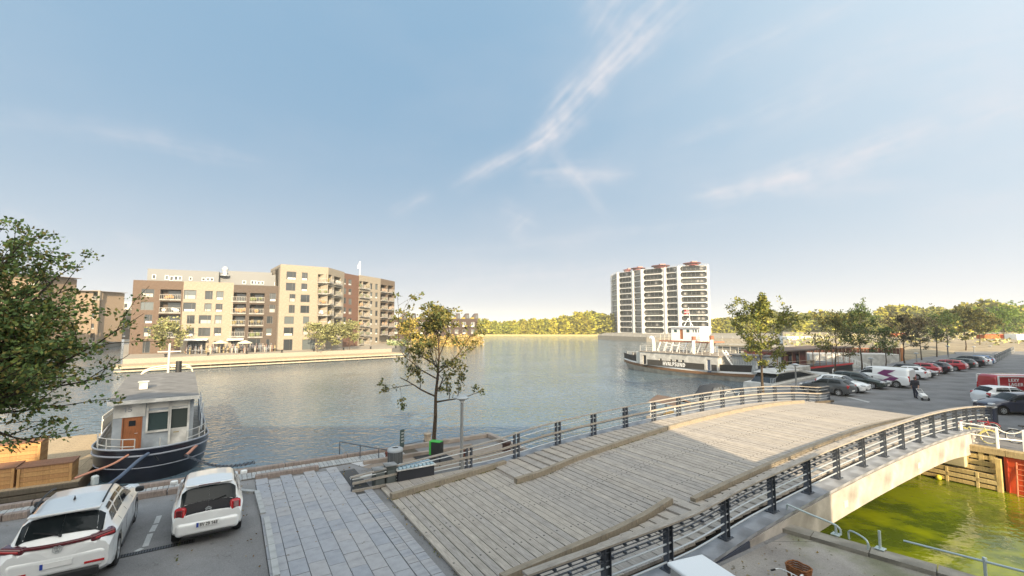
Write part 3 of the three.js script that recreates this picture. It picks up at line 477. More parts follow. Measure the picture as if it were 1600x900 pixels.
{ // seven storeys, bending away along the water
  const pts = [[434.8, 102.6], [510.5, 109], [536, 119], [559.5, 126], [593, 136], [615.5, 146]].map(p => at(...p));
  const o = thing('apartment_building', 'seven storey cream and red brick apartment block bending along the water', 'apartment building', pts[0]);
  const H = 19.9, F7 = pts.slice(0, 5).map((p, i) => new Facade(o, p, pts[i + 1]));
  let f = F7[0]; f.mat = brickCream;
  [[253, 182, 332, 248], [380, 190, 427, 255], [248, 275, 325, 340], [375, 280, 423, 345], [278, 368, 325, 432], [370, 373, 443, 435], [272, 458, 320, 525], [368, 463, 440, 525], [235, 553, 312, 615], [390, 553, 438, 613], [230, 643, 308, 712], [388, 643, 430, 705]].forEach(r => f.window(f.rect(z5(...r))));
  [[228, 742, 300, 834], [383, 742, 487, 828]].forEach(r => f.window(f.rect(z5(...r)), { mull: 2, blind: false }));
  for (const [a, b] of [[205, 272], [290, 364], [378, 452], [468, 541], [556, 628], [645, 716]]) f.loggia(f.rect(z5(513, a, 580, b)), { mat: brickCream, depth: 1.7, proud: 0.8 });
  f.wall(0, f.L, 0, H, brickCream);
  f = F7[1]; f.mat = brickCream;
  for (const [a, b] of [[208, 277], [296, 368], [384, 455], [470, 543], [556, 630], [645, 718]]) { f.loggia(f.rect(z5(592, a, 626, b - 4)), { mat: brickCream, depth: 1.5, proud: 0.6 }); f.loggia(f.rect(z5(646, a + 18, 700, b + 12)), { mat: brickCream, depth: 1.7, proud: 0.5 }); }
  f.wall(0, f.L, 0, H, brickCream, 0.01);
  f = F7[2]; f.mat = brickRed;
  for (const [a, b] of [[240, 292], [318, 370], [398, 450], [480, 532], [562, 618], [648, 696]]) { f.window(f.rect(z5(722, a - 3, 746, b - 3))); f.window(f.rect(z5(768, a + 6, 792, b + 4))); }
  f.wall(0, f.L, 0, H - 0.25, brickRed, -0.06);
  f = F7[3]; f.mat = brickCream;
  for (const [a, b] of [[262, 318], [345, 393], [425, 470], [500, 548], [580, 628], [655, 705], [732, 780]]) { f.loggia(f.rect(z5(850, a, 880, b)), { mat: brickCream, depth: 1.4, proud: 0.7 }); f.loggia(f.rect(z5(884, a + 3, 930, b + 6)), { mat: brickCream, depth: 1.4, proud: 0.7 }); }
  for (const [a, b] of [[280, 328], [352, 400], [425, 473], [500, 546], [575, 622], [650, 698], [722, 765]]) { f.window(f.rect(z5(944, a, 963, b), 0.8), { mull: 0 }); f.window(f.rect(z5(986, a + 4, 1007, b + 4), 0.8), { mull: 0 }); }
  f.wall(0, f.L, 0, H, brickCream, 0.05);
  f = F7[4]; f.mat = brickBrown;
  for (const [a, b] of [[292, 350], [368, 420], [440, 490], [512, 560], [580, 632], [650, 702]]) { f.loggia(f.rect(z5(1030, a, 1080, b)), { mat: brickBrown, depth: 1.5, proud: 0.5 }); f.loggia(f.rect(z5(1092, a + 6, 1134, b + 6)), { mat: brickBrown, depth: 1.5, proud: 0.5 }); }
  f.wall(0, f.L, 2.6, H, M([0.16, 0.12, 0.088], 0.9, { map: T.brick }), 0.03);
  const inset = (k) => pts.map((p, i) => p.clone().addScaledVector(F7[Math.min(4, i)].n, -k).sub(pts[0]));
  const outer = inset(0.34), inner = inset(1.95), far = F7.map((q, i) => pts[i].clone().addScaledVector(q.n, -13).sub(pts[0])); const fe = pts[5].clone().addScaledVector(F7[4].n, -13).sub(pts[0]);
  const ring = k => [...k, fe, far[4], far[2], far[0]];
  const body = new MB(); body.add(slab(ring(inner), H - 0.75, H - 0.75)); body.build('body', brickCream, o);
  const rf = new MB(); rf.add(slab(ring(outer), H - 0.55, 0.14)); const roof = rf.build('roof', roofM, o);
  const sw = new MB(); { const n = F7[0].n, u = F7[0].ux, q = k => V(0, 0, 0).addScaledVector(n, -k); sw.add(slab([q(0.33), q(0.33).addScaledVector(u, 0.3), q(13).addScaledVector(u, 0.3), q(13)], H - 0.03, H - 0.03)); const n4 = F7[4].n, u4 = F7[4].ux, e = pts[5].clone().sub(pts[0]), r = (k, s) => e.clone().addScaledVector(n4, -k).addScaledVector(u4, -s); sw.add(slab([r(0.36, 0), r(13, 0), r(13, 0.3), r(0.36, 0.3)], H - 0.04, H - 2.6)); } sw.build('side_wall', brickCream, o);
  const mast = new MB(), mp = D(562, 430, 128).sub(pts[0]); mast.cyl(mp.x, H - 0.6, mp.z, 0.12, 0.1, 4.8, 8); mast.rbox(mp.x, H + 2.9, mp.z + 0.2, 0.4, 1.7, 0.25, 0.05); mast.rbox(mp.x - 0.5, H + 2.6, mp.z, 0.35, 1.0, 0.2, 0.05); mast.box(mp.x - 0.25, H + 2.6, mp.z, 0.5, 0.06, 0.06); mast.build('antenna_mast', m.white, o);
}
// blocks half hidden behind the near tree
function gridBlock(name, label, pts, H, mats, floors, cols, base = 0) {
  const o = thing(name, label, 'apartment building', pts[0].clone().setY(base)); const b = new MB();
  pts.slice(0, -1).forEach((p, i) => {
    const f = new Facade(o, p.clone().setY(base), pts[i + 1].clone().setY(base)); const n = cols[i], fh = H / floors;
    for (let k = 0; k < floors; k++) for (let c = 0; c < n; c++) { const w = f.L / n, x = (c + 0.5) * w; if ((c + k) % 4 === 3) f.loggia([x - w * 0.36, k * fh + 0.5, x + w * 0.36, k * fh + fh - 0.35], { mat: mats[1], depth: 1.3, proud: 0.5 }); else f.window([x - w * 0.22, k * fh + 0.9, x + w * 0.22, k * fh + fh - 0.6]); }
    f.wall(0, f.L, 0, H * 0.8, mats[1], 0.0); f.wall(0, f.L, H * 0.8 + 0.002, H, mats[0], 0.02);
    const q = (x, k) => p.clone().addScaledVector(f.ux, x).addScaledVector(f.n, -k).sub(pts[0]).setY(0);
    b.add(slab([q(1.6, 1.7), q(f.L - 1.6, 1.7), q(f.L - 1.6, 9), q(1.6, 9)], H - 0.4, H - 0.4)); b.add(slab([q(0.01, 0.33), q(f.L - 0.01, 0.33), q(f.L - 0.3, 9), q(0.3, 9)], H - 0.2 - i * 0.01, 0.1));
  });
  b.build('body', mats[1], o); return o;
}
gridBlock('apartment_building', 'cream topped apartment block behind the near tree at the left edge', [at(-90, 104), at(57, 101), at(84, 116)], 17.5, [brickCream, M([0.24, 0.18, 0.13], 0.9, { map: T.brick })], 5, [6, 3]);
gridBlock('apartment_building', 'small cream apartment block left of the brown brick one', [at(84, 150), at(152, 146), at(166, 160)], 17, [brickCream, M([0.26, 0.2, 0.145], 0.9, { map: T.brick })], 5, [4, 2]);
gridBlock('apartment_building', 'distant grey brown block seen in the gap beside the brown brick building', [at(160, 180), at(178, 176), at(222, 178)], 14.6, [M([0.45, 0.43, 0.39], 0.8), brickDark], 4, [2, 4]);
{ // dark brick row houses with a saw-tooth roof
  const A = at(600, 176), B = at(746, 182), o = thing('row_house', 'row of dark brick houses with a saw tooth roof on the water', 'row house', A), f = new Facade(o, A, B);
  const z3 = (a, b, c, d) => [600 + a / 8.889, 470 + b / 8.889, 600 + c / 8.889, 470 + d / 8.889];
  for (const x of [145, 270, 395, 500, 610, 745, 880, 985, 1092, 1212]) { f.window(f.rect(z3(x, 296, x + 44, 362)), { frame: m.white }); f.window(f.rect(z3(x, 400, x + 48, 458)), { frame: paleFrame }); f.window(f.rect(z3(x + 8, 488, x + 52, 525)), { blind: false }); }
  const H = f.px(700, 498)[1]; f.wall(0, f.L, 0, H, M([0.065, 0.045, 0.04], 0.9, { map: T.brick }));
  const b = new MB(); b.box(f.L / 2, H / 2 - 0.2, -5.2, f.L, H - 0.4, 9.4); f.put(b.build('body', brickDark, o), 0, 0, -0.03);
  for (let i = 0; i < 9; i++) { const r = f.px(600 + (197 + i * 126) / 8.889, 500)[0], w = f.px(600 + (197 + i * 126 + 112) / 8.889, 500)[0] - r; const g = plate([[0, 0], [w, 0], [w - 0.25, 2.5], [w * 0.56, 2.5]], [], 7); const t = f.put(mesh('roof_dormer', g, M([0.075, 0.058, 0.055], 0.8), o), r, H - 0.3, -1.3); const q = new MB(); q.box(w * 0.76, 1.1, 0.02, 0.8, 1.3, 0.06); q.build('window', paneC, t); const pl = new MB(); for (let k = 0; k < 3; k++) pl.add(new THREE.IcosahedronGeometry(0.4, 0), new THREE.Matrix4().makeTranslation(w * (0.05 + 0.15 * k), 0.5, 0.5)); pl.build('plant', M([0.34, 0.27, 0.05], 0.9), t); }
}
// ground under them: the promenade with its timber boardwalk, the left bank
{
  const paving = M([0.35, 0.31, 0.255], 0.85, { map: T.speckle });
  const A = G(192, 561), B = G(612, 544.5), C = at(640, 152), E = at(757, 172);
  struct('promenade', slab([A, B, C, E, at(752, 200), at(620, 280), at(300, 280), at(196, 190)], 0, 3.2), paving);
  struct('left_bank', slab([at(-330, 86), at(20, 92), at(135, 112), at(165, 150), at(192, 172), at(180, 280), at(-330, 280)], -0.05, 3.2), paving);
  const o = thing('boardwalk', 'long timber boardwalk on piles along the far promenade', 'boardwalk', A.clone());
  const d = B.clone().sub(A), L = d.length(), f = new Facade(o, A, B); const dk = new MB(); dk.box(L / 2 - 0.2, -0.95, 2.7, L + 1.5, 0.14, 5.2); f.put(dk.build('deck', m.paleTimber, o), 0, 0, 0);
  for (const [y, h] of [[-1.16, 0.26], [-1.72, 0.26]]) { const q = new MB(); q.box(L / 2 - 0.2, y, 5.42, L + 1.7, h, 0.2); f.put(q.build('fender_beam', M([0.5, 0.45, 0.36], 0.8, { map: T.wood }), o), 0, 0, 0); }
  for (let x = 0; x < L; x += 3.1) { const q = new MB(); q.rod(V(x, -2.6, 5.15), V(x, -1.0, 5.15), 0.14, 0.14, 8); f.put(q.build('pile', m.darkTimber, o), 0, 0, 0); }
  for (let i = 0; i < 9; i++) { const p = thing('mooring_bollard', ['small black bollard at the left end of the far promenade', 'second small black bollard from the left on the far promenade', 'third small black bollard from the left on the far promenade', 'fourth small black bollard from the left on the far promenade', 'fifth small black bollard along the far promenade, counted from the left', 'small black bollard left of the pale trees on the far promenade', 'small black bollard in front of the pale trees on the far promenade', 'second small black bollard from the right on the far promenade', 'rightmost small black bollard on the far promenade'][i], 'bollard', A.clone().addScaledVector(f.ux, 6 + i * 6.6).addScaledVector(f.n, -0.6), 0, 'bollards along the far promenade'); const q = new MB(); q.lathe([[0, 0], [0.22, 0], [0.18, 0.1], [0.16, 0.4], [0.26, 0.5], [0.26, 0.6], [0, 0.66]], 0, 0, 0, 10); q.build('post', m.black, p); }
}
// ---------------------------------------------------------------- white tower with rounded balcony openings
{
  const pp = [[956, 316], [966, 296], [990, 286], [1004, 278], [1040, 269], [1062, 261.5], [1110.5, 256]].map(p => at(...p));
  const o = thing('apartment_tower', 'white eleven storey tower with rounded balcony openings and red roof pavilions', 'tower', pp[6].clone());
  const H = 39.8, rows = 11, fh = H / rows, shell = M([0.52, 0.51, 0.495], 0.6), slabM = M([0.24, 0.235, 0.23], 0.8), gl = [P([0.012, 0.013, 0.014], 0.1, { specularIntensity: 0.4 }), P([0.03, 0.033, 0.036], 0.12, { specularIntensity: 0.4 }), P([0.07, 0.075, 0.075], 0.2, { specularIntensity: 0.4 })];
  const bal = P([0.05, 0.053, 0.056], 0.3, { specularIntensity: 0.3 }), rr = rng(41);
  for (let i = 0; i < 6; i++) {
    const f = new Facade(o, pp[i], pp[i + 1]), L = f.L, mg = Math.min(1.1, L * 0.1), hs = [];
    for (let k = 0; k < rows; k++) {
      const y0 = k * fh + 0.34, y1 = (k + 1) * fh - 0.16, r = (y1 - y0) / 2, x0 = mg, x1 = L - mg; const p = new THREE.Path(); const R = Math.min(r, (x1 - x0) / 2);
      p.moveTo(x0 + R, y0); p.lineTo(x1 - R, y0); p.absarc(x1 - R, y0 + r, R, -Math.PI / 2, Math.PI / 2); p.lineTo(x0 + R, y1); p.absarc(x0 + R, y0 + r, R, Math.PI / 2, Math.PI * 1.5); hs.push(p);
      const b = new MB(); b.box(0, -r - 0.16, -1.25, L - 0.1, 0.2, 1.5); const q = f.put(b.build('balcony', slabM, o), L / 2, (y0 + y1) / 2, -0.1);
      const n = Math.max(2, Math.round(L / 2.4)), gz = new MB(); gz.box(0, 0, -2.0, L - 0.05, 2 * r + 0.3, 0.06); gz.build('glazing', gl[Math.floor(rr() * 2.4)], q);
      const mu = new MB(); mu.box(0, r + 0.02, -1.93, L - 0.1, 0.1, 0.1); for (let j = 1; j < n; j++) mu.box(-L / 2 + j * L / n, 0, -1.94, 0.12, 2 * r + 0.2, 0.08); if (rr() < 0.8) { const w = L / n * 0.8; mu.box(-L / 2 + (0.5 + Math.floor(rr() * n)) * L / n, -0.1, -1.93, w * 0.7, 1.5 * r, 0.04); } mu.build('mullion', slabM, q);
      const rl = new MB(); rl.box(0, -r + 0.38, -0.42, L - mg * 1.6, 0.85, 0.03); rl.build('railing', bal, q);
    }
    const g = plate([[0, 0], [L, 0], [L, H], [0, H]], hs, 0.4); f.put(mesh('facade_panel', g, shell, o), 0, 0, 0);
    const c = new MB(); c.cyl(0, 0, 0, 0.95, 0.95, H, 14); f.put(c.build('facade_rib', shell, o), i ? 0 : 0.4, 0, -0.42);
  }
  { const c = new MB(); c.cyl(0, 0, 0, 0.8, 0.8, H - 0.02, 14); new Facade(o, pp[6], pp[6].clone().add(V(1, 0, 0))).put(c.build('facade_rib', shell, o), -0.5, 0, -0.6); }
  const base = pp.map(p => p.clone().sub(pp[6])); const inn = base.map((p, i) => p.clone().add(V(i === 6 ? -0.9 : 0.8, 0, -2.4)));
  const b = new MB(); b.add(slab([...inn, V(-1, 0, -24), V(-16, 0, -34), inn[0].clone().add(V(6, 0, -14))], H - 0.1, H - 0.1)); b.build('body', slabM, o);
  for (const [px, py, d, w] of [[1081, 408, 262, 11], [1032, 412, 274, 12], [997, 417, 286, 10], [980, 421, 295, 6]]) {
    const p = D(px, py, d).sub(pp[6]); const q = new MB(); q.lathe([[0, 0], [w * 0.34, 0], [w * 0.34, 1.5], [0, 1.5]], p.x, H - 0.1, p.z, 16); const k = q.build('roof_pavilion', M([0.22, 0.05, 0.05], 0.8), o);
    const c = new MB(); c.lathe([[0, 0], [w * 0.46, 0], [w * 0.46, 0.35], [w * 0.3, 0.6], [0, 0.65]], p.x, H + 1.4, p.z, 20); c.build('roof_cap', M([0.2, 0.04, 0.045], 0.8), k); const c2 = new MB(); c2.rbox(p.x + 1, H + 2.4, p.z, w * 0.28, 0.9, 3, 0.1); c2.build('vent_housing', M([0.3, 0.2, 0.18], 0.8), k);
  }
  { const r = new MB(); for (let i = 0; i < 6; i++) { const a = base[i].clone().setY(H + 1), c = base[i + 1].clone().setY(H + 1); a.z -= 0.6; c.z -= 0.6; r.beam(a, c, 0.06, 0.06); const n = Math.ceil(a.distanceTo(c) / 1.5); for (let k = 0; k <= n; k++) { const p = a.clone().lerp(c, k / n); r.beam(p.clone().setY(H), p, 0.05, 0.05, V(1, 0, 0)); } } r.build('roof_railing', paleFrame, o); }
}
{ // its quay
  const cm = M([0.30, 0.275, 0.235], 0.9, { map: T.grime }); const a = G(934, 524), b = G(1010, 527), c = at(1250, 172);
  struct('tower_quay', slab([a, b, c, at(1420, 172), at(1420, 300), at(1100, 330), at(950, 330)], 0.05, 3.2), cm);
  const f = thing('quay_fence', 'low grey fence along the edge of the tower quay', 'fence', a.clone().setY(0.05)); const pts = [a, b, c].map(p => p.clone().sub(a).add(V(0.3, 0, -0.6)));
  for (let i = 0; i < 2; i++) { const n = Math.round(pts[i].distanceTo(pts[i + 1]) / 4), rl = new MB(); for (const y of [0.5, 1.0]) rl.beam(pts[i].clone().setY(y), pts[i + 1].clone().setY(y), 0.06, 0.06); rl.build('rail', paleFrame, f); for (let k = 0; k <= n; k++) { const p = pts[i].clone().lerp(pts[i + 1], k / n), q = new MB(); q.box(p.x, 0.5, p.z, 0.08, 1, 0.08); q.build('post', paleFrame, f); } }
}
// ---------------------------------------------------------------- the sandy bank, sheet piling, far shore
{
  const sand = M([0.40, 0.33, 0.23], 0.95, { map: T.asphalt });
  const nx = 40, nz = 16, g = new THREE.PlaneGeometry(1, 1, nx, nz), p = g.attributes.position;
  for (let j = 0; j <= nz; j++) for (let i = 0; i <= nx; i++) { const s = i / nx, t = j / nz, px = lerp(1400, 1900, s), d = lerp(lerp(88, 96, s), 290, t * t), q = at(px, d); const y = lerp(-1.4, 1.3, smooth(0, 0.45, t)) + fbm(q.x * 0.05, q.z * 0.05, 3, 3) * 0.7 * smooth(0, 0.3, t); p.setXYZ(j * (nx + 1) + i, q.x, y, q.z); }
  g.computeVertexNormals(); struct('sandy_bank', metreUV(g), sand);
  struct('sand_fill', slab([at(1222, 94), at(1402, 89.3), at(1420, 290), at(1222, 290)], 1.2, 3.4), sand);
  const sk = new MB(); sk.add(slab([at(1402, 89.5), at(1900, 96), at(1900, 96.5), at(1402, 90)], -1.35, 1.2)); sk.build('bank_timber', m.darkTimber).userData.kind = 'structure';
  const o = thing('sheet_piling', 'rusty corrugated sheet piling wall in front of the sand', 'retaining wall', at(1222, 92.5)); const f = new Facade(o, at(1222, 92.5), at(1403, 88)); const n = Math.round(f.L / 0.62);
  for (let i = 0; i < n; i++) { const b = new MB(), x = i * f.L / n; b.box(x + 0.16, -0.2, 0.1, 0.3, 3.0, 0.06); b.box(x + 0.47, -0.2, -0.14, 0.3, 3.0, 0.06); b.box(x + 0.32, -0.2, -0.02, 0.05, 3.0, 0.25); f.put(b.build('pile_sheet', m.rust, o), 0, 0, 0); }
  const cp = new MB(); cp.box(f.L / 2, 1.35, 0, f.L, 0.12, 0.5); f.put(cp.build('coping', M([0.32, 0.13, 0.07], 0.8), o), 0, 0, 0);
  const e = new MB(); e.rod(V(f.L + 0.3, -2.2, 0.1), V(f.L + 0.3, 1.5, 0.1), 0.28, 0.28, 10); f.put(e.build('end_post', M([0.5, 0.2, 0.08], 0.8), o), 0, 0, 0);
  // far shore
  const bank = M([0.42, 0.36, 0.16], 0.95, { map: T.speckle });
  struct('far_shore', slab([at(690, 300), at(960, 292), at(1240, 280), at(1240, 420), at(600, 420)], -1.1, 2), bank);
  struct('far_meadow', slab([at(1220, 250), at(1950, 250), at(2400, 800), at(400, 800), at(560, 400), at(1220, 300)], -0.6, 2.5), bank);
}
// ---------------------------------------------------------------- trees
const leafMat = new THREE.MeshStandardMaterial({ color: 0xffffff, roughness: 0.75, vertexColors: true, side: THREE.DoubleSide });
function leafGeo(spots, size, tint, r, o = {}) {              // spots: [V, scale]; two-sided folded leaves in small sprays
  const n = spots.length, pos = new Float32Array(n * 12), col = new Float32Array(n * 12), idx = [], a = V(), b = V(), c = V(), e = V();
  for (let i = 0; i < n; i++) {
    const [p, sc = 1, dr] = spots[i]; const s = size * sc * (0.65 + r() * 0.7);
    a.set(r() - 0.5, (r() - 0.6) * (o.droop ?? 0.7), r() - 0.5); if (dr) a.addScaledVector(dr, 0.5); a.normalize(); b.set(r() - 0.5, r() - 0.5, r() - 0.5).cross(a).normalize(); c.crossVectors(a, b);
    const P4 = [p.clone(), p.clone().addScaledVector(a, s * 0.5).addScaledVector(b, s * 0.32).addScaledVector(c, s * 0.1), p.clone().addScaledVector(a, s), p.clone().addScaledVector(a, s * 0.5).addScaledVector(b, -s * 0.32).addScaledVector(c, s * 0.1)];
    const k = tint(r, p);
    for (let q = 0; q < 4; q++) { pos.set([P4[q].x, P4[q].y, P4[q].z], i * 12 + q * 3); col.set(k, i * 12 + q * 3); }
    const j = i * 4; idx.push(j, j + 1, j + 2, j, j + 2, j + 3);
  }
  const g = new THREE.BufferGeometry(); g.setAttribute('position', new THREE.BufferAttribute(pos, 3)); g.setAttribute('color', new THREE.BufferAttribute(col, 3)); g.setIndex(idx); g.computeVertexNormals(); return g;
}
const mixTint = (list) => (r) => { const a = list[Math.floor(r() * list.length)], k = 1.0 + r() * 0.8; return [a[0] * k, a[1] * k, a[2] * k]; };
// branches as tapering tubes; returns where leaves can grow
function limb(mb, p, d, len, r0, depth, r, tips, o) {
  const n = depth === 0 ? 5 : 3, pts = [p.clone()]; let q = p.clone(), dir = d.clone();
  for (let i = 0; i < n; i++) { dir.add(V((r() - 0.5) * o.wob, (r() - 0.5) * o.wob * 0.6 + (o.lift ?? 0.06) - (depth > 1 ? (o.sag ?? 0.05) : 0), (r() - 0.5) * o.wob)).normalize(); const nx = q.clone().addScaledVector(dir, len / n); mb.rod(q, nx, r0 * (1 - i / n * 0.6), r0 * (1 - (i + 1) / n * 0.6), depth > 1 ? 4 : 6); q = nx; pts.push(q.clone()); if (depth >= o.leafFrom) tips.push([q.clone(), dir.clone()]); }
  if (depth < o.levels) { const k = o.kids[depth] ?? 3; for (let j = 0; j < k; j++) { const t = 0.35 + 0.65 * (j + r() * 0.7) / k, i = Math.min(n - 1, Math.floor(t * n)), b = pts[i].clone().lerp(pts[i + 1], t * n - i > 1 ? 1 : t * n - i); const side = V(r() - 0.5, (r() - 0.35) * 0.7, r() - 0.5).normalize(); const nd = dir.clone().multiplyScalar(0.62).addScaledVector(side, 0.75).normalize(); limb(mb, b, nd, len * (0.45 + r() * 0.3), r0 * 0.5, depth + 1, r, tips, o); } }
}
function streetTree(o, h, R, seed, q) {
  const r = rng(seed), mb = new MB(), tips = []; const th = h * (q.clear ?? 0.3); const pts = []; let x = 0, z = 0; const N = 7;
  for (let i = 0; i <= N; i++) { pts.push(V(x, h * 0.93 * i / N, z)); x += (r() - 0.5) * 0.09 * h / N * 2.2 + (q.lean || 0) * h / N; z += (r() - 0.5) * 0.08 * h / N * 2.2; }
  const r0 = q.trunk || h * 0.014; for (let i = 0; i < N; i++) mb.rod(pts[i], pts[i + 1], r0 * (1 - i / N * 0.85) * (i ? 1 : 1.15), r0 * (1 - (i + 1) / N * 0.85), 8);
  const at = y => { const k = Math.min(N - 0.001, y / (h * 0.93) * N), i = Math.floor(k); return pts[i].clone().lerp(pts[i + 1], k - i); };
  const nb = q.branches || 14, cfg = { wob: q.wob || 0.5, levels: q.levels ?? 2, kids: q.kids || [3, 3, 2], leafFrom: 1, lift: q.lift, sag: q.sag };
  for (let i = 0; i < nb; i++) { const t = i / (nb - 1), y = lerp(th, h * 0.9, t * 0.98), az = i * 2.4 + r() * 0.9, prof = Math.sin(Math.PI * Math.min(1, (t * 0.82 + 0.2))) * (0.75 + r() * 0.5); const up = lerp(0.35, 1.25, t); limb(mb, at(y), V(Math.cos(az), up * (q.up ?? 1), Math.sin(az)).normalize(), R * Math.max(0.28, prof), r0 * 0.42 * (1 - t * 0.6), 0, r, tips, cfg); }
  tips.push([pts[N], V(0, 1, 0)], [pts[N], V(0.3, 1, 0)]);
  const spots = []; const per = (q.mult || 1) * (q.leaves || 3000) / tips.length; const gap = q.gap ?? 0.25;
  for (const [p, d] of tips) { if (r() < gap) continue; const n = Math.round(per * (0.4 + r() * 1.2) / (1 - gap)); const sp = q.spread || 0.28; for (let k = 0; k < n; k++) { const a = r() + r() - 1, b = r() + r() - 1, c = r() + r() - 1; spots.push([p.clone().add(V(a * sp, b * sp * 0.7, c * sp)), 1, d]); } }
  mb.build('trunk', q.bark || m.bark, o); const c = mesh('crown', leafGeo(spots, q.leaf || 0.16, mixTint(q.tint), r, q), leafMat, o); return c;
}
const TINT = {
  dark: [[0.045, 0.08, 0.02], [0.07, 0.10, 0.02], [0.035, 0.062, 0.022], [0.09, 0.10, 0.02]], autumn: [[0.065, 0.07, 0.017], [0.09, 0.078, 0.018], [0.045, 0.06, 0.016], [0.115, 0.10, 0.022]],
  lit: [[0.12, 0.125, 0.018], [0.085, 0.10, 0.018], [0.16, 0.145, 0.02], [0.06, 0.08, 0.016]], bright: [[0.10, 0.16, 0.02], [0.13, 0.18, 0.025], [0.08, 0.13, 0.02]], pale: [[0.15, 0.15, 0.055], [0.12, 0.125, 0.05], [0.18, 0.17, 0.07]], gold: [[0.28, 0.21, 0.03], [0.23, 0.175, 0.03], [0.32, 0.24, 0.05]], purple: [[0.045, 0.034, 0.022], [0.035, 0.04, 0.018], [0.055, 0.05, 0.02]],
};
// where the sight line through a pixel column meets an upright plane through two ground points
function column(px, A, B, y = 0) { const d = dirOf(px, 560), ux = B.x - A.x, uz = B.z - A.z, t = (A.x * uz - A.z * ux) / (d.x * uz - d.z * ux); return V(d.x * t, y, d.z * t); }
const hAt = (p, px, py) => { const d = dirOf(px, py), t = -p.z / -d.z; return EYE + d.y * (p.z / d.z) - p.y; };
function treeAt(name, label, p, px, top, wpx, seed, q, group) { const h = hAt(p, px, top), R = wpx / 2 / F * -p.z; const o = thing(name, label, 'tree', p, 0, group); streetTree(o, h, R, seed, q); return o; }
{
  // the slim tree on the near quay by the bridge
  const p = G(677, 716); p.y = 0.01;
  const o = thing('street_tree', 'slim young tree with sparse leaves beside the lamp post on the near quay', 'tree', p);
  streetTree(o, hAt(p, 700, 478), 2.3, 12, { clear: 0.36, trunk: 0.11, branches: 15, kids: [3, 2, 2], leaves: 4200, leaf: 0.145, spread: 0.24, gap: 0.38, tint: TINT.autumn, wob: 0.55, up: 0.8, lean: 0.05, droop: 1.1 });
  const st = new MB(); st.box(0, 0.01, 0, 1.5, 0.02, 1.5, PHI); st.build('tree_grate', m.dark, o);
}
{ // the big tree at the left edge: trunk out of the frame, its limbs reach in
  const p = V(-12.9, 0, -9.0), r = rng(4), o = thing('broadleaf_tree', 'large leafy tree leaning in from the left edge over the houseboat', 'tree', p);
  const mb = new MB(), tips = []; const w = q => q.clone().sub(p);
  const trunk = [V(0, 0, 0), V(0.05, 1.6, -0.2), V(-0.05, 3.2, -0.3), V(0.1, 5, -0.4), V(0.0, 6.6, -0.5), V(0.1, 8.0, -0.5)]; for (let i = 0; i < 5; i++) mb.rod(trunk[i], trunk[i + 1], 0.19 - i * 0.028, 0.19 - (i + 1) * 0.028, 9);
  const cfg = { wob: 0.42, levels: 2, kids: [6, 4, 2], leafFrom: 1, lift: 0.03, sag: 0.05 };
  const tgt = [[110, 560, 11], [170, 590, 11.5], [140, 520, 12], [95, 470, 11.5], [60, 430, 11], [20, 395, 10.5], [150, 545, 12.5], [60, 540, 10.5], [20, 480, 10], [120, 575, 11], [30, 560, 10], [-60, 500, 9.5], [-80, 420, 9.5], [60, 500, 12.5], [145, 440, 12.2], [-40, 560, 11], [165, 560, 11.8]];
  for (const [x, y, d] of tgt) { const e = w(D(x, y, d)); const sy = Math.max(2.2, Math.min(7.6, e.y - e.length() * 0.28)); const i = Math.min(4, Math.floor(sy / 1.62)), s = trunk[i].clone().lerp(trunk[i + 1], Math.min(1, sy / 1.62 - i)); const dv = e.clone().sub(s); limb(mb, s, dv.clone().normalize().add(V(0, 0.1, 0)).normalize(), dv.length() * 0.70, 0.06, 0, r, tips, cfg); }
  const spots = []; for (const [q, d] of tips) { if (r() < 0.3) continue; const n = Math.round(24 * (0.4 + r() * 1.2)); for (let k = 0; k < n; k++) spots.push([q.clone().add(V((r() + r() - 1) * 0.28, (r() + r() - 1) * 0.17, (r() + r() - 1) * 0.28)), 1, d]); }
  mb.build('trunk', m.bark, o); mesh('crown', leafGeo(spots, 0.098, mixTint([[0.08, 0.125, 0.028], [0.11, 0.14, 0.028], [0.06, 0.10, 0.03], [0.16, 0.13, 0.03], [0.09, 0.14, 0.04]]), r, { droop: 1.1 }), leafMat, o);
}
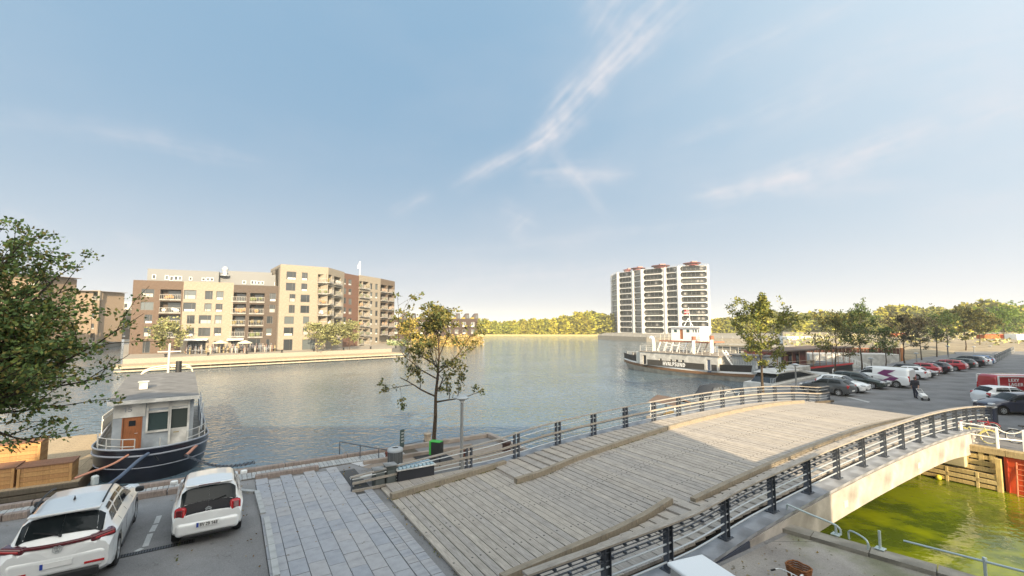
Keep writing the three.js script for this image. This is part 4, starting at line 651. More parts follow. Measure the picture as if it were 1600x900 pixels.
{ // the row along the parking bays
  const A = Q(40, -5.6), B = Q(112, -12.2), L = (px, top, w, seed, tint, label, q = {}) => treeAt('street_tree', label, column(px, A, B), px, top, w, seed, { clear: 0.33, branches: 17, kids: [3, 3, 2], leaves: 4200, leaf: 0.19, spread: 0.36, gap: 0.2, tint, mult: 1.5, wob: 0.5, ...q }, 'trees along the parking bays');
  L(1190, 466, 84, 101, TINT.lit, 'yellow green tree standing alone in front of the ferry stern', { clear: 0.26, leaves: 5600 });
  L(1303, 493, 62, 102, TINT.autumn, 'thin olive tree in front of the red houseboat', { leaves: 2600, gap: 0.35 });
  L(1346, 488, 68, 103, TINT.dark, 'dark green tree behind the dark green estate car', { leaves: 5200 });
  L(1383, 512, 40, 104, TINT.dark, 'small sparse tree just right of the dark green one behind the van', { leaves: 1600, gap: 0.4 });
  L(1413, 493, 56, 105, TINT.purple, 'dark purplish tree behind the white van roof', { leaves: 3800 });
  L(1440, 503, 50, 106, TINT.purple, 'dark spreading tree right of the purplish one', { leaves: 3400 });
  L(1464, 494, 42, 107, TINT.dark, 'green tree third from the dense brown crown, behind the black cars', { leaves: 3000 });
  L(1482, 487, 48, 108, TINT.dark, 'taller green tree behind the red hatchback', { leaves: 3400 });
  L(1510, 488, 60, 109, TINT.autumn, 'dense brown green tree with a broad crown behind the dark suv', { leaves: 6500, gap: 0.05, leaf: 0.3 });
  L(1533, 492, 44, 110, TINT.autumn, 'brown green tree at the far end of the parked cars', { leaves: 4200, gap: 0.1, leaf: 0.3 });
  L(1571, 495, 64, 111, TINT.bright, 'bright green tree beyond the last parked car', { leaves: 5200, gap: 0.05, leaf: 0.34 });
  L(1600, 500, 44, 112, TINT.bright, 'green tree cut by the right edge of the picture', { leaves: 4000, gap: 0.05, leaf: 0.34 });
}
{ // small trees on the far promenade
  const far = (px, d, top, w, seed, tint, label, q = {}) => treeAt('promenade_tree', label, at(px, d), px, top, w, seed, { clear: 0.3, branches: 14, kids: [3, 3], leaves: 1500, leaf: 0.5, spread: 0.55, gap: 0.08, tint, ...q });
  far(267, 87, 512, 52, 201, TINT.pale, 'pale green tree on the promenade behind the houseboat mast');
  far(497, 101, 509, 36, 202, TINT.pale, 'leftmost of three pale trees before the seven storey block');
  far(519, 104, 513, 30, 203, TINT.pale, 'middle one of three pale trees before the seven storey block');
  far(547, 108, 511, 34, 204, TINT.pale, 'rightmost of three pale trees before the seven storey block');
  far(639, 126, 504, 36, 205, TINT.gold, 'golden yellow tree in front of the dark row houses', { leaves: 2600, clear: 0.15 });
  // low golden bushes at the foot of the row houses
  const r = rng(61), sp = []; for (let i = 0; i < 5200; i++) { const x = lerp(645, 754, r()), d = lerp(152.5, 171.5, (x - 640) / 117) - 0.4 - r() * 1.4, q = at(x, d); const hh = 2.4 + 2.4 * Math.max(0, 0.5 + fbm(x * 0.13, 3, 1, 3) * 1.6); sp.push([q.setY(-1.9 + hh * r()), 1]); }
  stuff(mesh('shrubbery', leafGeo(sp, 0.75, mixTint([[0.30, 0.19, 0.04], [0.25, 0.19, 0.05], [0.18, 0.15, 0.04], [0.33, 0.26, 0.12]]), r), leafMat)); 
  const sp2 = []; for (let i = 0; i < 900; i++) { const x = lerp(607, 636, r()), q = at(x, lerp(128, 133, r())); sp2.push([q.setY(2.0 * r() * (0.5 + fbm(x * 0.2, 1, 1, 2))), 1]); }
  stuff(mesh('shrubbery', leafGeo(sp2, 0.6, mixTint([[0.10, 0.16, 0.08], [0.2, 0.22, 0.12], [0.3, 0.3, 0.15]]), r), leafMat));
}
{ // the woods on the far shore
  const r = rng(88), protos = [0, 1, 2].map(k => { const sp = []; for (let i = 0; i < 620; i++) { const a = r() * 6.283, t = r(), y = 0.2 + 8.8 * t, rad = 3.6 * Math.sin(Math.PI * Math.min(1, 0.25 + t * 0.75)) * (0.7 + 0.45 * perlin.noise(Math.cos(a) * 2 + k * 5, t * 5, Math.sin(a) * 2) * 2) * Math.sqrt(0.45 + 0.55 * r()); sp.push([V(Math.cos(a) * rad, y, Math.sin(a) * rad), 1]); } return leafGeo(sp, 1.25, (q) => { const s = 0.75 + q() * 0.5; return [s, s, s]; }, r, { droop: 0.4 }); });
  const list = [];
  const strip = (x0, x1, d0, d1, n, topOf) => { for (let i = 0; i < n; i++) { const px = lerp(x0, x1, (i + r()) / n), d = lerp(d0, d1, r()), q = at(px, d); const h = (HORIZON - topOf(px)) / F * d + EYE + 1.2; q.y = -1.2; list.push([q, h * (0.72 + 0.34 * r()) / 9, 0.75 + r() * 0.5]); } };
  strip(690, 965, 302, 335, 150, px => 501 - 10 * smooth(840, 900, px) - 2 * Math.sin(px * 0.07));
  strip(1090, 1260, 285, 330, 110, px => 498 - 7 * smooth(1140, 1190, px));
  strip(1240, 1680, 252, 330, 330, px => 491 - 8 * smooth(1360, 1390, px) - 6 * smooth(1490, 1530, px) + 4 * smooth(1560, 1600, px) - 2 * Math.sin(px * 0.05));
  protos.forEach((g, k) => { const part = list.filter((_, i) => i % 3 === k), im = new THREE.InstancedMesh(g, leafMat, part.length), mx = new THREE.Matrix4(), c = new THREE.Color(); part.forEach(([p, s, t], i) => { mx.compose(p, new THREE.Quaternion().setFromAxisAngle(V(0, 1, 0), r() * 6.28), V(s * (0.9 + r() * 0.5), s, s * (0.9 + r() * 0.5))); im.setMatrixAt(i, mx); const w = r(); im.setColorAt(i, c.setRGB(lerp(0.21, 0.36, w) * t, lerp(0.225, 0.31, w) * t, 0.02 * t)); }); im.name = numbered('far_wood'); im.castShadow = im.receiveShadow = true; stuff(im); scene.add(im); });
}
const FONT = await new FontLoader().loadAsync('fonts/droid/droid_sans_bold.typeface.json');
// ---------------------------------------------------------------- cars: one lofted body per type, wheel arches cut, parts laid on its skin
const csg = new Evaluator(); csg.attributes = ['position', 'normal', 'uv']; csg.useGroups = false;
const glassCar = P([0.012, 0.016, 0.018], 0.05, { specularIntensity: 0.55 }), lampRed = P([0.42, 0.008, 0.012], 0.15, { clearcoat: 0.6 }), lampDark = P([0.10, 0.006, 0.012], 0.12, { clearcoat: 0.8 }), lampClear = P([0.62, 0.64, 0.66], 0.12, { clearcoat: 0.8 }), trimB = M([0.018, 0.018, 0.02], 0.5), alloy = M([0.52, 0.53, 0.54], 0.32, { metal: 0.7 }), plateM = M([0.78, 0.78, 0.77], 0.5);
const paints = {}; const paint = (k, c) => paints[k] ??= P(c, 0.32, { clearcoat: 1, clearcoatRoughness: 0.06, metalness: 0.1 });
paint('white', [0.82, 0.83, 0.83]); paint('charcoal', [0.06, 0.065, 0.07]); paint('darkgreen', [0.018, 0.03, 0.026]); paint('blue', [0.02, 0.05, 0.14]); paint('black', [0.012, 0.012, 0.016]); paint('red', [0.42, 0.015, 0.025]); paint('plum', [0.022, 0.014, 0.022]); paint('navy', [0.014, 0.018, 0.045]); paint('skyblue', [0.03, 0.12, 0.30]);
// type: stations [z(front +), bottom, belt, top, halfWidthMid, halfWidthBelt, halfWidthTop] from nose to tail
function bodyShape(t) {
  const keys = t.st, N = 46, z0 = keys[0][0], z1 = keys[keys.length - 1][0];
  const row = z => { let i = 0; while (i < keys.length - 2 && z < keys[i + 1][0]) i++; const a = keys[i], b = keys[i + 1], k = Math.min(1, Math.max(0, (a[0] - z) / (a[0] - b[0]))); return a.map((v, q) => lerp(v, b[q], k)); };
  const prof = z => { const acc = new Array(7).fill(0); const h = t.soft ?? 0.07; for (const d of [-1, -0.5, 0, 0.5, 1]) { const r = row(Math.max(z1, Math.min(z0, z + d * h))); for (let q = 0; q < 7; q++) acc[q] += r[q] / 5; } acc[0] = z; return acc; };
  const half = z => { const [, yb, ybelt, yt, wm, wb, wt] = prof(z); const ym = lerp(yb, ybelt, 0.55); return [[0, yb], [wm * 0.8, yb], [wm * 0.97, yb + 0.07], [wm, lerp(yb, ym, 0.55)], [wm * 0.985, ym], [wm * 1.0, ybelt - 0.11], [wb, ybelt - 0.015], [wb - 0.025, ybelt + 0.01], [lerp(wb, wt, 0.62), lerp(ybelt, yt, 0.66)], [wt, yt - 0.075], [wt - 0.06, yt - 0.022], [wt * 0.55, yt], [0, yt + 0.012]]; };
  const S = (z, s) => { const h = half(z), k = Math.min(11.999, Math.abs(s) * 12), i = Math.floor(k), f = k - i; const a = h[i], b = h[i + 1]; return V(Math.sign(s || 1) * lerp(a[0], b[0], f), lerp(a[1], b[1], f), z); };
  const zs = []; for (let i = 0; i <= N; i++) zs.push(lerp(z0, z1, i / N)); const extra = keys.map(k => k[0]).slice(1, -1); zs.push(...extra); zs.sort((a, b) => b - a);
  const pos = [], idx = [], K = 24; for (const z of zs) { const h = half(z); for (let j = 0; j <= 12; j++) pos.push(h[j][0], h[j][1], z); for (let j = 11; j >= 1; j--) pos.push(-h[j][0], h[j][1], z); }
  for (let i = 0; i < zs.length - 1; i++) for (let j = 0; j < K; j++) { const a = i * K + j, b = i * K + (j + 1) % K, c = a + K, d = b + K; idx.push(a, c, b, b, c, d); }
  const cap = (i, flip) => { const c = pos.length / 3; const z = zs[i], h = half(z); pos.push(0, (h[0][1] + h[12][1]) / 2, z + (flip ? -0.03 : 0.04)); for (let j = 0; j < K; j++) { const a = i * K + j, b = i * K + (j + 1) % K; flip ? idx.push(c, b, a) : idx.push(c, a, b); } }; cap(0, false); cap(zs.length - 1, true);
  let g = new THREE.BufferGeometry(); g.setAttribute('position', new THREE.Float32BufferAttribute(pos, 3)); g.setIndex(idx); g.computeVertexNormals(); g.setAttribute('uv', new THREE.Float32BufferAttribute(new Array(pos.length / 3 * 2).fill(0), 2));
  let br = new Brush(g); br.updateMatrixWorld();
  for (const wz of t.axles) { const c = new Brush(new THREE.CylinderGeometry(t.wr + 0.055, t.wr + 0.055, 3, 24).rotateZ(Math.PI / 2).translate(0, t.wr + 0.02, wz)); c.geometry = c.geometry; c.updateMatrixWorld(); br = csg.evaluate(br, c, SUBTRACTION); br.updateMatrixWorld(); }
  g = br.geometry; if (!g.index) g = mergeVertices(g, 1e-4); g = toCreasedNormals(g, 0.62);
  const patch = (za, zb, sa, sb, off, nz = 6, ns = 6) => { // a piece of skin, lifted off
    const p = [], id = [], e = 1e-3; for (let i = 0; i <= nz; i++) for (let j = 0; j <= ns; j++) { const z = lerp(typeof za === 'function' ? za(j / ns) : za, typeof zb === 'function' ? zb(j / ns) : zb, i / nz), s = lerp(typeof sa === 'function' ? sa(i / nz) : sa, typeof sb === 'function' ? sb(i / nz) : sb, j / ns); const q = S(z, s), n = S(z + e, s).sub(S(z - e, s)).cross(S(z, s + e).sub(S(z, s - e))).normalize(); if (n.y < -0.2 || n.dot(V(q.x, q.y - t.st[2][1] - 0.3, q.z * 0.2)) < 0) n.negate(); q.addScaledVector(n, off); p.push(q.x, q.y, q.z); }
    for (let i = 0; i < nz; i++) for (let j = 0; j < ns; j++) { const a = i * (ns + 1) + j; id.push(a, a + 1, a + ns + 1, a + 1, a + ns + 2, a + ns + 1); }
    const q = new THREE.BufferGeometry(); q.setAttribute('position', new THREE.Float32BufferAttribute(p, 3)); q.setIndex(id); q.computeVertexNormals(); return q; };
  const patchTop = (za, zb, smin, off, nz = 6, nx = 14) => { const half1 = s => patch(za, zb, s > 0 ? smin : -1, s > 0 ? 1 : -smin, off, nz, nx / 2); const a = patch(za, zb, smin, 1, off, nz, nx / 2), b = patch(za, zb, -smin, -1, off, nz, nx / 2); return mergeGeometries([a, b]); };
  return { g, S, patch, patchTop, prof };
}
const ds = (mat) => { const k = mat.clone(); k.side = THREE.DoubleSide; return k; };
const glassDS = ds(glassCar), redDS = ds(lampRed), darkRedDS = ds(lampDark), clearDS = ds(lampClear), trimDS = ds(trimB), whiteDS = ds(m.white);
function wheel(o, x, y, z, R, W) {
  const w = new MB(); const pr = [[R * 0.62, -W / 2], [R * 0.93, -W / 2], [R, -W * 0.3], [R, W * 0.3], [R * 0.93, W / 2], [R * 0.62, W / 2], [R * 0.62, -W / 2]]; w.add(new THREE.LatheGeometry(pr.map(p => new THREE.Vector2(...p)), 24), new THREE.Matrix4().makeRotationZ(Math.PI / 2));
  const t = w.build('wheel', m.rubber, o); t.position.set(x, y, z); const s = Math.sign(x);
  const r = new MB(); r.add(new THREE.CylinderGeometry(R * 0.63, R * 0.63, W * 0.7, 20), new THREE.Matrix4().makeRotationZ(Math.PI / 2)); r.build('wheel_well', m.dark, t);
  const k = new MB(); for (let i = 0; i < 6; i++) { const a = i * Math.PI / 3; k.add(new THREE.BoxGeometry(0.03, R * 0.58, R * 0.2), new THREE.Matrix4().makeRotationX(a).multiply(new THREE.Matrix4().makeTranslation(s * W * 0.4, R * 0.32, 0))); } k.add(new THREE.TorusGeometry(R * 0.6, R * 0.05, 6, 24).rotateY(Math.PI / 2), new THREE.Matrix4().makeTranslation(s * W * 0.42, 0, 0)); k.add(new THREE.CylinderGeometry(R * 0.14, R * 0.14, 0.05, 10).rotateZ(Math.PI / 2), new THREE.Matrix4().makeTranslation(s * W * 0.4, 0, 0)); k.build('rim', alloy, t);
}
const TYPES = {
  hatch: { wr: 0.30, axles: [1.3, -1.22], st: [[2.0, 0.32, 0.60, 0.66, 0.62, 0.55, 0.40], [1.88, 0.2, 0.70, 0.76, 0.80, 0.72, 0.6], [1.3, 0.18, 0.84, 0.92, 0.86, 0.80, 0.66], [0.88, 0.18, 0.90, 1.0, 0.86, 0.80, 0.66], [0.15, 0.18, 0.94, 1.42, 0.86, 0.80, 0.60], [-0.9, 0.18, 0.97, 1.46, 0.86, 0.80, 0.60], [-1.5, 0.2, 1.0, 1.40, 0.86, 0.78, 0.57], [-1.92, 0.26, 1.0, 1.06, 0.82, 0.72, 0.55], [-2.03, 0.36, 0.80, 0.84, 0.74, 0.66, 0.5]], ws: [0.86, 0.2], rw: [-1.53, -1.9], sw: [0.42, -1.25], split: [-0.42] },
  suv: { wr: 0.36, axles: [1.38, -1.38], st: [[2.29, 0.36, 0.66, 0.74, 0.66, 0.58, 0.42], [2.12, 0.22, 0.80, 0.88, 0.86, 0.76, 0.62], [1.5, 0.2, 0.94, 1.02, 0.925, 0.86, 0.72], [1.0, 0.2, 1.0, 1.10, 0.925, 0.86, 0.70], [0.2, 0.2, 1.04, 1.54, 0.925, 0.855, 0.63], [-0.8, 0.2, 1.07, 1.62, 0.925, 0.855, 0.63], [-1.75, 0.22, 1.10, 1.56, 0.925, 0.85, 0.62], [-2.16, 0.26, 1.08, 1.16, 0.90, 0.82, 0.66], [-2.30, 0.38, 0.90, 0.95, 0.84, 0.78, 0.62]], ws: [0.96, 0.26], rw: [-1.8, -2.13], sw: [0.5, -1.6], split: [-0.45, -1.2] },
  wagon: { wr: 0.32, axles: [1.38, -1.35], st: [[2.32, 0.32, 0.58, 0.64, 0.62, 0.54, 0.4], [2.16, 0.2, 0.70, 0.76, 0.82, 0.72, 0.6], [1.5, 0.18, 0.84, 0.91, 0.88, 0.82, 0.68], [0.95, 0.18, 0.90, 0.98, 0.88, 0.82, 0.66], [0.15, 0.18, 0.92, 1.40, 0.88, 0.81, 0.58], [-1.0, 0.18, 0.95, 1.46, 0.88, 0.81, 0.58], [-1.85, 0.2, 0.98, 1.40, 0.87, 0.80, 0.57], [-2.22, 0.26, 0.98, 1.04, 0.84, 0.76, 0.6], [-2.34, 0.36, 0.80, 0.84, 0.78, 0.7, 0.55]], ws: [0.92, 0.2], rw: [-1.88, -2.2], sw: [0.45, -1.65], split: [-0.4, -1.15] },
  mini: { wr: 0.285, axles: [1.16, -1.17], st: [[1.72, 0.3, 0.62, 0.70, 0.6, 0.52, 0.4], [1.6, 0.2, 0.74, 0.82, 0.76, 0.68, 0.56], [1.15, 0.18, 0.86, 0.94, 0.81, 0.75, 0.6], [0.85, 0.18, 0.90, 1.0, 0.81, 0.75, 0.6], [0.2, 0.18, 0.93, 1.40, 0.81, 0.75, 0.57], [-0.7, 0.18, 0.95, 1.46, 0.81, 0.75, 0.58], [-1.3, 0.2, 0.96, 1.42, 0.81, 0.74, 0.56], [-1.58, 0.24, 0.94, 1.0, 0.80, 0.73, 0.6], [-1.74, 0.34, 0.72, 0.76, 0.75, 0.7, 0.58]], ws: [0.8, 0.26], rw: [-1.34, -1.56], sw: [0.45, -1.08], split: [-0.3] },
  van: { wr: 0.33, axles: [1.75, -1.55], st: [[2.55, 0.36, 0.72, 0.80, 0.72, 0.64, 0.5], [2.4, 0.24, 0.92, 1.0, 0.9, 0.82, 0.7], [1.95, 0.22, 1.06, 1.16, 0.96, 0.90, 0.76], [1.6, 0.22, 1.12, 1.26, 0.97, 0.92, 0.76], [0.95, 0.22, 1.16, 1.86, 0.98, 0.94, 0.72], [0.4, 0.22, 1.16, 1.96, 0.98, 0.95, 0.78], [-2.3, 0.24, 1.16, 1.94, 0.98, 0.95, 0.78], [-2.50, 0.3, 1.1, 1.86, 0.97, 0.93, 0.76], [-2.55, 0.4, 1.0, 1.7, 0.95, 0.9, 0.72]], ws: [1.5, 0.98], rw: null, sw: [1.1, 0.35], split: [] },
};
const shapes = {};
function makeCar(name, type, paintName, label, pos, turn, group, o = {}) {
  const t = TYPES[type], sh = shapes[type] ??= bodyShape(t), c = thing(name, label, o.cat || 'car', pos, turn, group);
  mesh('body', sh.g, paints[paintName], c); const add = (n, g, mat, par = c) => mesh(n, g, mat, par);
  const ext = (z, s) => sh.S(z, s);
  add('windscreen', sh.patchTop(t.ws[0], t.ws[1], 0.69, 0.008, 8, 12), glassDS);
  if (t.rw) add('rear_window', sh.patchTop(t.rw[0], t.rw[1], 0.69, 0.008, 6, 12), glassDS);
  const cuts = [t.sw[0], ...t.split, t.sw[1]];
  for (const s of [-1, 1]) for (let i = 0; i < cuts.length - 1; i++) {
    const za = cuts[i] - (i ? 0.04 : 0), zb = cuts[i + 1] + (i < cuts.length - 2 ? 0.04 : 0);
    const first = i === 0 ? (k => za + 0.42 * (1 - k)) : za, last = i === cuts.length - 2 && type !== 'van' ? (k => zb - 0.16 * (1 - k)) : zb;
    add('side_window', sh.patch(first, last, s * 0.605, s * 0.735, 0.006, 5, 3), glassDS);
  }
  const zf = t.st[0][0], zr = t.st[t.st.length - 1][0], H = t.st[5][3], W = t.st[3][4];
  for (const s of [-1, 1]) {
    const hl = new MB(); hl.rbox(0, 0, 0, 0.34, 0.16, 0.3, 0.07, 0, 0, 0, 2); const a = ext(t.st[1][0] + 0.02, s * 0.42); const h = hl.build('headlight', lampClear, c); h.position.set(a.x * 0.84, a.y + 0.14, a.z - 0.05); h.rotation.y = s * 0.4;
    if (!o.noTail) { const y = t.st[t.st.length - 2][2]; const tl = new MB(); const big = type === 'van' ? [0.16, 0.55] : [0.26, 0.28]; tl.rbox(0, 0, 0, big[0], big[1], 0.22, 0.06, 0, 0, 0, 2); const q = tl.build('tail_light', lampRed, c); q.position.set(s * (t.st[t.st.length - 2][4] - 0.14), y - 0.16, t.st[t.st.length - 2][0] + 0.02); q.rotation.y = -s * 0.3; }
    const mr = new MB(); mr.rbox(s * (t.st[3][5] + 0.16), t.st[3][2] + 0.1, t.sw[0] + 0.3, 0.2, 0.14, 0.12, 0.05, 0, 0, 0, 2); mr.build('door_mirror', o.mirror || trimB, c);
    for (const z of t.axles) wheel(c, s * (W - 0.115), t.wr, z, t.wr, 0.2);
    for (const z of [cuts[0] - 0.62, ...(t.split.length ? [t.split[0] - 0.62] : [])]) { const hd = new MB(); hd.rbox(s * (W - 0.012), t.st[4][2] - 0.13, z, 0.03, 0.03, 0.2, 0.012); hd.build('door_handle', o.trim || paints[paintName], c); }
    const seam = new MB(); for (const z of [cuts[0] + 0.12, ...t.split, t.axles[1] + t.wr + 0.14].slice(0, 3)) for (let k = 0; k < 6; k++) { const p = ext(z, s * lerp(0.22, 0.56, k / 6)), q = ext(z, s * lerp(0.22, 0.56, (k + 1) / 6)); seam.beam(p, q, 0.012, 0.006); } seam.build('door_seam', m.dark, c);
    const sill = new MB(); sill.rbox(s * (W - 0.05), t.st[3][1] + 0.05, (t.axles[0] + t.axles[1]) / 2, 0.1, 0.09, t.axles[0] - t.axles[1] - 2 * t.wr - 0.16, 0.03); sill.build('sill', trimB, c);
  }
  const np = (z, y, n) => { const p = new MB(); p.rbox(0, y, z, 0.5, 0.115, 0.02, 0.008); const q = p.build('number_plate', plateM, c); return q; };
  if (!o.noPlate) { np(zr - 0.02, t.st[t.st.length - 1][1] + (o.plateY ?? 0.14), 'r'); } np(zf + 0.045, 0.42, 'f');
  const gr = new MB(); gr.rbox(0, t.st[0][1] + 0.05, zf - 0.02, W * 1.1, 0.16, 0.1, 0.03); gr.build('grille', trimB, c);
  if (!o.noBumper) { const bp = new MB(); bp.rbox(0, 0.36, zr + 0.10, W * 1.62, 0.16, 0.22, 0.05); bp.build('rear_bumper', o.bumper || trimB, c); }
  return c;
}
const away = PHI + Math.PI, toward = PHI;                       // nose to the water, nose to the road
const carAt = (px, py, type, dir) => { const p = G(px, py), t = TYPES[type], L = (dir === away ? t.st[t.st.length - 1][0] : -t.st[0][0]); const f = V(Math.sin(dir), 0, Math.cos(dir)); return dir === away ? p.clone().addScaledVector(f, -L) : p.clone().addScaledVector(f, L); };
{ // the row along the water
  const C = (type, col, px, py, dir, label, o) => makeCar('parked_car', type, col, label, carAt(px, py, type, dir), dir, 'cars parked along the water', o);
  C('hatch', 'charcoal', 1334, 620, away, 'charcoal hatchback nearest the bridge, seen from the side with red tail light');
  C('hatch', 'white', 1357, 615, toward, 'white hatchback parked nose out right behind the charcoal one', { noBumper: true });
  C('wagon', 'darkgreen', 1388, 609, toward, 'dark green estate car with its headlights towards the road', { noBumper: true });
  C('hatch', 'blue', 1396, 601, away, 'blue hatchback between the dark green estate and the white van');
  C('hatch', 'white', 1452, 594, away, 'white hatchback parked on the far side of the white van', { bumper: paints.white });
  C('hatch', 'black', 1464, 591, toward, 'black hatchback nose out next to the white one beyond the van');
  C('hatch', 'red', 1470, 587, away, 'red hatchback mostly hidden behind the black one');
  C('hatch', 'plum', 1488, 585, away, 'dark plum hatchback with pale wheels in the middle of the row');
  C('wagon', 'red', 1512, 580.5, away, 'bright red estate car in the middle of the row');
  C('wagon', 'darkgreen', 1527, 577.5, away, 'black green estate car just past the bright red one');
  C('suv', 'black', 1542, 574.5, away, 'black tall suv near the far end of the row', {});
  C('hatch', 'white', 1549, 572.5, away, 'white hatchback squeezed between black suv and the blue car', { bumper: paints.white });
  C('hatch', 'skyblue', 1555, 571, away, 'light blue hatchback last in the row');
  // the white van with its purple arrow
  const v = makeCar('delivery_van', 'van', 'white', 'white delivery van with a purple zigzag arrow on its side', carAt(1427, 607, 'van', away), away, null, { cat: 'van' });
  const purple = M([0.16, 0.02, 0.12], 0.5); for (const s of [-1, 1]) { const z = pts => pts.map(([a, b]) => [a, b]); const a = new THREE.Shape([[-0.15, 1.72], [0.75, 1.72], [0.1, 1.32], [1.0, 0.98], [0.55, 0.70], [-0.3, 0.70], [0.25, 0.98], [-0.75, 1.32]].map(p => new THREE.Vector2(...p))); const g = new THREE.ExtrudeGeometry(a, { depth: 0.01, bevelEnabled: false }); g.translate(-0.1, 0, 0); const k = mesh('side_arrow', g, purple, v); k.rotation.y = s > 0 ? Math.PI / 2 : -Math.PI / 2; k.rotation.order = 'YXZ'; k.rotation.x = -0.09; k.position.set(s * 1.065, -0.02, -0.9); }
  // at the right edge of the picture
  const dk = makeCar('parked_car', 'hatch', 'navy', 'dark navy hatchback at the right edge beside the bridge end', V(0, 0, 0), 0, 'cars parked at the right edge', { cat: 'car' });
  const p = G(1563, 650), d1 = -PHI - 0.62; const dirv = V(Math.sin(0), 0, 0);
  dk.rotation.y = -Math.PI / 2 - 0.12; dk.position.copy(p).add(V(1.9, 0, -0.9));
  const w = makeCar('parked_car', 'hatch', 'white', 'white car with red tail light just behind the dark navy one', V(0, 0, 0), Math.PI / 2 - 0.1, 'cars parked at the right edge', { bumper: paints.white }); w.position.copy(G(1557, 636)).add(V(2.0, 0, -1.0));
  const rv = makeCar('delivery_van', 'van', 'red', 'red van with white lettering at the right edge of the road', V(0, 0, 0), Math.PI / 2 - 0.1, null, { cat: 'van' }); rv.position.copy(G(1567, 624)).add(V(2.6, 0, -1.0));
  ['LEXY', 'LAGER'].forEach((s, i) => { const g = new TextGeometry(s, { font: FONT, size: 0.26, depth: 0.01, curveSegments: 3 }); const k = mesh('lettering', g, m.white, rv); k.rotation.set(0, -Math.PI / 2, 0); k.position.set(-1.005, 1.42 - i * 0.36, -1.75); }); for (const s of [-1, 1]) { const q = new MB(); q.rbox(s * 0.93, 1.84, -1.0, 0.1, 0.1, 2.9, 0.04); q.rbox(s * 0.97, 1.15, -2.44, 0.1, 1.4, 0.12, 0.04); q.build('white_trim', m.white, rv); }
}
{ // the two white cars in front
  const rear = (px, py, type) => { const p = G(px, py), t = TYPES[type]; return p.addScaledVector(V(Math.sin(away), 0, Math.cos(away)), -t.st[t.st.length - 1][0]); };
  const grow = 1.08;
  const c1 = makeCar('parked_car', 'mini', 'white', 'small white hatchback with black tailgate and round red tail lights on the near quay', rear(321, 845, 'mini'), away + 0.02, 'white cars on the near quay', { noPlate: true, noTail: true, noBumper: true, mirror: paints.white });
  c1.scale.setScalar(grow); const sh = shapes.mini, zr = -1.74;
  const tg = mesh('tailgate_panel', sh.patchTop(-1.562, -1.725, 0.59, 0.010, 6, 12), ds(P([0.008, 0.008, 0.012], 0.22, { specularIntensity: 0.3 })), c1, 'black glass tailgate panel');
  for (const s of [-1, 1]) { const l = new MB(); l.rbox(0, 0, 0, 0.27, 0.30, 0.16, 0.075, 0, 0, 0, 3); const q = l.build('tail_light', lampRed, c1); q.position.set(s * 0.615, 0.83, -1.63); q.rotation.set(0.25, s * -0.28, 0); const i = new MB(); i.rbox(0, 0, -0.07, 0.15, 0.17, 0.05, 0.04, 0, 0, 0, 2); i.build('reflector', lampDark, q); }
  const bp = new MB(); bp.rbox(0, 0.44, -1.70, 1.42, 0.34, 0.22, 0.1, 0, 0, 0, 3); bp.build('rear_bumper', paints.white, c1); const bl = new MB(); bl.rbox(0, 0.27, -1.76, 1.1, 0.10, 0.14, 0.04); bl.build('bumper_insert', trimB, c1);
  const plate2 = (c, z, y, txt, w, rx = 0) => { const p = new MB(); p.rbox(0, 0, 0, w, 0.125, 0.02, 0.01); const q = p.build('number_plate', plateM, c); q.position.set(0, y, z); q.rotation.x = rx; const e = new MB(); e.box(w / 2 - 0.035, 0, -0.012, 0.05, 0.11, 0.004); e.build('blue_band', M([0.02, 0.06, 0.35], 0.5), q); if (txt) { const tg2 = new TextGeometry(txt, { font: FONT, size: 0.078, depth: 0.004, curveSegments: 3 }); tg2.computeBoundingBox(); const bw = tg2.boundingBox.max.x; tg2.scale(Math.min(1, (w - 0.12) / bw), 1, 1); tg2.rotateY(Math.PI); tg2.computeBoundingBox(); tg2.translate(-(tg2.boundingBox.max.x + tg2.boundingBox.min.x) / 2 - 0.02, -0.039, -0.013); mesh('registration', tg2, m.black, q); } return q; };
  plate2(c1, -1.825, 0.53, 'BV 29 143', 0.52, 0.06);
  const chev = new MB(); for (const y of [0, 0.045]) for (const s of [-1, 1]) chev.beam(V(0, 0.88 + y, -1.722), V(s * 0.07, 0.83 + y, -1.722), 0.012, 0.022); chev.build('chevron_badge', m.galv, c1);
  const ant = new MB(); ant.rod(V(0, 1.50, 0.1), V(0, 1.66, -0.1), 0.006, 0.004, 5); ant.build('roof_aerial', trimB, c1);
  const sp = new MB(); sp.rbox(0, 1.425, -1.34, 1.08, 0.045, 0.16, 0.02); sp.build('roof_spoiler', paints.white, c1); const br = new MB(); br.rbox(0, 1.43, -1.425, 0.5, 0.02, 0.02, 0.006); br.build('brake_light', lampDark, c1);
  const wiper = (c, y, z, l, t) => { const w = new MB(); w.rod(V(0, y, z), V(l, y + 0.1, z + t), 0.012, 0.008, 6); w.beam(V(l * 0.2, y + 0.05, z + t * 0.4), V(l * 1.3, y + 0.13, z + t * 1.2), 0.014, 0.02); w.rod(V(0, y - 0.01, z - 0.02), V(0, y + 0.02, z + 0.01), 0.025); w.build('rear_wiper', trimB, c); };
  wiper(c1, 0.965, -1.60, -0.3, 0.03);

  const e4 = makeCar('parked_car', 'suv', 'white', 'large white electric suv with a full width red light bar in the near left corner', rear(84, 925, 'suv'), away + 0.02, 'white cars on the near quay', { noPlate: true, noTail: true, noBumper: true, mirror: trimB });
  e4.scale.setScalar(grow); const s4 = shapes.suv;
  { const lb = new MB(); lb.tube([V(-0.72, 1.06, -2.19), V(-0.4, 1.045, -2.265), V(0, 1.04, -2.29), V(0.4, 1.045, -2.265), V(0.72, 1.06, -2.19)], 0.045, 8, 24); lb.build('light_bar', lampDark, e4, 'dark red light bar across the tailgate'); }
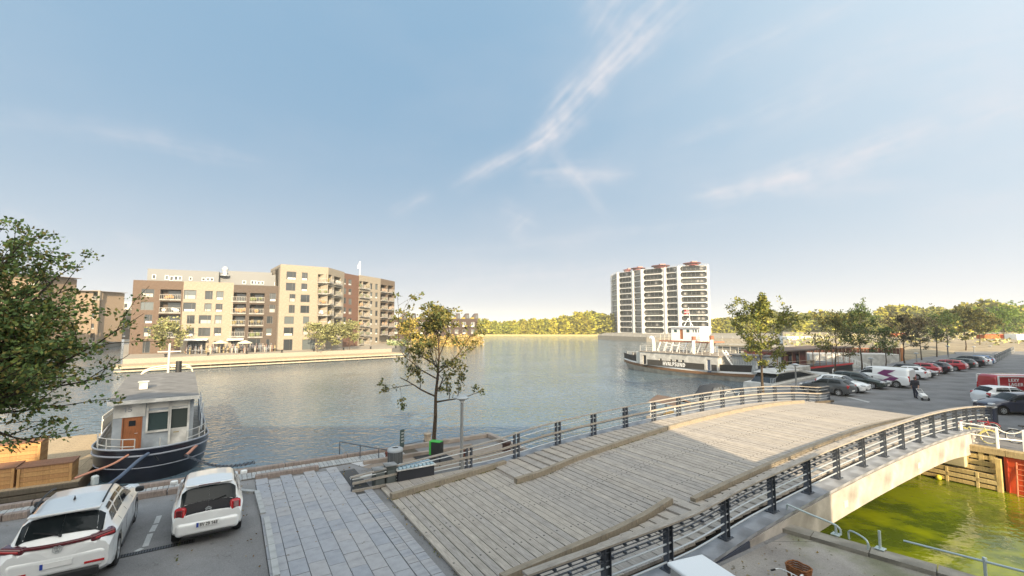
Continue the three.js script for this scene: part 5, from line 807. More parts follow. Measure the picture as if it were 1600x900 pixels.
  for (const s of [-1, 1]) { const l = new MB(); l.rbox(0, 0, 0, 0.44, 0.15, 0.24, 0.05, 0, 0, 0, 2); const q = l.build('tail_light', lampDark, e4); q.position.set(s * 0.70, 1.045, -2.13); q.rotation.y = -s * 0.35; q.rotation.z = s * 0.12; const i = new MB(); i.rbox(s * 0.02, 0, -0.10, 0.34, 0.05, 0.06, 0.02); i.build('reflector', lampRed, q); }
  const b4 = new MB(); b4.rbox(0, 0.62, -2.22, 1.62, 0.42, 0.24, 0.12, 0, 0, 0, 3); b4.build('rear_bumper', paints.white, e4); const d4 = new MB(); d4.rbox(0, 0.36, -2.27, 1.4, 0.2, 0.2, 0.05); d4.build('diffuser', trimB, e4);
  for (const s of [-1, 1]) { const rf = new MB(); rf.rbox(s * 0.62, 0.56, -2.345, 0.34, 0.05, 0.02, 0.01); rf.build('reflector', lampRed, e4); const rl = new MB(); rl.tube([V(s * 0.60, 1.615, 0.15), V(s * 0.60, 1.66, -0.1), V(s * 0.60, 1.685, -0.9), V(s * 0.59, 1.61, -1.6)], 0.022, 6); rl.build('roof_rail', trimB, e4); }
  plate2(e4, -2.35, 0.66, '', 0.52, 0.02);
  const ring = new MB(); ring.add(new THREE.TorusGeometry(0.075, 0.008, 6, 24), new THREE.Matrix4().makeTranslation(0, 0.96, -2.325)); for (const [a, b, c, d] of [[-0.05, 0.05, -0.02, -0.06], [-0.02, -0.06, 0, -0.01], [0, -0.01, 0.02, -0.06], [0.02, -0.06, 0.05, 0.05], [-0.022, 0.06, 0, 0.012], [0, 0.012, 0.022, 0.06]]) ring.beam(V(a, 0.96 + b, -2.325), V(c, 0.96 + d, -2.325), 0.009, 0.012); ring.build('round_badge', m.galv, e4);
  wiper(e4, 1.185, -2.17, 0.34, 0.05);
  const fin = new MB(); fin.add(new THREE.ConeGeometry(0.04, 0.09, 6), new THREE.Matrix4().makeScale(0.6, 1, 2.2).setPosition(0, 1.67, -1.1)); fin.build('roof_aerial', trimB, e4);
  const s2 = new MB(); s2.rbox(0, 1.585, -1.83, 1.2, 0.05, 0.22, 0.02); s2.build('roof_spoiler', paints.white, e4);
}
// ---------------------------------------------------------------- boats
// a hull from a plan outline: list of [x, z] from one end round the bow to the other; rows of [y, scale, shift]
function hullGeo(outline, rows, sheer = () => 0) {
  const pos = [], idx = [], n = outline.length; rows.forEach(([y, k, dz = 0], j) => outline.forEach(([x, z]) => pos.push(x * k, y + sheer(x, z) * (j / (rows.length - 1)), z * (dz ? 1 : 1) - (z > 0 ? z * (1 - k) * 1.2 : 0) + dz)));
  for (let j = 0; j < rows.length - 1; j++) for (let i = 0; i < n - 1; i++) { const a = j * n + i, b = a + 1, c = a + n, d = c + 1; idx.push(a, b, c, b, d, c); }
  const g = new THREE.BufferGeometry(); g.setAttribute('position', new THREE.Float32BufferAttribute(pos, 3)); g.setIndex(idx); g.computeVertexNormals(); return metreUV(toCreasedNormals(g, 0.6));
}
const dsm = mt => { const k = mt.clone(); k.side = THREE.DoubleSide; return k; };
const navyHull = dsm(P([0.010, 0.010, 0.022], 0.28, { clearcoat: 0.4, map: T.grime })), blackHull = dsm(P([0.02, 0.019, 0.02], 0.4, { map: T.grime })), boatWhite = M([0.64, 0.63, 0.605], 0.5, { map: T.grime }), blueGrey = M([0.36, 0.40, 0.45], 0.6, { map: T.grime }), roofFelt = M([0.20, 0.20, 0.205], 0.9, { map: T.grime }), doorWood = M([0.36, 0.13, 0.045], 0.5, { map: T.wood });
{ // houseboat with a round bow towards the quay
  const O = V(-20.3, -0.8, -25.95), o = thing('houseboat', 'dark blue hulled houseboat numbered 15 with grey cabin and orange brown door', 'houseboat', O, PHI + 0.075);
  const out = []; for (const z of [-15, -11, -7, -4, -2]) out.push([-2.55 + Math.max(0, (z + 15 - 4) * -0.08), z]); for (let i = 0; i <= 16; i++) { const a = Math.PI - i / 16 * Math.PI; out.push([Math.cos(a) * 2.62, -0.9 + Math.sin(a) * 3.3]); } for (const z of [-2, -4, -7, -11, -15]) out.push([2.55, z]);
  const sheer = (x, z) => 0.12 + 0.16 * smooth(-1, 2.4, z);
  mesh('hull', hullGeo(out, [[-2.2, 0.8], [-1.25, 0.86], [-0.95, 0.93], [-0.3, 0.985], [0.12, 1.0], [0.34, 1.0]], sheer), navyHull, o);
  const strake = (y, k, r) => { const b = new MB(); b.tube(out.map(([x, z]) => V(x * k, y + sheer(x, z) * 0.8, z - (z > 0 ? z * (1 - k) * 1.2 : 0))), r, 6, 80); return b; };
  strake(0.02, 1.005, 0.05).build('rubbing_strake', M([0.26, 0.27, 0.31], 0.5), o); strake(-0.62, 0.965, 0.028).build('rubbing_strake', M([0.26, 0.27, 0.31], 0.5), o); strake(0.36, 1.0, 0.05).build('gunwale', M([0.30, 0.32, 0.36], 0.5), o);
  { const s = new THREE.Shape(out.map(([x, z]) => new THREE.Vector2(x * 0.985, -z * 0.985))); const g = new THREE.ShapeGeometry(s); g.rotateX(-Math.PI / 2); mesh('deck', metreUV(g), dsm(M([0.34, 0.33, 0.31], 0.85, { map: T.grime })), o); }
  // cabin: front plate with openings, sides, roof
  const Hc = 2.78, fr = plate([[-1.8, 0], [1.8, 0], [1.8, Hc], [-1.8, Hc]], [[[-1.36, 0.05], [-0.58, 0.05], [-0.58, 1.92], [-1.36, 1.92]], [[-0.30, 1.05], [0.62, 1.05], [0.62, 2.06], [-0.30, 2.06]], [[0.74, 0.04], [1.52, 0.04], [1.52, 2.14], [0.74, 2.14]], [[0.74, 2.28], [1.52, 2.28], [1.52, 2.56], [0.74, 2.56]], [[-0.30, 2.28], [0.62, 2.28], [0.62, 2.56], [-0.30, 2.56]]], 0.12); mesh('cabin_wall', fr, blueGrey, o);
  for (const s of [-1, 1]) { const b = new MB(); b.box(s * 1.74, Hc / 2, -5.6, 0.12, Hc, 10.9); const q = b.build('cabin_wall', blueGrey, o); for (const z of [-2.4, -5, -7.6]) { const w = new MB(); w.box(s * 1.81, 1.55, z, 0.05, 0.8, 1.2); w.build('window', m.glass, q); } }
  { const b = new MB(); b.box(0, Hc / 2, -11.0, 3.4, Hc, 0.12); b.build('cabin_wall', blueGrey, o); }
  { const b = new MB(); b.rbox(-1.1, 2.26, 0.015, 1.36, 0.72, 0.05, 0.01); const q = b.build('sign_panel', boatWhite, o, 'white panel with the number 15'); const t = new TextGeometry('15', { font: FONT, size: 0.27, depth: 0.01, curveSegments: 5 }); t.translate(-1.4, 2.2, 0.042); mesh('house_number', t, M([0.25, 0.26, 0.28], 0.5), q); }
  { const b = new MB(); b.rbox(-0.97, 0.98, -0.06, 0.76, 1.86, 0.05, 0.01); const q = b.build('door', doorWood, o, 'orange brown wooden door with a small square window'); const w = new MB(); w.rbox(-0.97, 1.55, -0.03, 0.3, 0.3, 0.02, 0.01); w.build('pane', m.glass, q); const h = new MB(); h.rod(V(-0.72, 1.0, -0.03), V(-0.72, 1.0, 0.05), 0.012); h.rod(V(-0.72, 1.0, 0.04), V(-0.84, 1.0, 0.04), 0.012); h.build('handle', m.galv, q); const f = new MB(); for (const x of [-1.38, -0.56]) f.box(x, 0.98, -0.04, 0.05, 1.9, 0.14); f.box(-0.97, 1.95, -0.04, 0.87, 0.05, 0.14); f.build('frame', M([0.28, 0.10, 0.04], 0.6), q); }
  { const b = new MB(); b.box(0.16, 2.10, 0.03, 1.06, 0.1, 0.1); b.box(0.16, 1.0, 0.04, 1.06, 0.1, 0.14); for (const x of [-0.33, 0.65]) b.box(x, 1.78, 0.03, 0.09, 1.66, 0.1); b.box(0.16, 2.6, 0.03, 1.06, 0.08, 0.1); const q = b.build('window', boatWhite, o); const w = new MB(); w.box(0.16, 1.55, -0.07, 0.94, 1.06, 0.03); w.build('pane', P([0.04, 0.06, 0.06], 0.06), q); const w2 = new MB(); w2.box(0.16, 2.42, -0.05, 0.94, 0.3, 0.03); w2.build('blind', blind, q); }
  { const b = new MB(); for (const x of [0.70, 1.56]) b.box(x, 1.3, 0.03, 0.1, 2.6, 0.1); b.box(1.13, 2.2, 0.03, 0.78, 0.1, 0.1); b.box(1.13, 2.6, 0.03, 0.96, 0.08, 0.1); const q = b.build('door', boatWhite, o, 'white half glazed door with a letter slot'); const l = new MB(); l.box(1.13, 0.55, -0.05, 0.78, 1.0, 0.05); l.build('door_panel', boatWhite, q); const w = new MB(); w.box(1.13, 1.6, -0.06, 0.78, 1.1, 0.03); w.build('pane', P([0.05, 0.06, 0.055], 0.07), q); const s = new MB(); s.rbox(1.02, 0.82, -0.02, 0.26, 0.06, 0.02, 0.01); s.build('letter_slot', M([0.3, 0.24, 0.12], 0.4), q); const w2 = new MB(); w2.box(1.13, 2.42, -0.05, 0.78, 0.28, 0.03); w2.build('blind', blind, q); }
  { const b = new MB(); b.beam(V(0, Hc + 0.08, 0.55), V(0, Hc + 0.42, -11.4), 4.0, 0.1); const q = b.build('roof', roofFelt, o); const f = new MB(); f.box(0, Hc + 0.02, 0.58, 4.06, 0.2, 0.06); f.build('fascia', boatWhite, q); const v = new MB(); v.rbox(-0.75, Hc + 0.42, -3.6, 0.42, 0.5, 0.42, 0.02); v.rbox(-0.75, Hc + 0.68, -3.6, 0.56, 0.06, 0.56, 0.02); v.build('vent', boatWhite, q); }
  // mast with yard, black funnel, white hoop frames behind
  { const b = new MB(); b.rod(V(0.3, 1, -12.2), V(0.3, 5.5, -12.2), 0.1, 0.08, 10); b.beam(V(-0.45, 4.85, -12.2), V(1.05, 4.85, -12.2), 0.09, 0.09); b.build('mast', boatWhite, o); const f = new MB(); f.rod(V(0.95, 2.4, -11.6), V(0.95, 4.1, -11.6), 0.22, 0.2, 14); f.build('funnel', m.black, o); }
  { const b = new MB(); for (const z of [-12.4, -14.4]) { b.tube([V(-1.5, 0.3, z), V(-1.5, 2.9, z), V(-1.1, 3.35, z), V(0.2, 3.6, z), V(1.7, 3.5, z), V(1.9, 3.1, z), V(1.9, 0.3, z)], 0.055, 6, 60); } for (const x of [-1.3, 0.2, 1.7]) b.beam(V(x, x < -1 ? 3.1 : 3.52, -12.4), V(x, x < -1 ? 3.1 : 3.52, -14.4), 0.06, 0.06); b.build('hoop_frame', M([0.68, 0.60, 0.46], 0.6), o); }
  // deck rails
  const railing = (list, h) => { const b = new MB(); const p = list.map(([x, z]) => V(x, 0.3, z)); for (const q of p) b.rod(q.clone(), q.clone().setY(0.3 + h), 0.03, 0.03, 6); for (let i = 0; i < p.length - 1; i++) for (const k of [1, 0.5]) b.rod(p[i].clone().setY(0.3 + h * k), p[i + 1].clone().setY(0.3 + h * k), 0.026, 0.026, 6); b.build('deck_rail', boatWhite, o); };
  railing([[-2.45, -0.9], [-2.3, 0.3], [-1.9, 1.0], [-1.2, 1.7], [-0.7, 1.95]], 0.75); railing([[1.5, 1.6], [2.1, 0.7], [2.4, -0.2], [2.45, -1.0]], 0.8); { const b = new MB(); b.rod(V(0.35, 0.2, 2.1), V(0.35, 1.0, 2.1), 0.035); b.build('jackstaff', boatWhite, o); }
  for (const [x, z] of [[2.35, -3], [2.35, -6], [2.4, -9]]) { const b = new MB(); b.rod(V(x, 0.2, z), V(x, 1.9, z), 0.04, 0.04, 6); b.rbox(x - 0.12, 1.1, z + 1.3, 0.05, 0.9, 1.9, 0.02); b.build('screen_panel', M([0.56, 0.60, 0.64], 0.6), o); }
  { const b = new MB(); b.rod(V(0.1, 0.28, 2.32), V(0.35, -0.1, 2.4), 0.03); b.build('bollard', m.black, o); const a = new MB(); a.rbox(-2.15, -0.75, 1.9, 0.3, 0.5, 0.3, 0.1, 0.5); a.build('fender', M([0.5, 0.55, 0.56], 0.6), o); }
  // mooring lines
  const line = (name, label, a, b, r, mat, sag) => { const mid = a.clone().lerp(b, 0.5); mid.y -= sag; const k = new MB(); k.tube([a, a.clone().lerp(mid, 0.55).setY(lerp(a.y, mid.y, 0.72)), mid, b.clone().lerp(mid, 0.55).setY(lerp(b.y, mid.y, 0.72)), b], r, 7, 40); return tag(mesh(name, k.geo(), mat), label, name.replace(/_/g, ' ')); };
  const W = (x, y, z) => V(x, y, z).applyEuler(new THREE.Euler(0, PHI + 0.075, 0)).add(O);
  line('mooring_strap', 'wide dark blue mooring strap from the houseboat bow to the quay', W(-0.1, 0.35, 2.45), G(157, 765, 0.15), 0.075, M([0.10, 0.13, 0.19], 0.8), 0.05);
  line('mooring_rope', 'pink orange mooring rope from the houseboat bow towards the wooden barge', W(-0.9, 0.35, 2.2), G(116, 748, -0.9), 0.055, M([0.52, 0.24, 0.16], 0.85), 0.1);
  line('mooring_rope', 'thick pink orange rope end leading from the right side of the houseboat bow', W(2.0, 0.12, 1.1), D(290, 711, 23.6), 0.075, M([0.52, 0.24, 0.16], 0.85), 0.02);
  { const ch = thing('mooring_chain', 'dark mooring chain sagging from the orange rope to the quay edge', 'chain', V(0, 0, 0)); const a = D(290, 711, 23.6), b = G(398, 722, 0.15), N = 36; for (let i = 0; i < N; i++) { const t = (i + 0.5) / N, p = a.clone().lerp(b, t); p.y -= 0.35 * Math.sin(Math.PI * t); const k = mesh('chain_link', new THREE.TorusGeometry(0.075, 0.022, 5, 10), m.steel, ch); k.position.copy(p); k.scale.set(1.35, 0.8, 1); k.rotation.set(i % 2 ? 0 : Math.PI / 2, -Math.atan2(b.z - a.z, b.x - a.x), 0, 'YXZ'); } }
}
{ // low float with a white fence beside it, and the wooden barge with crates at the left edge
  const o = thing('floating_deck', 'pale sunlit floating timber deck left of the houseboat', 'pontoon', Q(-12.3, -18, WATER), PHI); const b = new MB(); b.rbox(0, 0.3, -2, 3.6, 0.5, 9.5, 0.04); b.build('float', M([0.3, 0.27, 0.22], 0.85, { map: T.wood }), o); for (let i = 0; i < 17; i++) { const q = new MB(); q.box(0, 0.58, 2.5 - i * 0.56, 3.56, 0.05, 0.53); q.build('plank', m.paleTimber, o); }
  const f = thing('white_fence', 'white board fence on the floating deck beside the houseboat cabin', 'fence', Q(-10.7, -20.5, WATER + 0.6), PHI); for (let i = 0; i < 16; i++) { const q = new MB(); q.box(0, 0.95, -i * 0.24, 0.04, 1.8, 0.2); q.build('board', boatWhite, f); } for (const y of [0.3, 1.6]) { const q = new MB(); q.box(0.05, y, -1.8, 0.05, 0.1, 3.9); q.build('rail', boatWhite, f); }
  const lad = thing('swim_ladder', 'small white curved ladder top on the floating deck', 'ladder', Q(-13.9, -13.6, WATER + 0.6), PHI); for (const z of [0, -0.5]) { const k = new MB(); k.tube([V(0, 0, z), V(0, 0.7, z), V(-0.25, 0.95, z), V(-0.5, 0.7, z), V(-0.55, -0.6, z)], 0.035, 6); k.build('rail', boatWhite, lad); }
  const bg = thing('work_barge', 'sunlit brown wooden barge at the left edge in front of the houseboat', 'barge', Q(-10.0, -12.4, WATER), PHI); const h = new MB(); h.rbox(-7, 0.1, -2.3, 14, 1.0, 4.6, 0.06); h.build('hull', M([0.15, 0.10, 0.06], 0.8, { map: T.wood }), bg); for (let i = 0; i < 3; i++) { const q = new MB(); q.rbox(-7, 0.0 + i * 0.27, 0.06, 14, 0.22, 0.14, 0.02); q.build('fender_board', m.darkTimber, bg); }
  for (let i = 0; i < 27; i++) { const q = new MB(); q.box(-0.28 - i * 0.515, 0.625, -2.3, 0.5, 0.05, 4.5); q.build('deck_plank', m.paleTimber, bg); }
  const crateM = [M([0.52, 0.30, 0.12], 0.75, { map: T.wood }), M([0.46, 0.25, 0.10], 0.75, { map: T.wood })];
  const crate = (label, x, y, z, w, hh, d, k) => { const c = thing('wooden_crate', label, 'crate', Q(-10.0 + x, -12.4 + z, WATER + y), PHI, 'crates on the wooden barge'); const n = Math.max(2, Math.round(hh / 0.2)); for (let i = 0; i < n; i++) { const q = new MB(); q.box(0, (i + 0.5) * hh / n, 0, w, hh / n - 0.012, d); q.build('board', crateM[(i + k) % 2], c); } for (const s of [-1, 1]) { const q = new MB(); q.box(s * (w / 2 - 0.06), hh / 2, d / 2 + 0.02, 0.1, hh, 0.04); q.build('batten', crateM[0], c); } const l = new MB(); l.rbox(0, hh + 0.03, 0, w + 0.08, 0.06, d + 0.08, 0.01); l.build('lid', M([0.24, 0.12, 0.07], 0.8, { map: T.wood }), c); };
  crate('long low crate at the front right of the barge', -1.3, 0.65, -0.9, 1.9, 0.85, 1.1, 0); crate('long low crate left of the front right one on the barge', -3.3, 0.65, -1.0, 1.9, 0.9, 1.1, 1); crate('tall brown crate standing behind the low crates on the barge', -2.9, 0.65, -2.5, 2.0, 1.7, 1.1, 0); crate('wide plank crate at the back left of the barge', -6.6, 0.65, -3.6, 3.0, 1.0, 0.8, 1);
  const pl = thing('planter', 'red brown plant trough with green plants on the barge', 'planter', Q(-15.2, -14.6, WATER + 0.65), PHI); const q = new MB(); q.rbox(0, 0.22, 0, 1.2, 0.44, 0.5, 0.04); q.build('trough', M([0.34, 0.09, 0.045], 0.7), pl); const r = rng(3), sp = []; for (let i = 0; i < 260; i++) sp.push([V((r() - 0.5) * 1.1, 0.45 + r() * r() * 0.8, (r() - 0.5) * 0.5), 1]); mesh('plant', leafGeo(sp, 0.16, mixTint(TINT.bright), r), leafMat, pl);
}
{ // the old ferry
  const A = at(957, 83), B = at(1211, 59); A.y = B.y = WATER; const o = thing('ferry', 'old white and black car ferry with raised wheelhouse and name on its side', 'ferry', A), f = new Facade(o, A, B), L = f.L, Wd = 8;
  const put = (mb, name, mat, par = o, label) => { if (par !== o) { const k = mesh(name, mb.geo(), mat, par, label); return k; } return f.put(mb.build(name, mat, o, label), 0, 0, 0); };
  // plan: double ended
  const out = []; const N = 26; for (let i = 0; i <= N; i++) { const t = i / N, x = L * t; out.push([x, -Wd / 2 + Wd / 2 * Math.pow(Math.sin(Math.PI * Math.min(0.985, Math.max(0.015, t))), 0.42)]); }
  const sheerF = x => 0.9 * Math.pow(Math.abs(x / L - 0.55) * 1.9, 2) * 0.55;
  const side = (rows, sgn) => { const pos = [], idx = []; rows.forEach(([y, inn, sf]) => out.forEach(([x, z]) => { const zz = -Wd / 2 + (z + Wd / 2) * sgn * (1 - inn); const xe = L / 2 + (x - L / 2) * (1 - inn * 0.5); pos.push(xe, y + sheerF(x) * sf, zz); })); const n = out.length; for (let j = 0; j < rows.length - 1; j++) for (let i = 0; i < n - 1; i++) { const a = j * n + i, b = a + 1, c = a + n, d = c + 1; sgn > 0 ? idx.push(a, b, c, b, d, c) : idx.push(a, c, b, b, c, d); } const g = new THREE.BufferGeometry(); g.setAttribute('position', new THREE.Float32BufferAttribute(pos, 3)); g.setIndex(idx); g.computeVertexNormals(); return metreUV(toCreasedNormals(g, 0.5)); };
  const band = (name, rows, mat) => { for (const s of [1, -1]) { const b = new MB(); b.add(side(rows, s)); put(b, name, dsm(mat)); } };
  band('hull', [[-0.6, 0.2, 0], [0.1, 0.10, 0.3], [0.62, 0.04, 0.85]], M([0.50, 0.47, 0.42], 0.7, { map: T.grime }));
  band('rubbing_timber', [[0.62, 0.04, 0.85], [0.64, 0.005, 0.88], [1.02, 0.0, 0.95], [1.05, 0.012, 0.95]], M([0.24, 0.135, 0.07], 0.7, { map: T.wood }));
  band('white_stripe', [[1.05, 0.012, 0.95], [1.30, 0.008, 1]], m.white);
  band('bulwark', [[1.30, 0.010, 1], [2.25, 0.0, 1.05]], M([0.035, 0.03, 0.028], 0.6, { map: T.grime }));
  { const b = new MB(); const s = new THREE.Shape([...out.map(([x, z]) => new THREE.Vector2(L / 2 + (x - L / 2) * 0.985, -z)), ...[...out].reverse().map(([x, z]) => new THREE.Vector2(L / 2 + (x - L / 2) * 0.985, Wd + z))]); const g = new THREE.ShapeGeometry(s); g.rotateX(-Math.PI / 2); g.translate(0, 1.36, 0); b.add(metreUV(g)); put(b, 'deck', dsm(M([0.3, 0.15, 0.11], 0.85, { map: T.grime }))); }
  // deckhouse flush with the side
  const X = (px, py) => f.px(px, py), hx0 = X(1000, 560)[0], hx1 = X(1122, 565)[0], top = X(1060, 553.5)[1] ;
  const R = (a, b, c, d) => { const r = f.rect([a, b, c, d]); return r.map((v, i) => i % 2 ? v : v); };
  const z4b = (a, b, c, d) => R(1020 + a / 7.27, 500 + b / 7.27, 1020 + c / 7.27, 500 + d / 7.27);
  const wins = [z4b(76, 436, 102, 470), z4b(196, 446, 220, 481), z4b(258, 450, 290, 486), z4b(326, 455, 356, 489)], d1 = z4b(612, 452, 656, 594), d0 = R(1004.6, 555, 1010, 572);
  for (const zs of [0.02, -Wd + 0.3]) { const g = plate([[hx0, 1.32], [hx1, 1.32], [hx1, top], [hx0, top]], [...wins, d1, d0].map(([a, b, c, d]) => [[a, Math.max(1.36, b)], [c, Math.max(1.36, b)], [c, d], [a, d]]), 0.18); const k = mesh('deckhouse_side', g, boatWhite, o); f.put(k, 0, 0, zs); }
  [...wins].forEach(([a, b, c, d]) => { const q = new MB(); q.box((a + c) / 2, (b + d) / 2, -0.12, c - a, d - b, 0.05); const k = put(q, 'window', m.glass); }); [d1, d0].forEach(([a, b, c, d], i) => { const q = new MB(); q.box((a + c) / 2, (b + d) / 2, -0.14, c - a, d - b, 0.05); put(q, 'door', i ? m.dark : M([0.12, 0.15, 0.22], 0.5)); });
  { const q = new MB(); for (const x of [hx0 + 0.1, hx1 - 0.1]) q.box(x, (1.32 + top) / 2, -Wd / 2, 0.15, top - 1.32, Wd - 0.7); q.box((hx0 + hx1) / 2, (1.32 + top) / 2, -1.2, hx1 - hx0 - 0.6, top - 1.4, 0.1); put(q, 'bulkhead', boatWhite); const t = new MB(); t.rbox((hx0 + hx1) / 2, top + 0.07, -Wd / 2 + 0.1, hx1 - hx0 + 0.5, 0.14, Wd + 0.1, 0.03); put(t, 'upper_deck', M([0.32, 0.28, 0.24], 0.8, { map: T.grime })); }
  { const q = new MB(), xa = X(1012, 572)[0], xb = X(1101, 578)[0]; q.box((xa + xb) / 2, 1.78, 0.045, xb - xa, 0.9, 0.03); const bd = put(q, 'name_band', M([0.05, 0.045, 0.04], 0.6)); const q2 = new MB(); q2.box((d1[2] + hx1) / 2, 1.78, 0.045, (hx1 - d1[2]) * 0.66, 0.9, 0.03); put(q2, 'name_band', M([0.05, 0.045, 0.04], 0.6)); const ta = X(1036, 575)[0], tb = X(1071, 577)[0]; const t = new TextGeometry('HVALPSUND', { font: FONT, size: 0.62, depth: 0.02, curveSegments: 4 }); t.computeBoundingBox(); t.scale((tb - ta) / t.boundingBox.max.x, 1, 1); t.translate(ta, 1.48, 0.066); mesh('ship_name', t, m.white, bd); }
  const rail = (x0, x1, y, z, h, mat, name = 'deck_rail') => { const q = new MB(); for (const k of [1, 0.66, 0.33]) q.beam(V(x0, y + h * k, z), V(x1, y + h * k, z), 0.045, 0.045); const n = Math.max(2, Math.round(Math.abs(x1 - x0) / 1.3)); for (let i = 0; i <= n; i++) q.box(lerp(x0, x1, i / n), y + h / 2, z, 0.06, h, 0.06); put(q, name, mat); };
  rail(hx0, hx1, top + 0.14, -0.1, 1.0, boatWhite); rail(hx0, hx1, top + 0.14, -Wd + 0.3, 1.0, boatWhite);
  // wheelhouse on a gantry over the car deck
  const fc = new Facade(o, A.clone().addScaledVector(f.n, -3.4), B.clone().addScaledVector(f.n, -3.4)); const wx0 = fc.px(1049, 530)[0], wx1 = fc.px(1094, 530)[0], wy0 = fc.px(1070, 532.5)[1], wy1 = fc.px(1070, 512)[1]; const cz = -3.4;
  { const q = new MB(); q.rbox((fc.px(1034, 534)[0] + fc.px(1112, 534)[0]) / 2, wy0 - 0.12, cz - 1.4, fc.px(1112, 534)[0] - fc.px(1034, 534)[0], 0.22, 4.2, 0.03); put(q, 'gantry_floor', M([0.33, 0.15, 0.09], 0.7)); }
  { const rr = (a, b, c, d) => { const [p, q] = [fc.px(1020 + a / 7.27, 500 + b / 7.27), fc.px(1020 + c / 7.27, 500 + d / 7.27)]; return [Math.min(p[0], q[0]), Math.min(p[1], q[1]), Math.max(p[0], q[0]), Math.max(p[1], q[1])]; }; const ops = [rr(238, 108, 274, 140), rr(305, 104, 345, 218), rr(378, 108, 416, 142), rr(450, 108, 466, 142), rr(478, 108, 500, 142), rr(512, 108, 526, 142)]; ops.forEach(r => { r[1] = Math.max(r[1], wy0 + 0.06); r[2] = Math.min(r[2], wx1 - 0.08); r[3] = Math.min(r[3], wy1 - 0.1); });
    const g = plate([[wx0, wy0], [wx1, wy0], [wx1, wy1], [wx0, wy1]], ops.map(([a, b, c, d]) => [[a, b], [c, b], [c, d], [a, d]]), 0.1); const wh = f.put(mesh('wheelhouse', g, m.white, o), 0, 0, cz); const s = new MB(); for (const x of [wx0 + 0.05, wx1 - 0.05]) s.box(x, (wy0 + wy1) / 2, -1.35, 0.1, wy1 - wy0, 2.5); s.box((wx0 + wx1) / 2, (wy0 + wy1) / 2, -2.55, wx1 - wx0, wy1 - wy0, 0.1); s.build('wheelhouse_wall', m.white, wh); ops.forEach(([a, b, c, d], i) => { const w = new MB(); w.box((a + c) / 2, (b + d) / 2, -0.06, c - a, d - b, 0.03); w.build(i === 1 ? 'door' : 'window', i === 1 ? M([0.34, 0.14, 0.06], 0.6) : P([0.04, 0.09, 0.08], 0.08), wh); }); const rf = new MB(); rf.rbox((wx0 + wx1) / 2, wy1 + 0.1, -1.3, wx1 - wx0 + 0.5, 0.2, 3.2, 0.06); rf.build('wheelhouse_roof', m.white, wh); }
  { const base = top + 0.14, q = new MB(); const xs = i => lerp(fc.px(1031, 550)[0], fc.px(1093, 550)[0], i / 6); for (let i = 0; i <= 6; i++) for (const z of [cz + 0.6, cz - 3.2]) q.beam(V(xs(i), base, z), V(xs(i) + 0.75, wy0 - 0.2, z), 0.15, 0.2); q.beam(V(xs(1), wy0 - 0.3, cz + 0.62), V(xs(4.6), base + 0.7, cz + 0.62), 0.08, 0.1); q.beam(V(xs(1.4), base + 0.7, cz + 0.64), V(xs(5), wy0 - 0.3, cz + 0.64), 0.08, 0.1); put(q, 'gantry_leg', m.white); }
  const cowl = (px, y0, y1, dx) => { const a = fc.px(px, y0), b = fc.px(px, y1), q = new MB(); q.tube([V(a[0], a[1] - 0.6, cz + 1.2), V(a[0] - dx * 0.2, lerp(a[1], b[1], 0.8), cz + 1.2), V(a[0] - dx * 0.5, b[1] - 0.1, cz + 1.2), V(a[0] - dx, b[1], cz + 1.2), V(a[0] - dx * 1.3, b[1] - 0.12, cz + 1.2)], 0.27, 10, 30); put(q, 'vent_cowl', m.white); }; cowl(1029, 549, 527, 0.55); cowl(1091, 552, 532, 0.0); cowl(1119, 545, 530, 0.0);
  { const q = new MB(); for (const px of [1091, 1119]) { const b = fc.px(px, px === 1091 ? 529 : 528); q.rod(V(b[0], b[1] - 0.2, cz + 1.2), V(b[0], b[1] + 0.35, cz + 1.2), 0.32, 0.32, 12); } put(q, 'vent_cap', M([0.30, 0.12, 0.07], 0.7)); }
  { const q = new MB(), mx = fc.px(1069.5, 500)[0], my = fc.px(1069.5, 497)[1]; for (const dx of [-0.9, 0.9]) q.rod(V(mx + dx, wy1 + 0.1, cz - 1), V(mx, my, cz - 1), 0.07, 0.05, 6); q.rod(V(mx, wy1, cz - 1.6), V(mx, my + 1.8, cz - 1.2), 0.05, 0.03, 6); q.beam(V(mx - 0.6, wy1 + 1, cz - 1), V(mx + 0.6, wy1 + 1, cz - 1), 0.06, 0.06); put(q, 'mast', m.white); const fl = new MB(); fl.box(mx - 0.42, my + 1.0, cz - 1.2, 0.8, 0.85, 0.03); const fg = put(fl, 'flag', M([0.46, 0.06, 0.06], 0.8)); const c = new MB(); c.box(mx - 0.42, my + 1.0, cz - 1.2, 0.82, 0.14, 0.034); c.box(mx - 0.3, my + 1.0, cz - 1.2, 0.12, 0.87, 0.034); c.build('cross', m.white, fg); }
  for (const [a, b] of [[fc.px(1035, 530)[0], wx0 - 0.1], [wx1 + 0.1, fc.px(1111, 530)[0]]]) rail(a, b, wy0, cz + 0.5, 1.0, M([0.62, 0.58, 0.48], 0.6), 'bridge_rail');
  { const q = new MB(); q.box(X(1118, 560)[0] + 0.6, top * 0.5 + 0.9, -0.5, 0.05, 0.05, 0.05); const s = new MB(); const a = V(hx1 + 0.1, top + 0.9, -1), b = V(hx1 + 2.1, 1.5, -1); s.beam(a, b, 0.06, 0.22); s.beam(a.clone().setZ(-1.8), b.clone().setZ(-1.8), 0.06, 0.22); for (let i = 1; i < 9; i++) { const p = a.clone().lerp(b, i / 9); s.box(p.x, p.y, -1.4, 0.22, 0.04, 0.8); } put(s, 'companion_stair', m.white); }
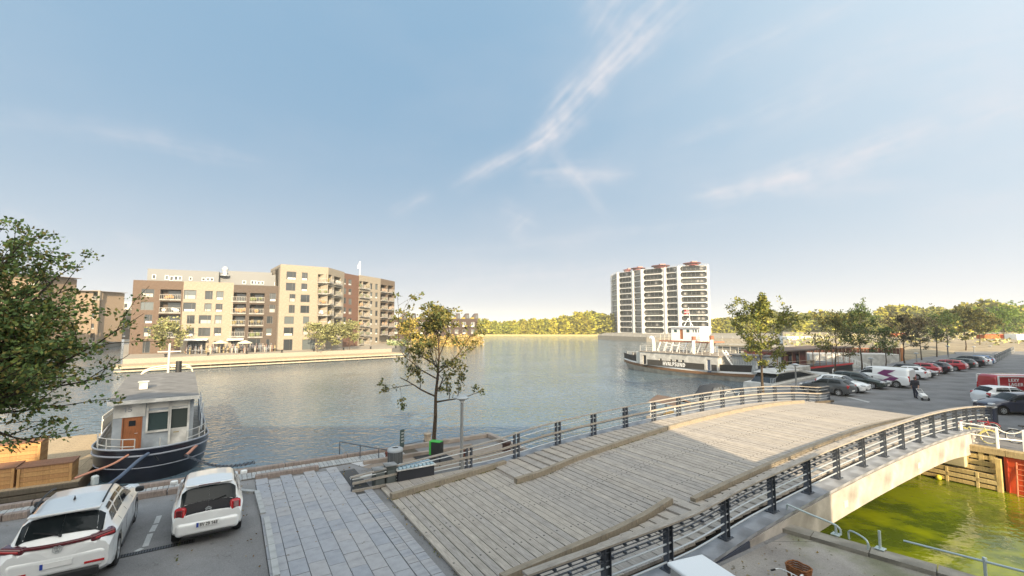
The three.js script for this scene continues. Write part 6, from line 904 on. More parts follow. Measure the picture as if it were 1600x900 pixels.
  { // aft deckhouse of grey panels
    const xa = X(1136, 570)[0], xb = X(1189, 572)[0], hh = X(1160, 557)[1]; const n = 13; const w = new MB(); w.box((xa + xb) / 2, (1.3 + hh) / 2, -3.4, xb - xa, hh - 1.3, 4.2); const dh = put(w, 'aft_deckhouse', M([0.36, 0.38, 0.39], 0.7)); for (let i = 0; i < n; i++) { const q = new MB(); q.box(lerp(xa, xb, (i + 0.5) / n), (1.3 + hh) / 2, -1.27, (xb - xa) / n - 0.03, hh - 1.32, 0.05); q.build('wall_panel', M([0.42, 0.44, 0.45], 0.6, { map: T.grime }), dh); } for (let i = 0; i < 4; i++) { const q = new MB(); q.box(lerp(xa, xb, 0.75 + i * 0.07), 2.5, -1.2, 0.34, 0.9, 0.08); q.build('window', i % 2 ? m.glass : boatWhite, dh); } const r = new MB(); r.rbox((xa + xb) / 2, hh + 0.08, -3.3, xb - xa + 0.4, 0.16, 4.8, 0.03); r.build('roof', roofFelt, dh); }
  rail(0.8, hx0 - 0.1, 2.5, -Wd / 2 + 1.0, 0.6, boatWhite);
  { const q = new MB(); q.rbox(3.2, 1.9, -3.6, 0.9, 0.9, 0.7, 0.1); put(q, 'winch', M([0.5, 0.2, 0.12], 0.7)); const s = new MB(); s.rbox(hx0 - 0.9, 2.4, -2.3, 1.3, 2.0, 3.0, 0.05); put(s, 'fore_locker', M([0.5, 0.5, 0.47], 0.7)); const e = new MB(); e.rbox(L + 0.2, 1.9, -3.8, 2.4, 1.4, 4.6, 0.1); put(e, 'stern_ramp', boatWhite); }
}
{ // the pale houses and the red houseboat moored behind
  const mk = (name, label, cat, pa, da, pb, db, y0 = WATER) => { const A = at(pa, da).setY(y0), B = at(pb, db).setY(y0); const o = thing(name, label, cat, A), f = new Facade(o, A, B); return [o, f]; };
  { const [o, f] = mk('houseboat', 'beige flat roofed houseboat with white windows just behind the ferry stern', 'houseboat', 1121, 84, 1222, 76); const top = f.px(1150, 541)[1], b = new MB(); b.rbox(f.L / 2, 0.3, -2.5, f.L, 1.6, 6, 0.05); f.put(b.build('float', m.concrete, o), 0, 0, 0); [[1130, 547.5, 1143, 552.5], [1149, 544, 1158, 553.5], [1168, 545, 1178, 553], [1190, 546, 1200, 554]].forEach(r => f.window(f.rect(r), { frame: m.white, blind: false })); f.wall(0, f.L, 1.1, top, M([0.46, 0.44, 0.39], 0.8, { map: T.grime })); const w = new MB(); w.box(f.L / 2, (1.1 + top) / 2, -2.8, f.L - 0.1, top - 1.2, 4.8); f.put(w.build('cabin', M([0.42, 0.4, 0.36], 0.8), o), 0, 0, 0); const r = new MB(); r.rbox(f.L / 2, top + 0.12, -2.4, f.L + 0.5, 0.24, 6.2, 0.04); f.put(r.build('roof', M([0.40, 0.37, 0.31], 0.85, { map: T.grime }), o), 0, 0, 0); }
  { const [o, f] = mk('houseboat', 'long dark red houseboat with a black hull and open veranda behind the parked cars', 'houseboat', 1213, 62.8, 1327, 74.8); const y = (p, q) => f.px(p, q)[1], x = (p, q = 565) => f.px(p, q)[0]; const ry = y(1275, 547), dk = y(1260, 574);
    const h = new MB(); h.rbox(f.L / 2, dk / 2 - 0.4, -2.5, f.L, dk + 0.8, 5.4, 0.3, 0, 0, 0, 3); f.put(h.build('hull', blackHull, o), 0, 0, 0); const s = new MB(); s.box(f.L / 2, dk - 0.1, 0.24, f.L, 0.26, 0.06); f.put(s.build('sheer_stripe', m.red, o), 0, 0, 0); const c = new MB(); c.box((x(1214) + x(1265)) / 2, (dk + ry) / 2, -2.6, x(1265) - x(1214), ry - dk, 4.2); const cab = f.put(c.build('cabin', M([0.17, 0.04, 0.035], 0.7, { map: T.grime }), o), 0, 0, 0); for (const p of [1226, 1240, 1252]) { const w = new MB(); w.box(x(p), dk + (ry - dk) * 0.5, -0.48, 1.0, 1.5, 0.06); w.build('window', m.glass, cab); }
    const r = new MB(); r.rbox(f.L / 2, ry + 0.1, -2.4, f.L + 0.6, 0.22, 5.6, 0.05); f.put(r.build('roof', M([0.10, 0.07, 0.055], 0.8), o), 0, 0, 0); for (let i = 0; i <= 11; i++) { const q = new MB(); q.box(lerp(0.2, f.L - 0.2, i / 11), (dk + ry) / 2, -0.2, 0.09, ry - dk, 0.09); f.put(q.build('veranda_post', M([0.34, 0.2, 0.13], 0.7), o), 0, 0, 0); } const rl = new MB(); for (const k of [0.5, 1.0]) rl.box(f.L / 2, dk + k, -0.15, f.L, 0.05, 0.05); f.put(rl.build('deck_rail', M([0.5, 0.45, 0.38], 0.7), o), 0, 0, 0); for (const p of [1239, 1299]) { const t = mesh('lifebuoy', new THREE.TorusGeometry(0.36, 0.085, 8, 20), m.white, o); f.put(t, x(p, 580), y(p, 580), 0.32); } for (const p of [1268, 1276, 1284]) { const q = new MB(); q.rbox(x(p), dk + 0.45, -1.4, 0.9, 0.5, 0.7, 0.04); f.put(q.build('deck_seat', M([0.42, 0.38, 0.3], 0.8), o), 0, 0, 0); } }
  { const [o, f] = mk('barge', 'white sided barge with a sloping gangway beyond the red houseboat', 'barge', 1262, 86, 1402, 84); const top = f.px(1330, 553)[1], h = new MB(); h.rbox(f.L / 2, top / 2 - 0.3, -2, f.L, top + 0.6, 4, 0.1); f.put(h.build('hull', boatWhite, o), 0, 0, 0); const g = new MB(); const a = f.px(1312, 562), b = f.px(1352, 578); g.beam(V(a[0], a[1], 1), V(b[0], b[1] - 0.2, 3.2), 0.9, 0.08); f.put(g.build('gangway', m.galv, o), 0, 0, 0); const r = new MB(); for (const s of [-0.45, 0.45]) { r.beam(V(a[0], a[1] + 0.9, 1 + s), V(b[0], b[1] + 0.7, 3.2 + s), 0.05, 0.05); for (let i = 0; i <= 6; i++) { const p = V(a[0], a[1], 1 + s).lerp(V(b[0], b[1] - 0.2, 3.2 + s), i / 6); r.box(p.x, p.y + 0.45, p.z, 0.05, 0.9, 0.05); } } f.put(r.build('gangway_rail', m.white, o), 0, 0, 0); }
  { const [o, f] = mk('motor_yacht', 'white motor yacht with dark wraparound windows behind the charcoal hatchback', 'motorboat', 1199, 50.5, 1290, 57); const L = f.L; const pr = new THREE.Shape([[0, 0.2], [0.3, 1.35], [L * 0.5, 1.7], [L, 2.0], [L * 0.93, 0.2]].map(p => new THREE.Vector2(...p))); f.put(mesh('hull', plate(pr, [], 3.2, 0.12), boatWhite, o), 0, 0, 0); const cb = new THREE.Shape([[L * 0.08, 1.45], [L * 0.2, 2.5], [L * 0.5, 2.62], [L * 0.82, 1.9], [L * 0.8, 1.7]].map(p => new THREE.Vector2(...p))); f.put(mesh('cabin_glass', plate(cb, [], 2.4, 0.1), m.glass, o), 0, 0, -0.4); const q = new MB(); q.tube([V(L * 0.17, 2.5, -1.6), V(L * 0.3, 2.75, -1.6), V(L * 0.52, 2.72, -1.6), V(L * 0.86, 1.92, -1.6)], 0.05, 4); const rf = plate(new THREE.Shape([[L * 0.15, 2.52], [L * 0.3, 2.78], [L * 0.52, 2.76], [L * 0.86, 1.95], [L * 0.8, 1.92], [L * 0.5, 2.62], [L * 0.3, 2.62]].map(p => new THREE.Vector2(...p))), [], 2.8, 0.04); f.put(mesh('cabin_roof', rf, boatWhite, o), 0, 0, -0.2); const r = new MB(); r.beam(V(0.5, 2.1, 0), V(L * 0.12, 2.1, 0), 0.04, 0.04); for (let i = 0; i < 4; i++) r.box(0.5 + i * 0.3, 1.75, 0, 0.04, 0.75, 0.04); f.put(r.build('stern_rail', m.galv, o), 0, 0, -0.2); }
}
{ // small cabin boat with a dark canvas hood
  const p = G(1126, 640, WATER), o = thing('cabin_boat', 'small motorboat with dark canvas hood and clear side panels behind the bridge rail', 'motorboat', V(p.x, WATER, p.z), PHI - 0.25); const sc = 1.0;
  const out = []; for (const x of [-2.6, -1.6, -0.4, 0.8]) out.push([x, 1.05]); for (let i = 0; i <= 8; i++) { const a = Math.PI / 2 - i / 8 * Math.PI; out.push([1.2 + Math.cos(a) * 1.7, Math.sin(a) * 1.05]); } for (const x of [0.8, -0.4, -1.6, -2.6]) out.push([x, -1.05]);
  const pos = [], idx = [], n = out.length; [[-0.2, 0.8], [0.3, 0.92], [0.95, 1]].forEach(([y, k]) => out.forEach(([x, z]) => pos.push(x * (0.9 + 0.1 * k), y, z * k))); for (let j = 0; j < 2; j++) for (let i = 0; i < n - 1; i++) { const a = j * n + i; idx.push(a, a + n, a + 1, a + 1, a + n, a + n + 1); } const g = new THREE.BufferGeometry(); g.setAttribute('position', new THREE.Float32BufferAttribute(pos, 3)); g.setIndex(idx); g.computeVertexNormals(); mesh('hull', metreUV(g), dsm(boatWhite), o); const dk = slab(out.map(([x, z]) => ({ x, z })), 0.93, 0.05); mesh('deck', dk, boatWhite, o); const tr = new MB(); tr.box(-2.58, 0.45, 0, 0.08, 1.0, 2.05); tr.build('transom', boatWhite, o);
  const hood = []; for (const [x, h, w] of [[-2.4, 1.45, 0.95], [-1.5, 2.35, 0.85], [-0.2, 2.5, 0.82], [0.6, 2.25, 0.8]]) hood.push([x, h, w]); const hp = [], hi = []; for (const [x, h, w] of hood) for (let k = 0; k <= 6; k++) { const a = k / 6 * Math.PI; hp.push(x, h - 0.16 + Math.sin(a) * 0.16, Math.cos(a) * w); } for (let i = 0; i < 3; i++) for (let k = 0; k < 6; k++) { const a = i * 7 + k; hi.push(a, a + 1, a + 7, a + 1, a + 8, a + 7); } const hg = new THREE.BufferGeometry(); hg.setAttribute('position', new THREE.Float32BufferAttribute(hp, 3)); hg.setIndex(hi); hg.computeVertexNormals(); const canvasM = dsm(M([0.035, 0.04, 0.05], 0.85)); mesh('canvas_hood', metreUV(hg), canvasM, o);
  for (const s of [-1, 1]) { const clear = dsm(P([0.8, 0.82, 0.84], 0.05, { transmission: 0.92, thickness: 0 })); const q = new MB(); q.quad(V(-2.3, 0.98, s * 0.98), V(-0.5, 0.98, s * 0.96), V(-0.5, 2.3, s * 0.83), V(-1.5, 2.2, s * 0.86)); q.build('clear_panel', clear, o); const q2 = new MB(); q2.quad(V(-0.25, 0.98, s * 0.96), V(1.2, 0.98, s * 0.9), V(0.55, 2.1, s * 0.81), V(-0.25, 2.3, s * 0.82)); q2.build('clear_panel', clear, o); const b = new MB(); for (const [a, c] of [[V(-2.35, 0.95, s), V(-1.5, 2.3, s * 0.87)], [V(-0.38, 0.95, s * 0.98), V(-0.38, 2.4, s * 0.84)], [V(1.25, 0.95, s * 0.92), V(0.6, 2.2, s * 0.81)]]) b.beam(a, c, 0.09, 0.05); b.build('hood_frame', canvasM, o); }
  const wr = new MB(); wr.tube([V(1.2, 0.95, 0.8), V(1.5, 1.5, 0.75), V(2.4, 1.55, 0.3), V(2.4, 1.55, -0.3), V(1.5, 1.5, -0.75), V(1.2, 0.95, -0.8)], 0.025, 6); wr.build('bow_rail', m.galv, o);
  // low wooden boat with a brown pitched canopy
  const w = thing('canopy_boat', 'small wooden boat under a brown pitched canopy beside the bridge', 'boat', G(1048, 664, WATER), PHI); const c = new MB(); c.add(plate([[-1.15, 0], [-0.9, 0], [0, 0.32], [0.9, 0], [1.15, 0], [0, 0.42]], [], 2.6).translate(0, 1.85, 1.3)); c.build('canopy', M([0.16, 0.115, 0.095], 0.9, { map: T.grime }), w); for (const [x, z] of [[-0.95, 1.2], [0.95, 1.2], [-0.95, -1.2], [0.95, -1.2]]) { const q = new MB(); q.rod(V(x, 0.3, z), V(x, 1.9, z), 0.05, 0.05, 6); q.build('post', x < 0 ? m.white : m.timber, w); } const hl = new MB(); hl.rbox(0, 0.25, 0, 2.3, 0.7, 3.4, 0.2, 0, 0, 0, 2); hl.build('hull', m.timber, w); const bn = new MB(); bn.rbox(0.2, 0.8, 0.2, 1.5, 0.35, 1.2, 0.04, 0.3); bn.build('bench', M([0.5, 0.36, 0.16], 0.8, { map: T.wood }), w);
}
// ---------------------------------------------------------------- near quay furniture
const lampHead = (o, h, r = 0.3) => { const b = new MB(); b.cyl(0, 0, 0, 0.11, 0.10, 0.5, 12); b.cyl(0, 0.5, 0, 0.075, 0.06, h - 0.72, 12); b.build('post', m.grey, o); const c = new MB(); c.lathe([[0, 0], [r * 0.3, 0], [r * 0.85, 0.05], [r, 0.1], [r * 0.96, 0.13], [r * 0.5, 0.19], [0, 0.22]], 0, h - 0.2, 0, 20); c.build('lamp_head', M([0.45, 0.48, 0.5], 0.4, { metal: 0.3 }), o); const d = new MB(); d.cyl(0, h - 0.3, 0, 0.06, 0.14, 0.1, 12); d.build('diffuser', P([0.7, 0.7, 0.68], 0.3), o); };
{ const p = G(721, 737), o = thing('street_lamp', 'grey street lamp with a disc head beside the slim tree and the bridge rail', 'street lamp', p); lampHead(o, hAt(p, 721, 618), 0.29);
  const A = Q(38, -5.0), B = Q(112, -10.5); [[1242, 568, 'pale street lamp with disc head behind the bridge rail near the charcoal hatchback'], [1361, 559, 'dark street lamp standing between the dark green estate and the blue car'], [1432, 551, 'street lamp behind the pedestrian and the white van'], [1482, 540, 'street lamp beside the plum hatchback'], [1523, 541, 'street lamp beside the black suv at the far end'], [1549, 540, 'street lamp beyond the last parked cars']].forEach(([x, y, l], i) => { const q = i ? column(x, A, B) : column(x, Q(38, -4.0), Q(60, -4.0)); const k = thing('street_lamp', l, 'street lamp', q, 0, 'lamps along the parking bays'); lampHead(k, Math.min(5.2, hAt(q, x, y)), 0.32); }); }
{ const p = G(617, 733), o = thing('litter_bin', 'dark grey round litter bin with a pale rim on the near quay', 'litter bin', p); const b = new MB(); b.lathe([[0, 0], [0.29, 0], [0.31, 0.05], [0.31, 0.78], [0.3, 0.8]], 0, 0, 0, 20); b.build('drum', M([0.12, 0.13, 0.14], 0.6, { map: T.grime }), o); const l = new MB(); l.lathe([[0.33, 0.76], [0.34, 0.8], [0.32, 0.88], [0.2, 0.93], [0.14, 0.92], [0.14, 0.88], [0.2, 0.86]], 0, 0, 0, 20); l.build('lid', M([0.34, 0.37, 0.4], 0.5), o); const s = new MB(); for (let i = 0; i < 12; i++) { const a = i / 12 * 6.283; s.box(Math.cos(a) * 0.318, 0.4, Math.sin(a) * 0.318, 0.02, 0.7, 0.02, -a); } s.build('rib', M([0.15, 0.16, 0.17], 0.6), o); }
{ const p = G(627, 714), o = thing('information_post', 'thin dark information post standing behind the litter bin', 'sign', p, PHI + 0.4); const b = new MB(); b.rbox(0, 0.55, 0, 0.06, 1.1, 0.06, 0.01); b.build('post', m.steel, o); const s = new MB(); s.rbox(0, 0.85, 0.03, 0.24, 0.85, 0.05, 0.015); const q = s.build('panel', M([0.06, 0.09, 0.09], 0.5), o); const t = new MB(); for (let i = 0; i < 4; i++) t.box(0, 1.12 - i * 0.14, 0.057, 0.14, 0.05, 0.004); t.build('print', M([0.5, 0.52, 0.52], 0.7), q); }
{ const p = G(681, 728), o = thing('dog_waste_bin', 'black box with a bright green side on a post by the tree trunk', 'bin', p, -0.35); const b = new MB(); b.rbox(0.2, 0.4, 0, 0.05, 0.8, 0.05, 0.01); b.build('post', m.black, o); const c = new MB(); c.rbox(0.05, 0.78, 0, 0.5, 0.55, 0.3, 0.03); c.build('box', M([0.02, 0.022, 0.022], 0.5), o); const g = new MB(); g.rbox(-0.22, 0.78, 0.0, 0.09, 0.58, 0.33, 0.02); g.rbox(0, 1.07, 0.02, 0.54, 0.04, 0.3, 0.01); g.build('green_trim', M([0.05, 0.40, 0.06], 0.6), o); }
{ const p = G(640, 755), o = thing('bench_box', 'dark storage bench with a pale blue ribbed top behind the bridge rail', 'storage box', p.add(V(0.1, 0, -0.35)), PHI); const b = new MB(); b.rbox(0, 0.3, 0, 1.5, 0.55, 0.6, 0.03); b.build('body', M([0.02, 0.022, 0.03], 0.6), o); for (let i = 0; i < 9; i++) { const q = new MB(); q.rbox(-0.66 + i * 0.165, 0.62, 0, 0.14, 0.1, 0.6, 0.04, 0, 0, 0, 2); q.build('lid_rib', P([0.30, 0.42, 0.50], 0.15), o); } const f = new MB(); f.rbox(0, 0.57, 0, 1.62, 0.04, 0.7, 0.01); f.build('rim', m.whitePaint, o); }
for (const [px, py, k, l] of [[591, 760, 0, 'left one of two dark green cabinets behind the end of the bridge rail'], [609, 757, 1, 'right one of two dark green cabinets, next to the litter bin']]) { const o = thing('cabinet', l, 'cabinet', G(px, py), PHI, 'dark cabinets behind the bridge rail'); const b = new MB(); b.rbox(0, 0.32 + k * 0.05, 0, 0.4, 0.64 + k * 0.1, 0.4, 0.02); b.build('body', M([0.07, 0.085, 0.085], 0.6, { map: T.grime }), o); const d = new MB(); d.rbox(0, 0.34, 0.205, 0.32, 0.5, 0.02, 0.01); d.build('door', M([0.09, 0.105, 0.105], 0.5), o); const c = new MB(); c.rbox(0, 0.67 + k * 0.1, 0, 0.46, 0.04, 0.46, 0.01); c.build('top', m.grey, o); }
{ const o = thing('slatted_seat', 'pale low board seat at the very end of the bridge rail', 'bench', G(567, 757), PHI); const b = new MB(); b.rbox(0, 0.3, 0, 0.95, 0.05, 0.3, 0.01); b.build('seat', m.whitePaint, o); for (const s of [-1, 1]) { const q = new MB(); q.rbox(s * 0.38, 0.14, 0, 0.06, 0.28, 0.26, 0.01); q.build('leg', m.grey, o); } }
for (const [px, py, h, r, mat, l] of [[606, 718, 0.36, 0.13, M([0.22, 0.07, 0.05], 0.8, { map: T.grime }), 'rusty red bollard just left of the litter bin'], [668, 689, 0.42, 0.2, M([0.52, 0.42, 0.32], 0.8, { map: T.grime }), 'sandy coloured bollard at the water edge left of the tree'], [727, 715, 0.4, 0.14, M([0.16, 0.06, 0.045], 0.8, { map: T.grime }), 'dark red bollard right of the lamp post'], [791, 704, 0.45, 0.22, M([0.07, 0.035, 0.03], 0.7, { map: T.grime }), 'dark brown mooring bollard near the quay corner']]) { const o = thing('mooring_bollard', l, 'bollard', G(px, py)); const b = new MB(); b.lathe([[0, 0], [r * 1.15, 0], [r, 0.05], [r * 0.85, h * 0.6], [r * 1.1, h * 0.8], [r * 1.1, h * 0.94], [r * 0.9, h], [0, h]], 0, 0, 0, 14); b.build('post', mat, o); }
{ // thin steel handrail by the steps to the water
  const o = thing('handrail', 'thin steel handrail by the steps down to the water', 'railing', V(0, 0, 0)), top = [D(531, 690, 21.6), D(563, 696, 21.4), D(592, 701, 21.0), D(624, 706, 20.6)]; const b = new MB(); b.tube(top, 0.022, 6, 24); b.build('top_rail', m.steel, o); for (const q of top.slice(0, 3)) { const k = new MB(); k.rod(q, q.clone().setY(0), 0.02, 0.02, 6); k.build('post', m.steel, o); } const c = new MB(); c.rod(D(533, 714, 21.7), D(600, 702, 22.6), 0.018); c.rod(D(600, 702, 22.6), D(664, 688, 23.6), 0.018); c.build('lower_rail', m.steel, o); }
// ---------------------------------------------------------------- canal wall, its timber fenders and ladder niche
{
  const A = Q(28.98, 2.2), C = Q(28.9, 22), o = thing('timber_bulkhead', 'yellow brown timber fender wall along the canal below the white railing', 'quay wall', A), f = new Facade(o, A, C), L = f.L; const X = (px, py) => f.px(px, py)[0];
  const tm = [M([0.62, 0.47, 0.2], 0.9, { map: T.wood }), M([0.54, 0.42, 0.19], 0.9, { map: T.wood }), M([0.66, 0.52, 0.25], 0.9, { map: T.wood })], dk = M([0.05, 0.038, 0.022], 0.95, { map: T.grime });
  const add = (n, x0, x1, y, h, z, d, mt, lbl) => { const b = new MB(); b.rbox((x0 + x1) / 2, y, z, x1 - x0, h, d, 0.015); return f.put(b.build(n, mt, o, lbl), 0, 0, 0); };
  const back = new MB(); back.box(L / 2, -1.4, 0.02, L, 2.4, 0.04); f.put(back.build('backing', dk, o), 0, 0, 0);
  const xr = X(1562, 720), xs = X(1496, 700); for (let i = 0; i < 6; i++) add('coping_timber', lerp(xs - 0.3, L, i / 6), lerp(xs - 0.3, L, (i + 0.99) / 6), -0.12, 0.3, 0.12, 0.5, M([0.47, 0.37, 0.2], 0.9, { map: T.wood }));
  [[-0.50, 0.22, 0.2], [-0.80, 0.22, 0.26], [-1.08, 0.2, 0.32]].forEach(([y, h, z], i) => { add('wale', 1.2, xr - 0.02, y, h, z, 0.16, tm[i % 3]); });
  [[-1.34, 0.2, 0.5], [-1.6, 0.2, 0.52], [-1.86, 0.18, 0.5]].forEach(([y, h, z], i) => { add('wale', 0.6, xr + 0.05, y, h, z, 0.18, tm[(i + 1) % 3]); });
  for (const px of [1478, 1512, 1536, 1553]) add('fender_post', X(px, 720) - 0.1, X(px, 720) + 0.1, -1.25, 2.2, 0.2, 0.2, tm[1]); for (let x = 1.3; x < xr; x += 1.15) add('bracket', x - 0.06, x + 0.06, -1.7, 0.9, 0.56, 0.1, tm[2]);
  add('end_pile', xr - 0.05, xr + 0.15, -1.5, 2.2, 0.5, 0.22, tm[0]);
  { const b = new MB(); b.rbox(X(1475, 720), -0.75, 0.4, 2.0, 0.75, 0.5, 0.06); f.put(b.build('concrete_block', M([0.55, 0.49, 0.33], 0.9, { map: T.grime }), o), 0, 0, 0); const q = new MB(); q.add(new THREE.IcosahedronGeometry(0.35, 1), new THREE.Matrix4().makeScale(1.6, 0.6, 1).setPosition(X(1488, 700), -0.42, 0.3)); f.put(q.build('stone', m.concrete, o), 0, 0, 0); const by = new MB(); by.sphere(X(1475, 755), -1.88, 0.75, 0.14); f.put(by.build('float_buoy', M([0.6, 0.5, 0.05], 0.5), o), 0, 0, 0); }
  // orange red steel niche with a ladder
  const lad = thing('ladder_panel', 'orange red steel panel with a rescue ladder in the canal wall', 'ladder panel', A); const f2 = new Facade(lad, A, C); const b = new MB(); const x0 = xr + 0.18, x1 = Math.min(L, x0 + 3.2); b.rbox((x0 + x1) / 2, -1.35, 0.16, x1 - x0, 2.1, 0.1, 0.02); const pn = f2.put(b.build('panel', M([0.62, 0.075, 0.015], 0.55, { map: T.grime }), lad), 0, 0, 0); for (let i = 0; i < 5; i++) { const q = new MB(); q.rbox(lerp(x0, x1, (i + 0.2) / 5), -1.35, 0.23, 0.05, 2.1, 0.05, 0.01); q.build('rib', M([0.5, 0.06, 0.02], 0.6), pn); }
  const lm = M([0.62, 0.20, 0.10], 0.6, { map: T.grime }), lx = x0 + 0.45; for (const s of [0, 0.5]) { const q = new MB(); q.rod(V(lx + s, -2.3, 0.62), V(lx + s, -0.45, 0.34), 0.035, 0.035, 8); f2.put(q.build('ladder_rail', lm, lad), 0, 0, 0); } for (let i = 0; i < 8; i++) { const q = new MB(), y = -2.2 + i * 0.24; q.rod(V(lx, y, lerp(0.61, 0.34, i / 8)), V(lx + 0.5, y, lerp(0.61, 0.34, i / 8)), 0.022, 0.022, 6); f2.put(q.build('rung', lm, lad), 0, 0, 0); }
  // white railing on the far canal edge
  const wr = thing('white_railing', 'white steel railing with a hanging rope along the far canal edge', 'railing', V(0, 0, 0)); const ps = [G(1502, 692), G(1558, 702), G(1600, 707)].map(p => p.add(V(0.1, 0, -0.05))); ps.push(ps[2].clone().add(ps[2].clone().sub(ps[1])), ps[2].clone().add(ps[2].clone().sub(ps[1]).multiplyScalar(2))); ps.forEach((p, i) => { const q = new MB(); q.rbox(p.x, 0.53, p.z, 0.1, 1.06, 0.1, 0.02, PHI); q.build('post', m.white, wr); }); const bar = (a, c, y) => { const q = new MB(); q.rod(a.clone().setY(y), c.clone().setY(y), 0.04, 0.04, 8); q.build('rail', m.white, wr); }; bar(ps[0], ps[1], 1.03); for (let i = 0; i < 4; i++) bar(ps[i], ps[i + 1], 0.52); bar(ps[2], ps[3], 1.03); const rp = new MB(), a = ps[1].clone().setY(1.03), c = ps[2].clone().setY(1.03); rp.tube([a, a.clone().lerp(c, 0.25).setY(0.88), a.clone().lerp(c, 0.5).setY(0.83), a.clone().lerp(c, 0.75).setY(0.88), c], 0.028, 6); rp.build('rope', M([0.66, 0.62, 0.56], 0.9), wr);
  const bx = thing('meter_box', 'dark blue service post with a pale cap at the bridge end', 'service post', G(1549, 668), PHI); const k = new MB(); k.rbox(0, 0.6, 0, 0.55, 1.2, 0.45, 0.03); k.build('housing', M([0.03, 0.04, 0.075], 0.5), bx); const t = new MB(); t.rbox(0, 1.22, 0, 0.62, 0.06, 0.52, 0.02); t.build('cap', m.whitePaint, bx); const dd = new MB(); dd.rbox(-0.28, 0.6, 0, 0.02, 0.9, 0.34, 0.01); dd.build('hatch', M([0.045, 0.055, 0.09], 0.5), bx);
}
{ // galvanised rails on the near canal edge
  const o = thing('edge_railing', 'broken run of galvanised rails along the near canal edge', 'railing', V(0, 0, 0)); const g = M([0.48, 0.56, 0.57], 0.45, { metal: 0.4 }); const p0 = G(1231, 820).setY(0), t0 = p0.clone().setY(0.62); const e = G(1307, 843); const b = new MB(); b.rod(p0, t0, 0.03); b.tube([t0, t0.clone().lerp(e.clone().setY(0.40), 0.5), e.clone().setY(0.40), e.clone().add(V(0.09, 0.30, 0.05)), e.clone().add(V(0.1, 0.2, 0.06))], 0.03, 8, 30); b.build('top_rail', g, o);
  const stub = (p, h) => { const q = new MB(); q.rod(p.clone(), p.clone().setY(h), 0.034); q.rbox(p.x, 0.15, p.z, 0.22, 0.03, 0.22, 0.005, 0.6); q.build('stub_post', g, o); }; stub(G(1307, 843), 0.42); stub(G(1376, 866), 0.62); { const a = G(1327, 848), c = G(1357, 866), q = new MB(); q.tube([a.clone().setY(0.1), a.clone().setY(0.3), a.clone().lerp(c, 0.12).setY(0.36), a.clone().lerp(c, 0.88).setY(0.36), c.clone().setY(0.3), c.clone().setY(0.1)], 0.026, 8, 30); q.build('low_hoop', g, o); }
  const a = D(1412, 845, 12.9), c = D(1600, 893, 10.9), q = new MB(), dv = c.clone().sub(a); q.rod(a, c.clone().addScaledVector(dv, 0.6), 0.028); q.build('top_rail', g, o); for (const t of [0.71, 1.2]) { const p = a.clone().addScaledVector(dv, t), s = new MB(); s.rod(p.clone().setY(-0.6), p, 0.034); s.rbox(p.x, p.y + 0.03, p.z, 0.07, 0.14, 0.07, 0.01); s.build('stub_post', g, o); }
  const low = c.clone().setY(c.y - 0.5), l2 = a.clone().setY(a.y - 0.5), z = new MB(); z.rod(l2.clone().lerp(low, 0.71), low.clone().addScaledVector(dv, 0.6), 0.02); z.build('lower_rail', g, o);
}
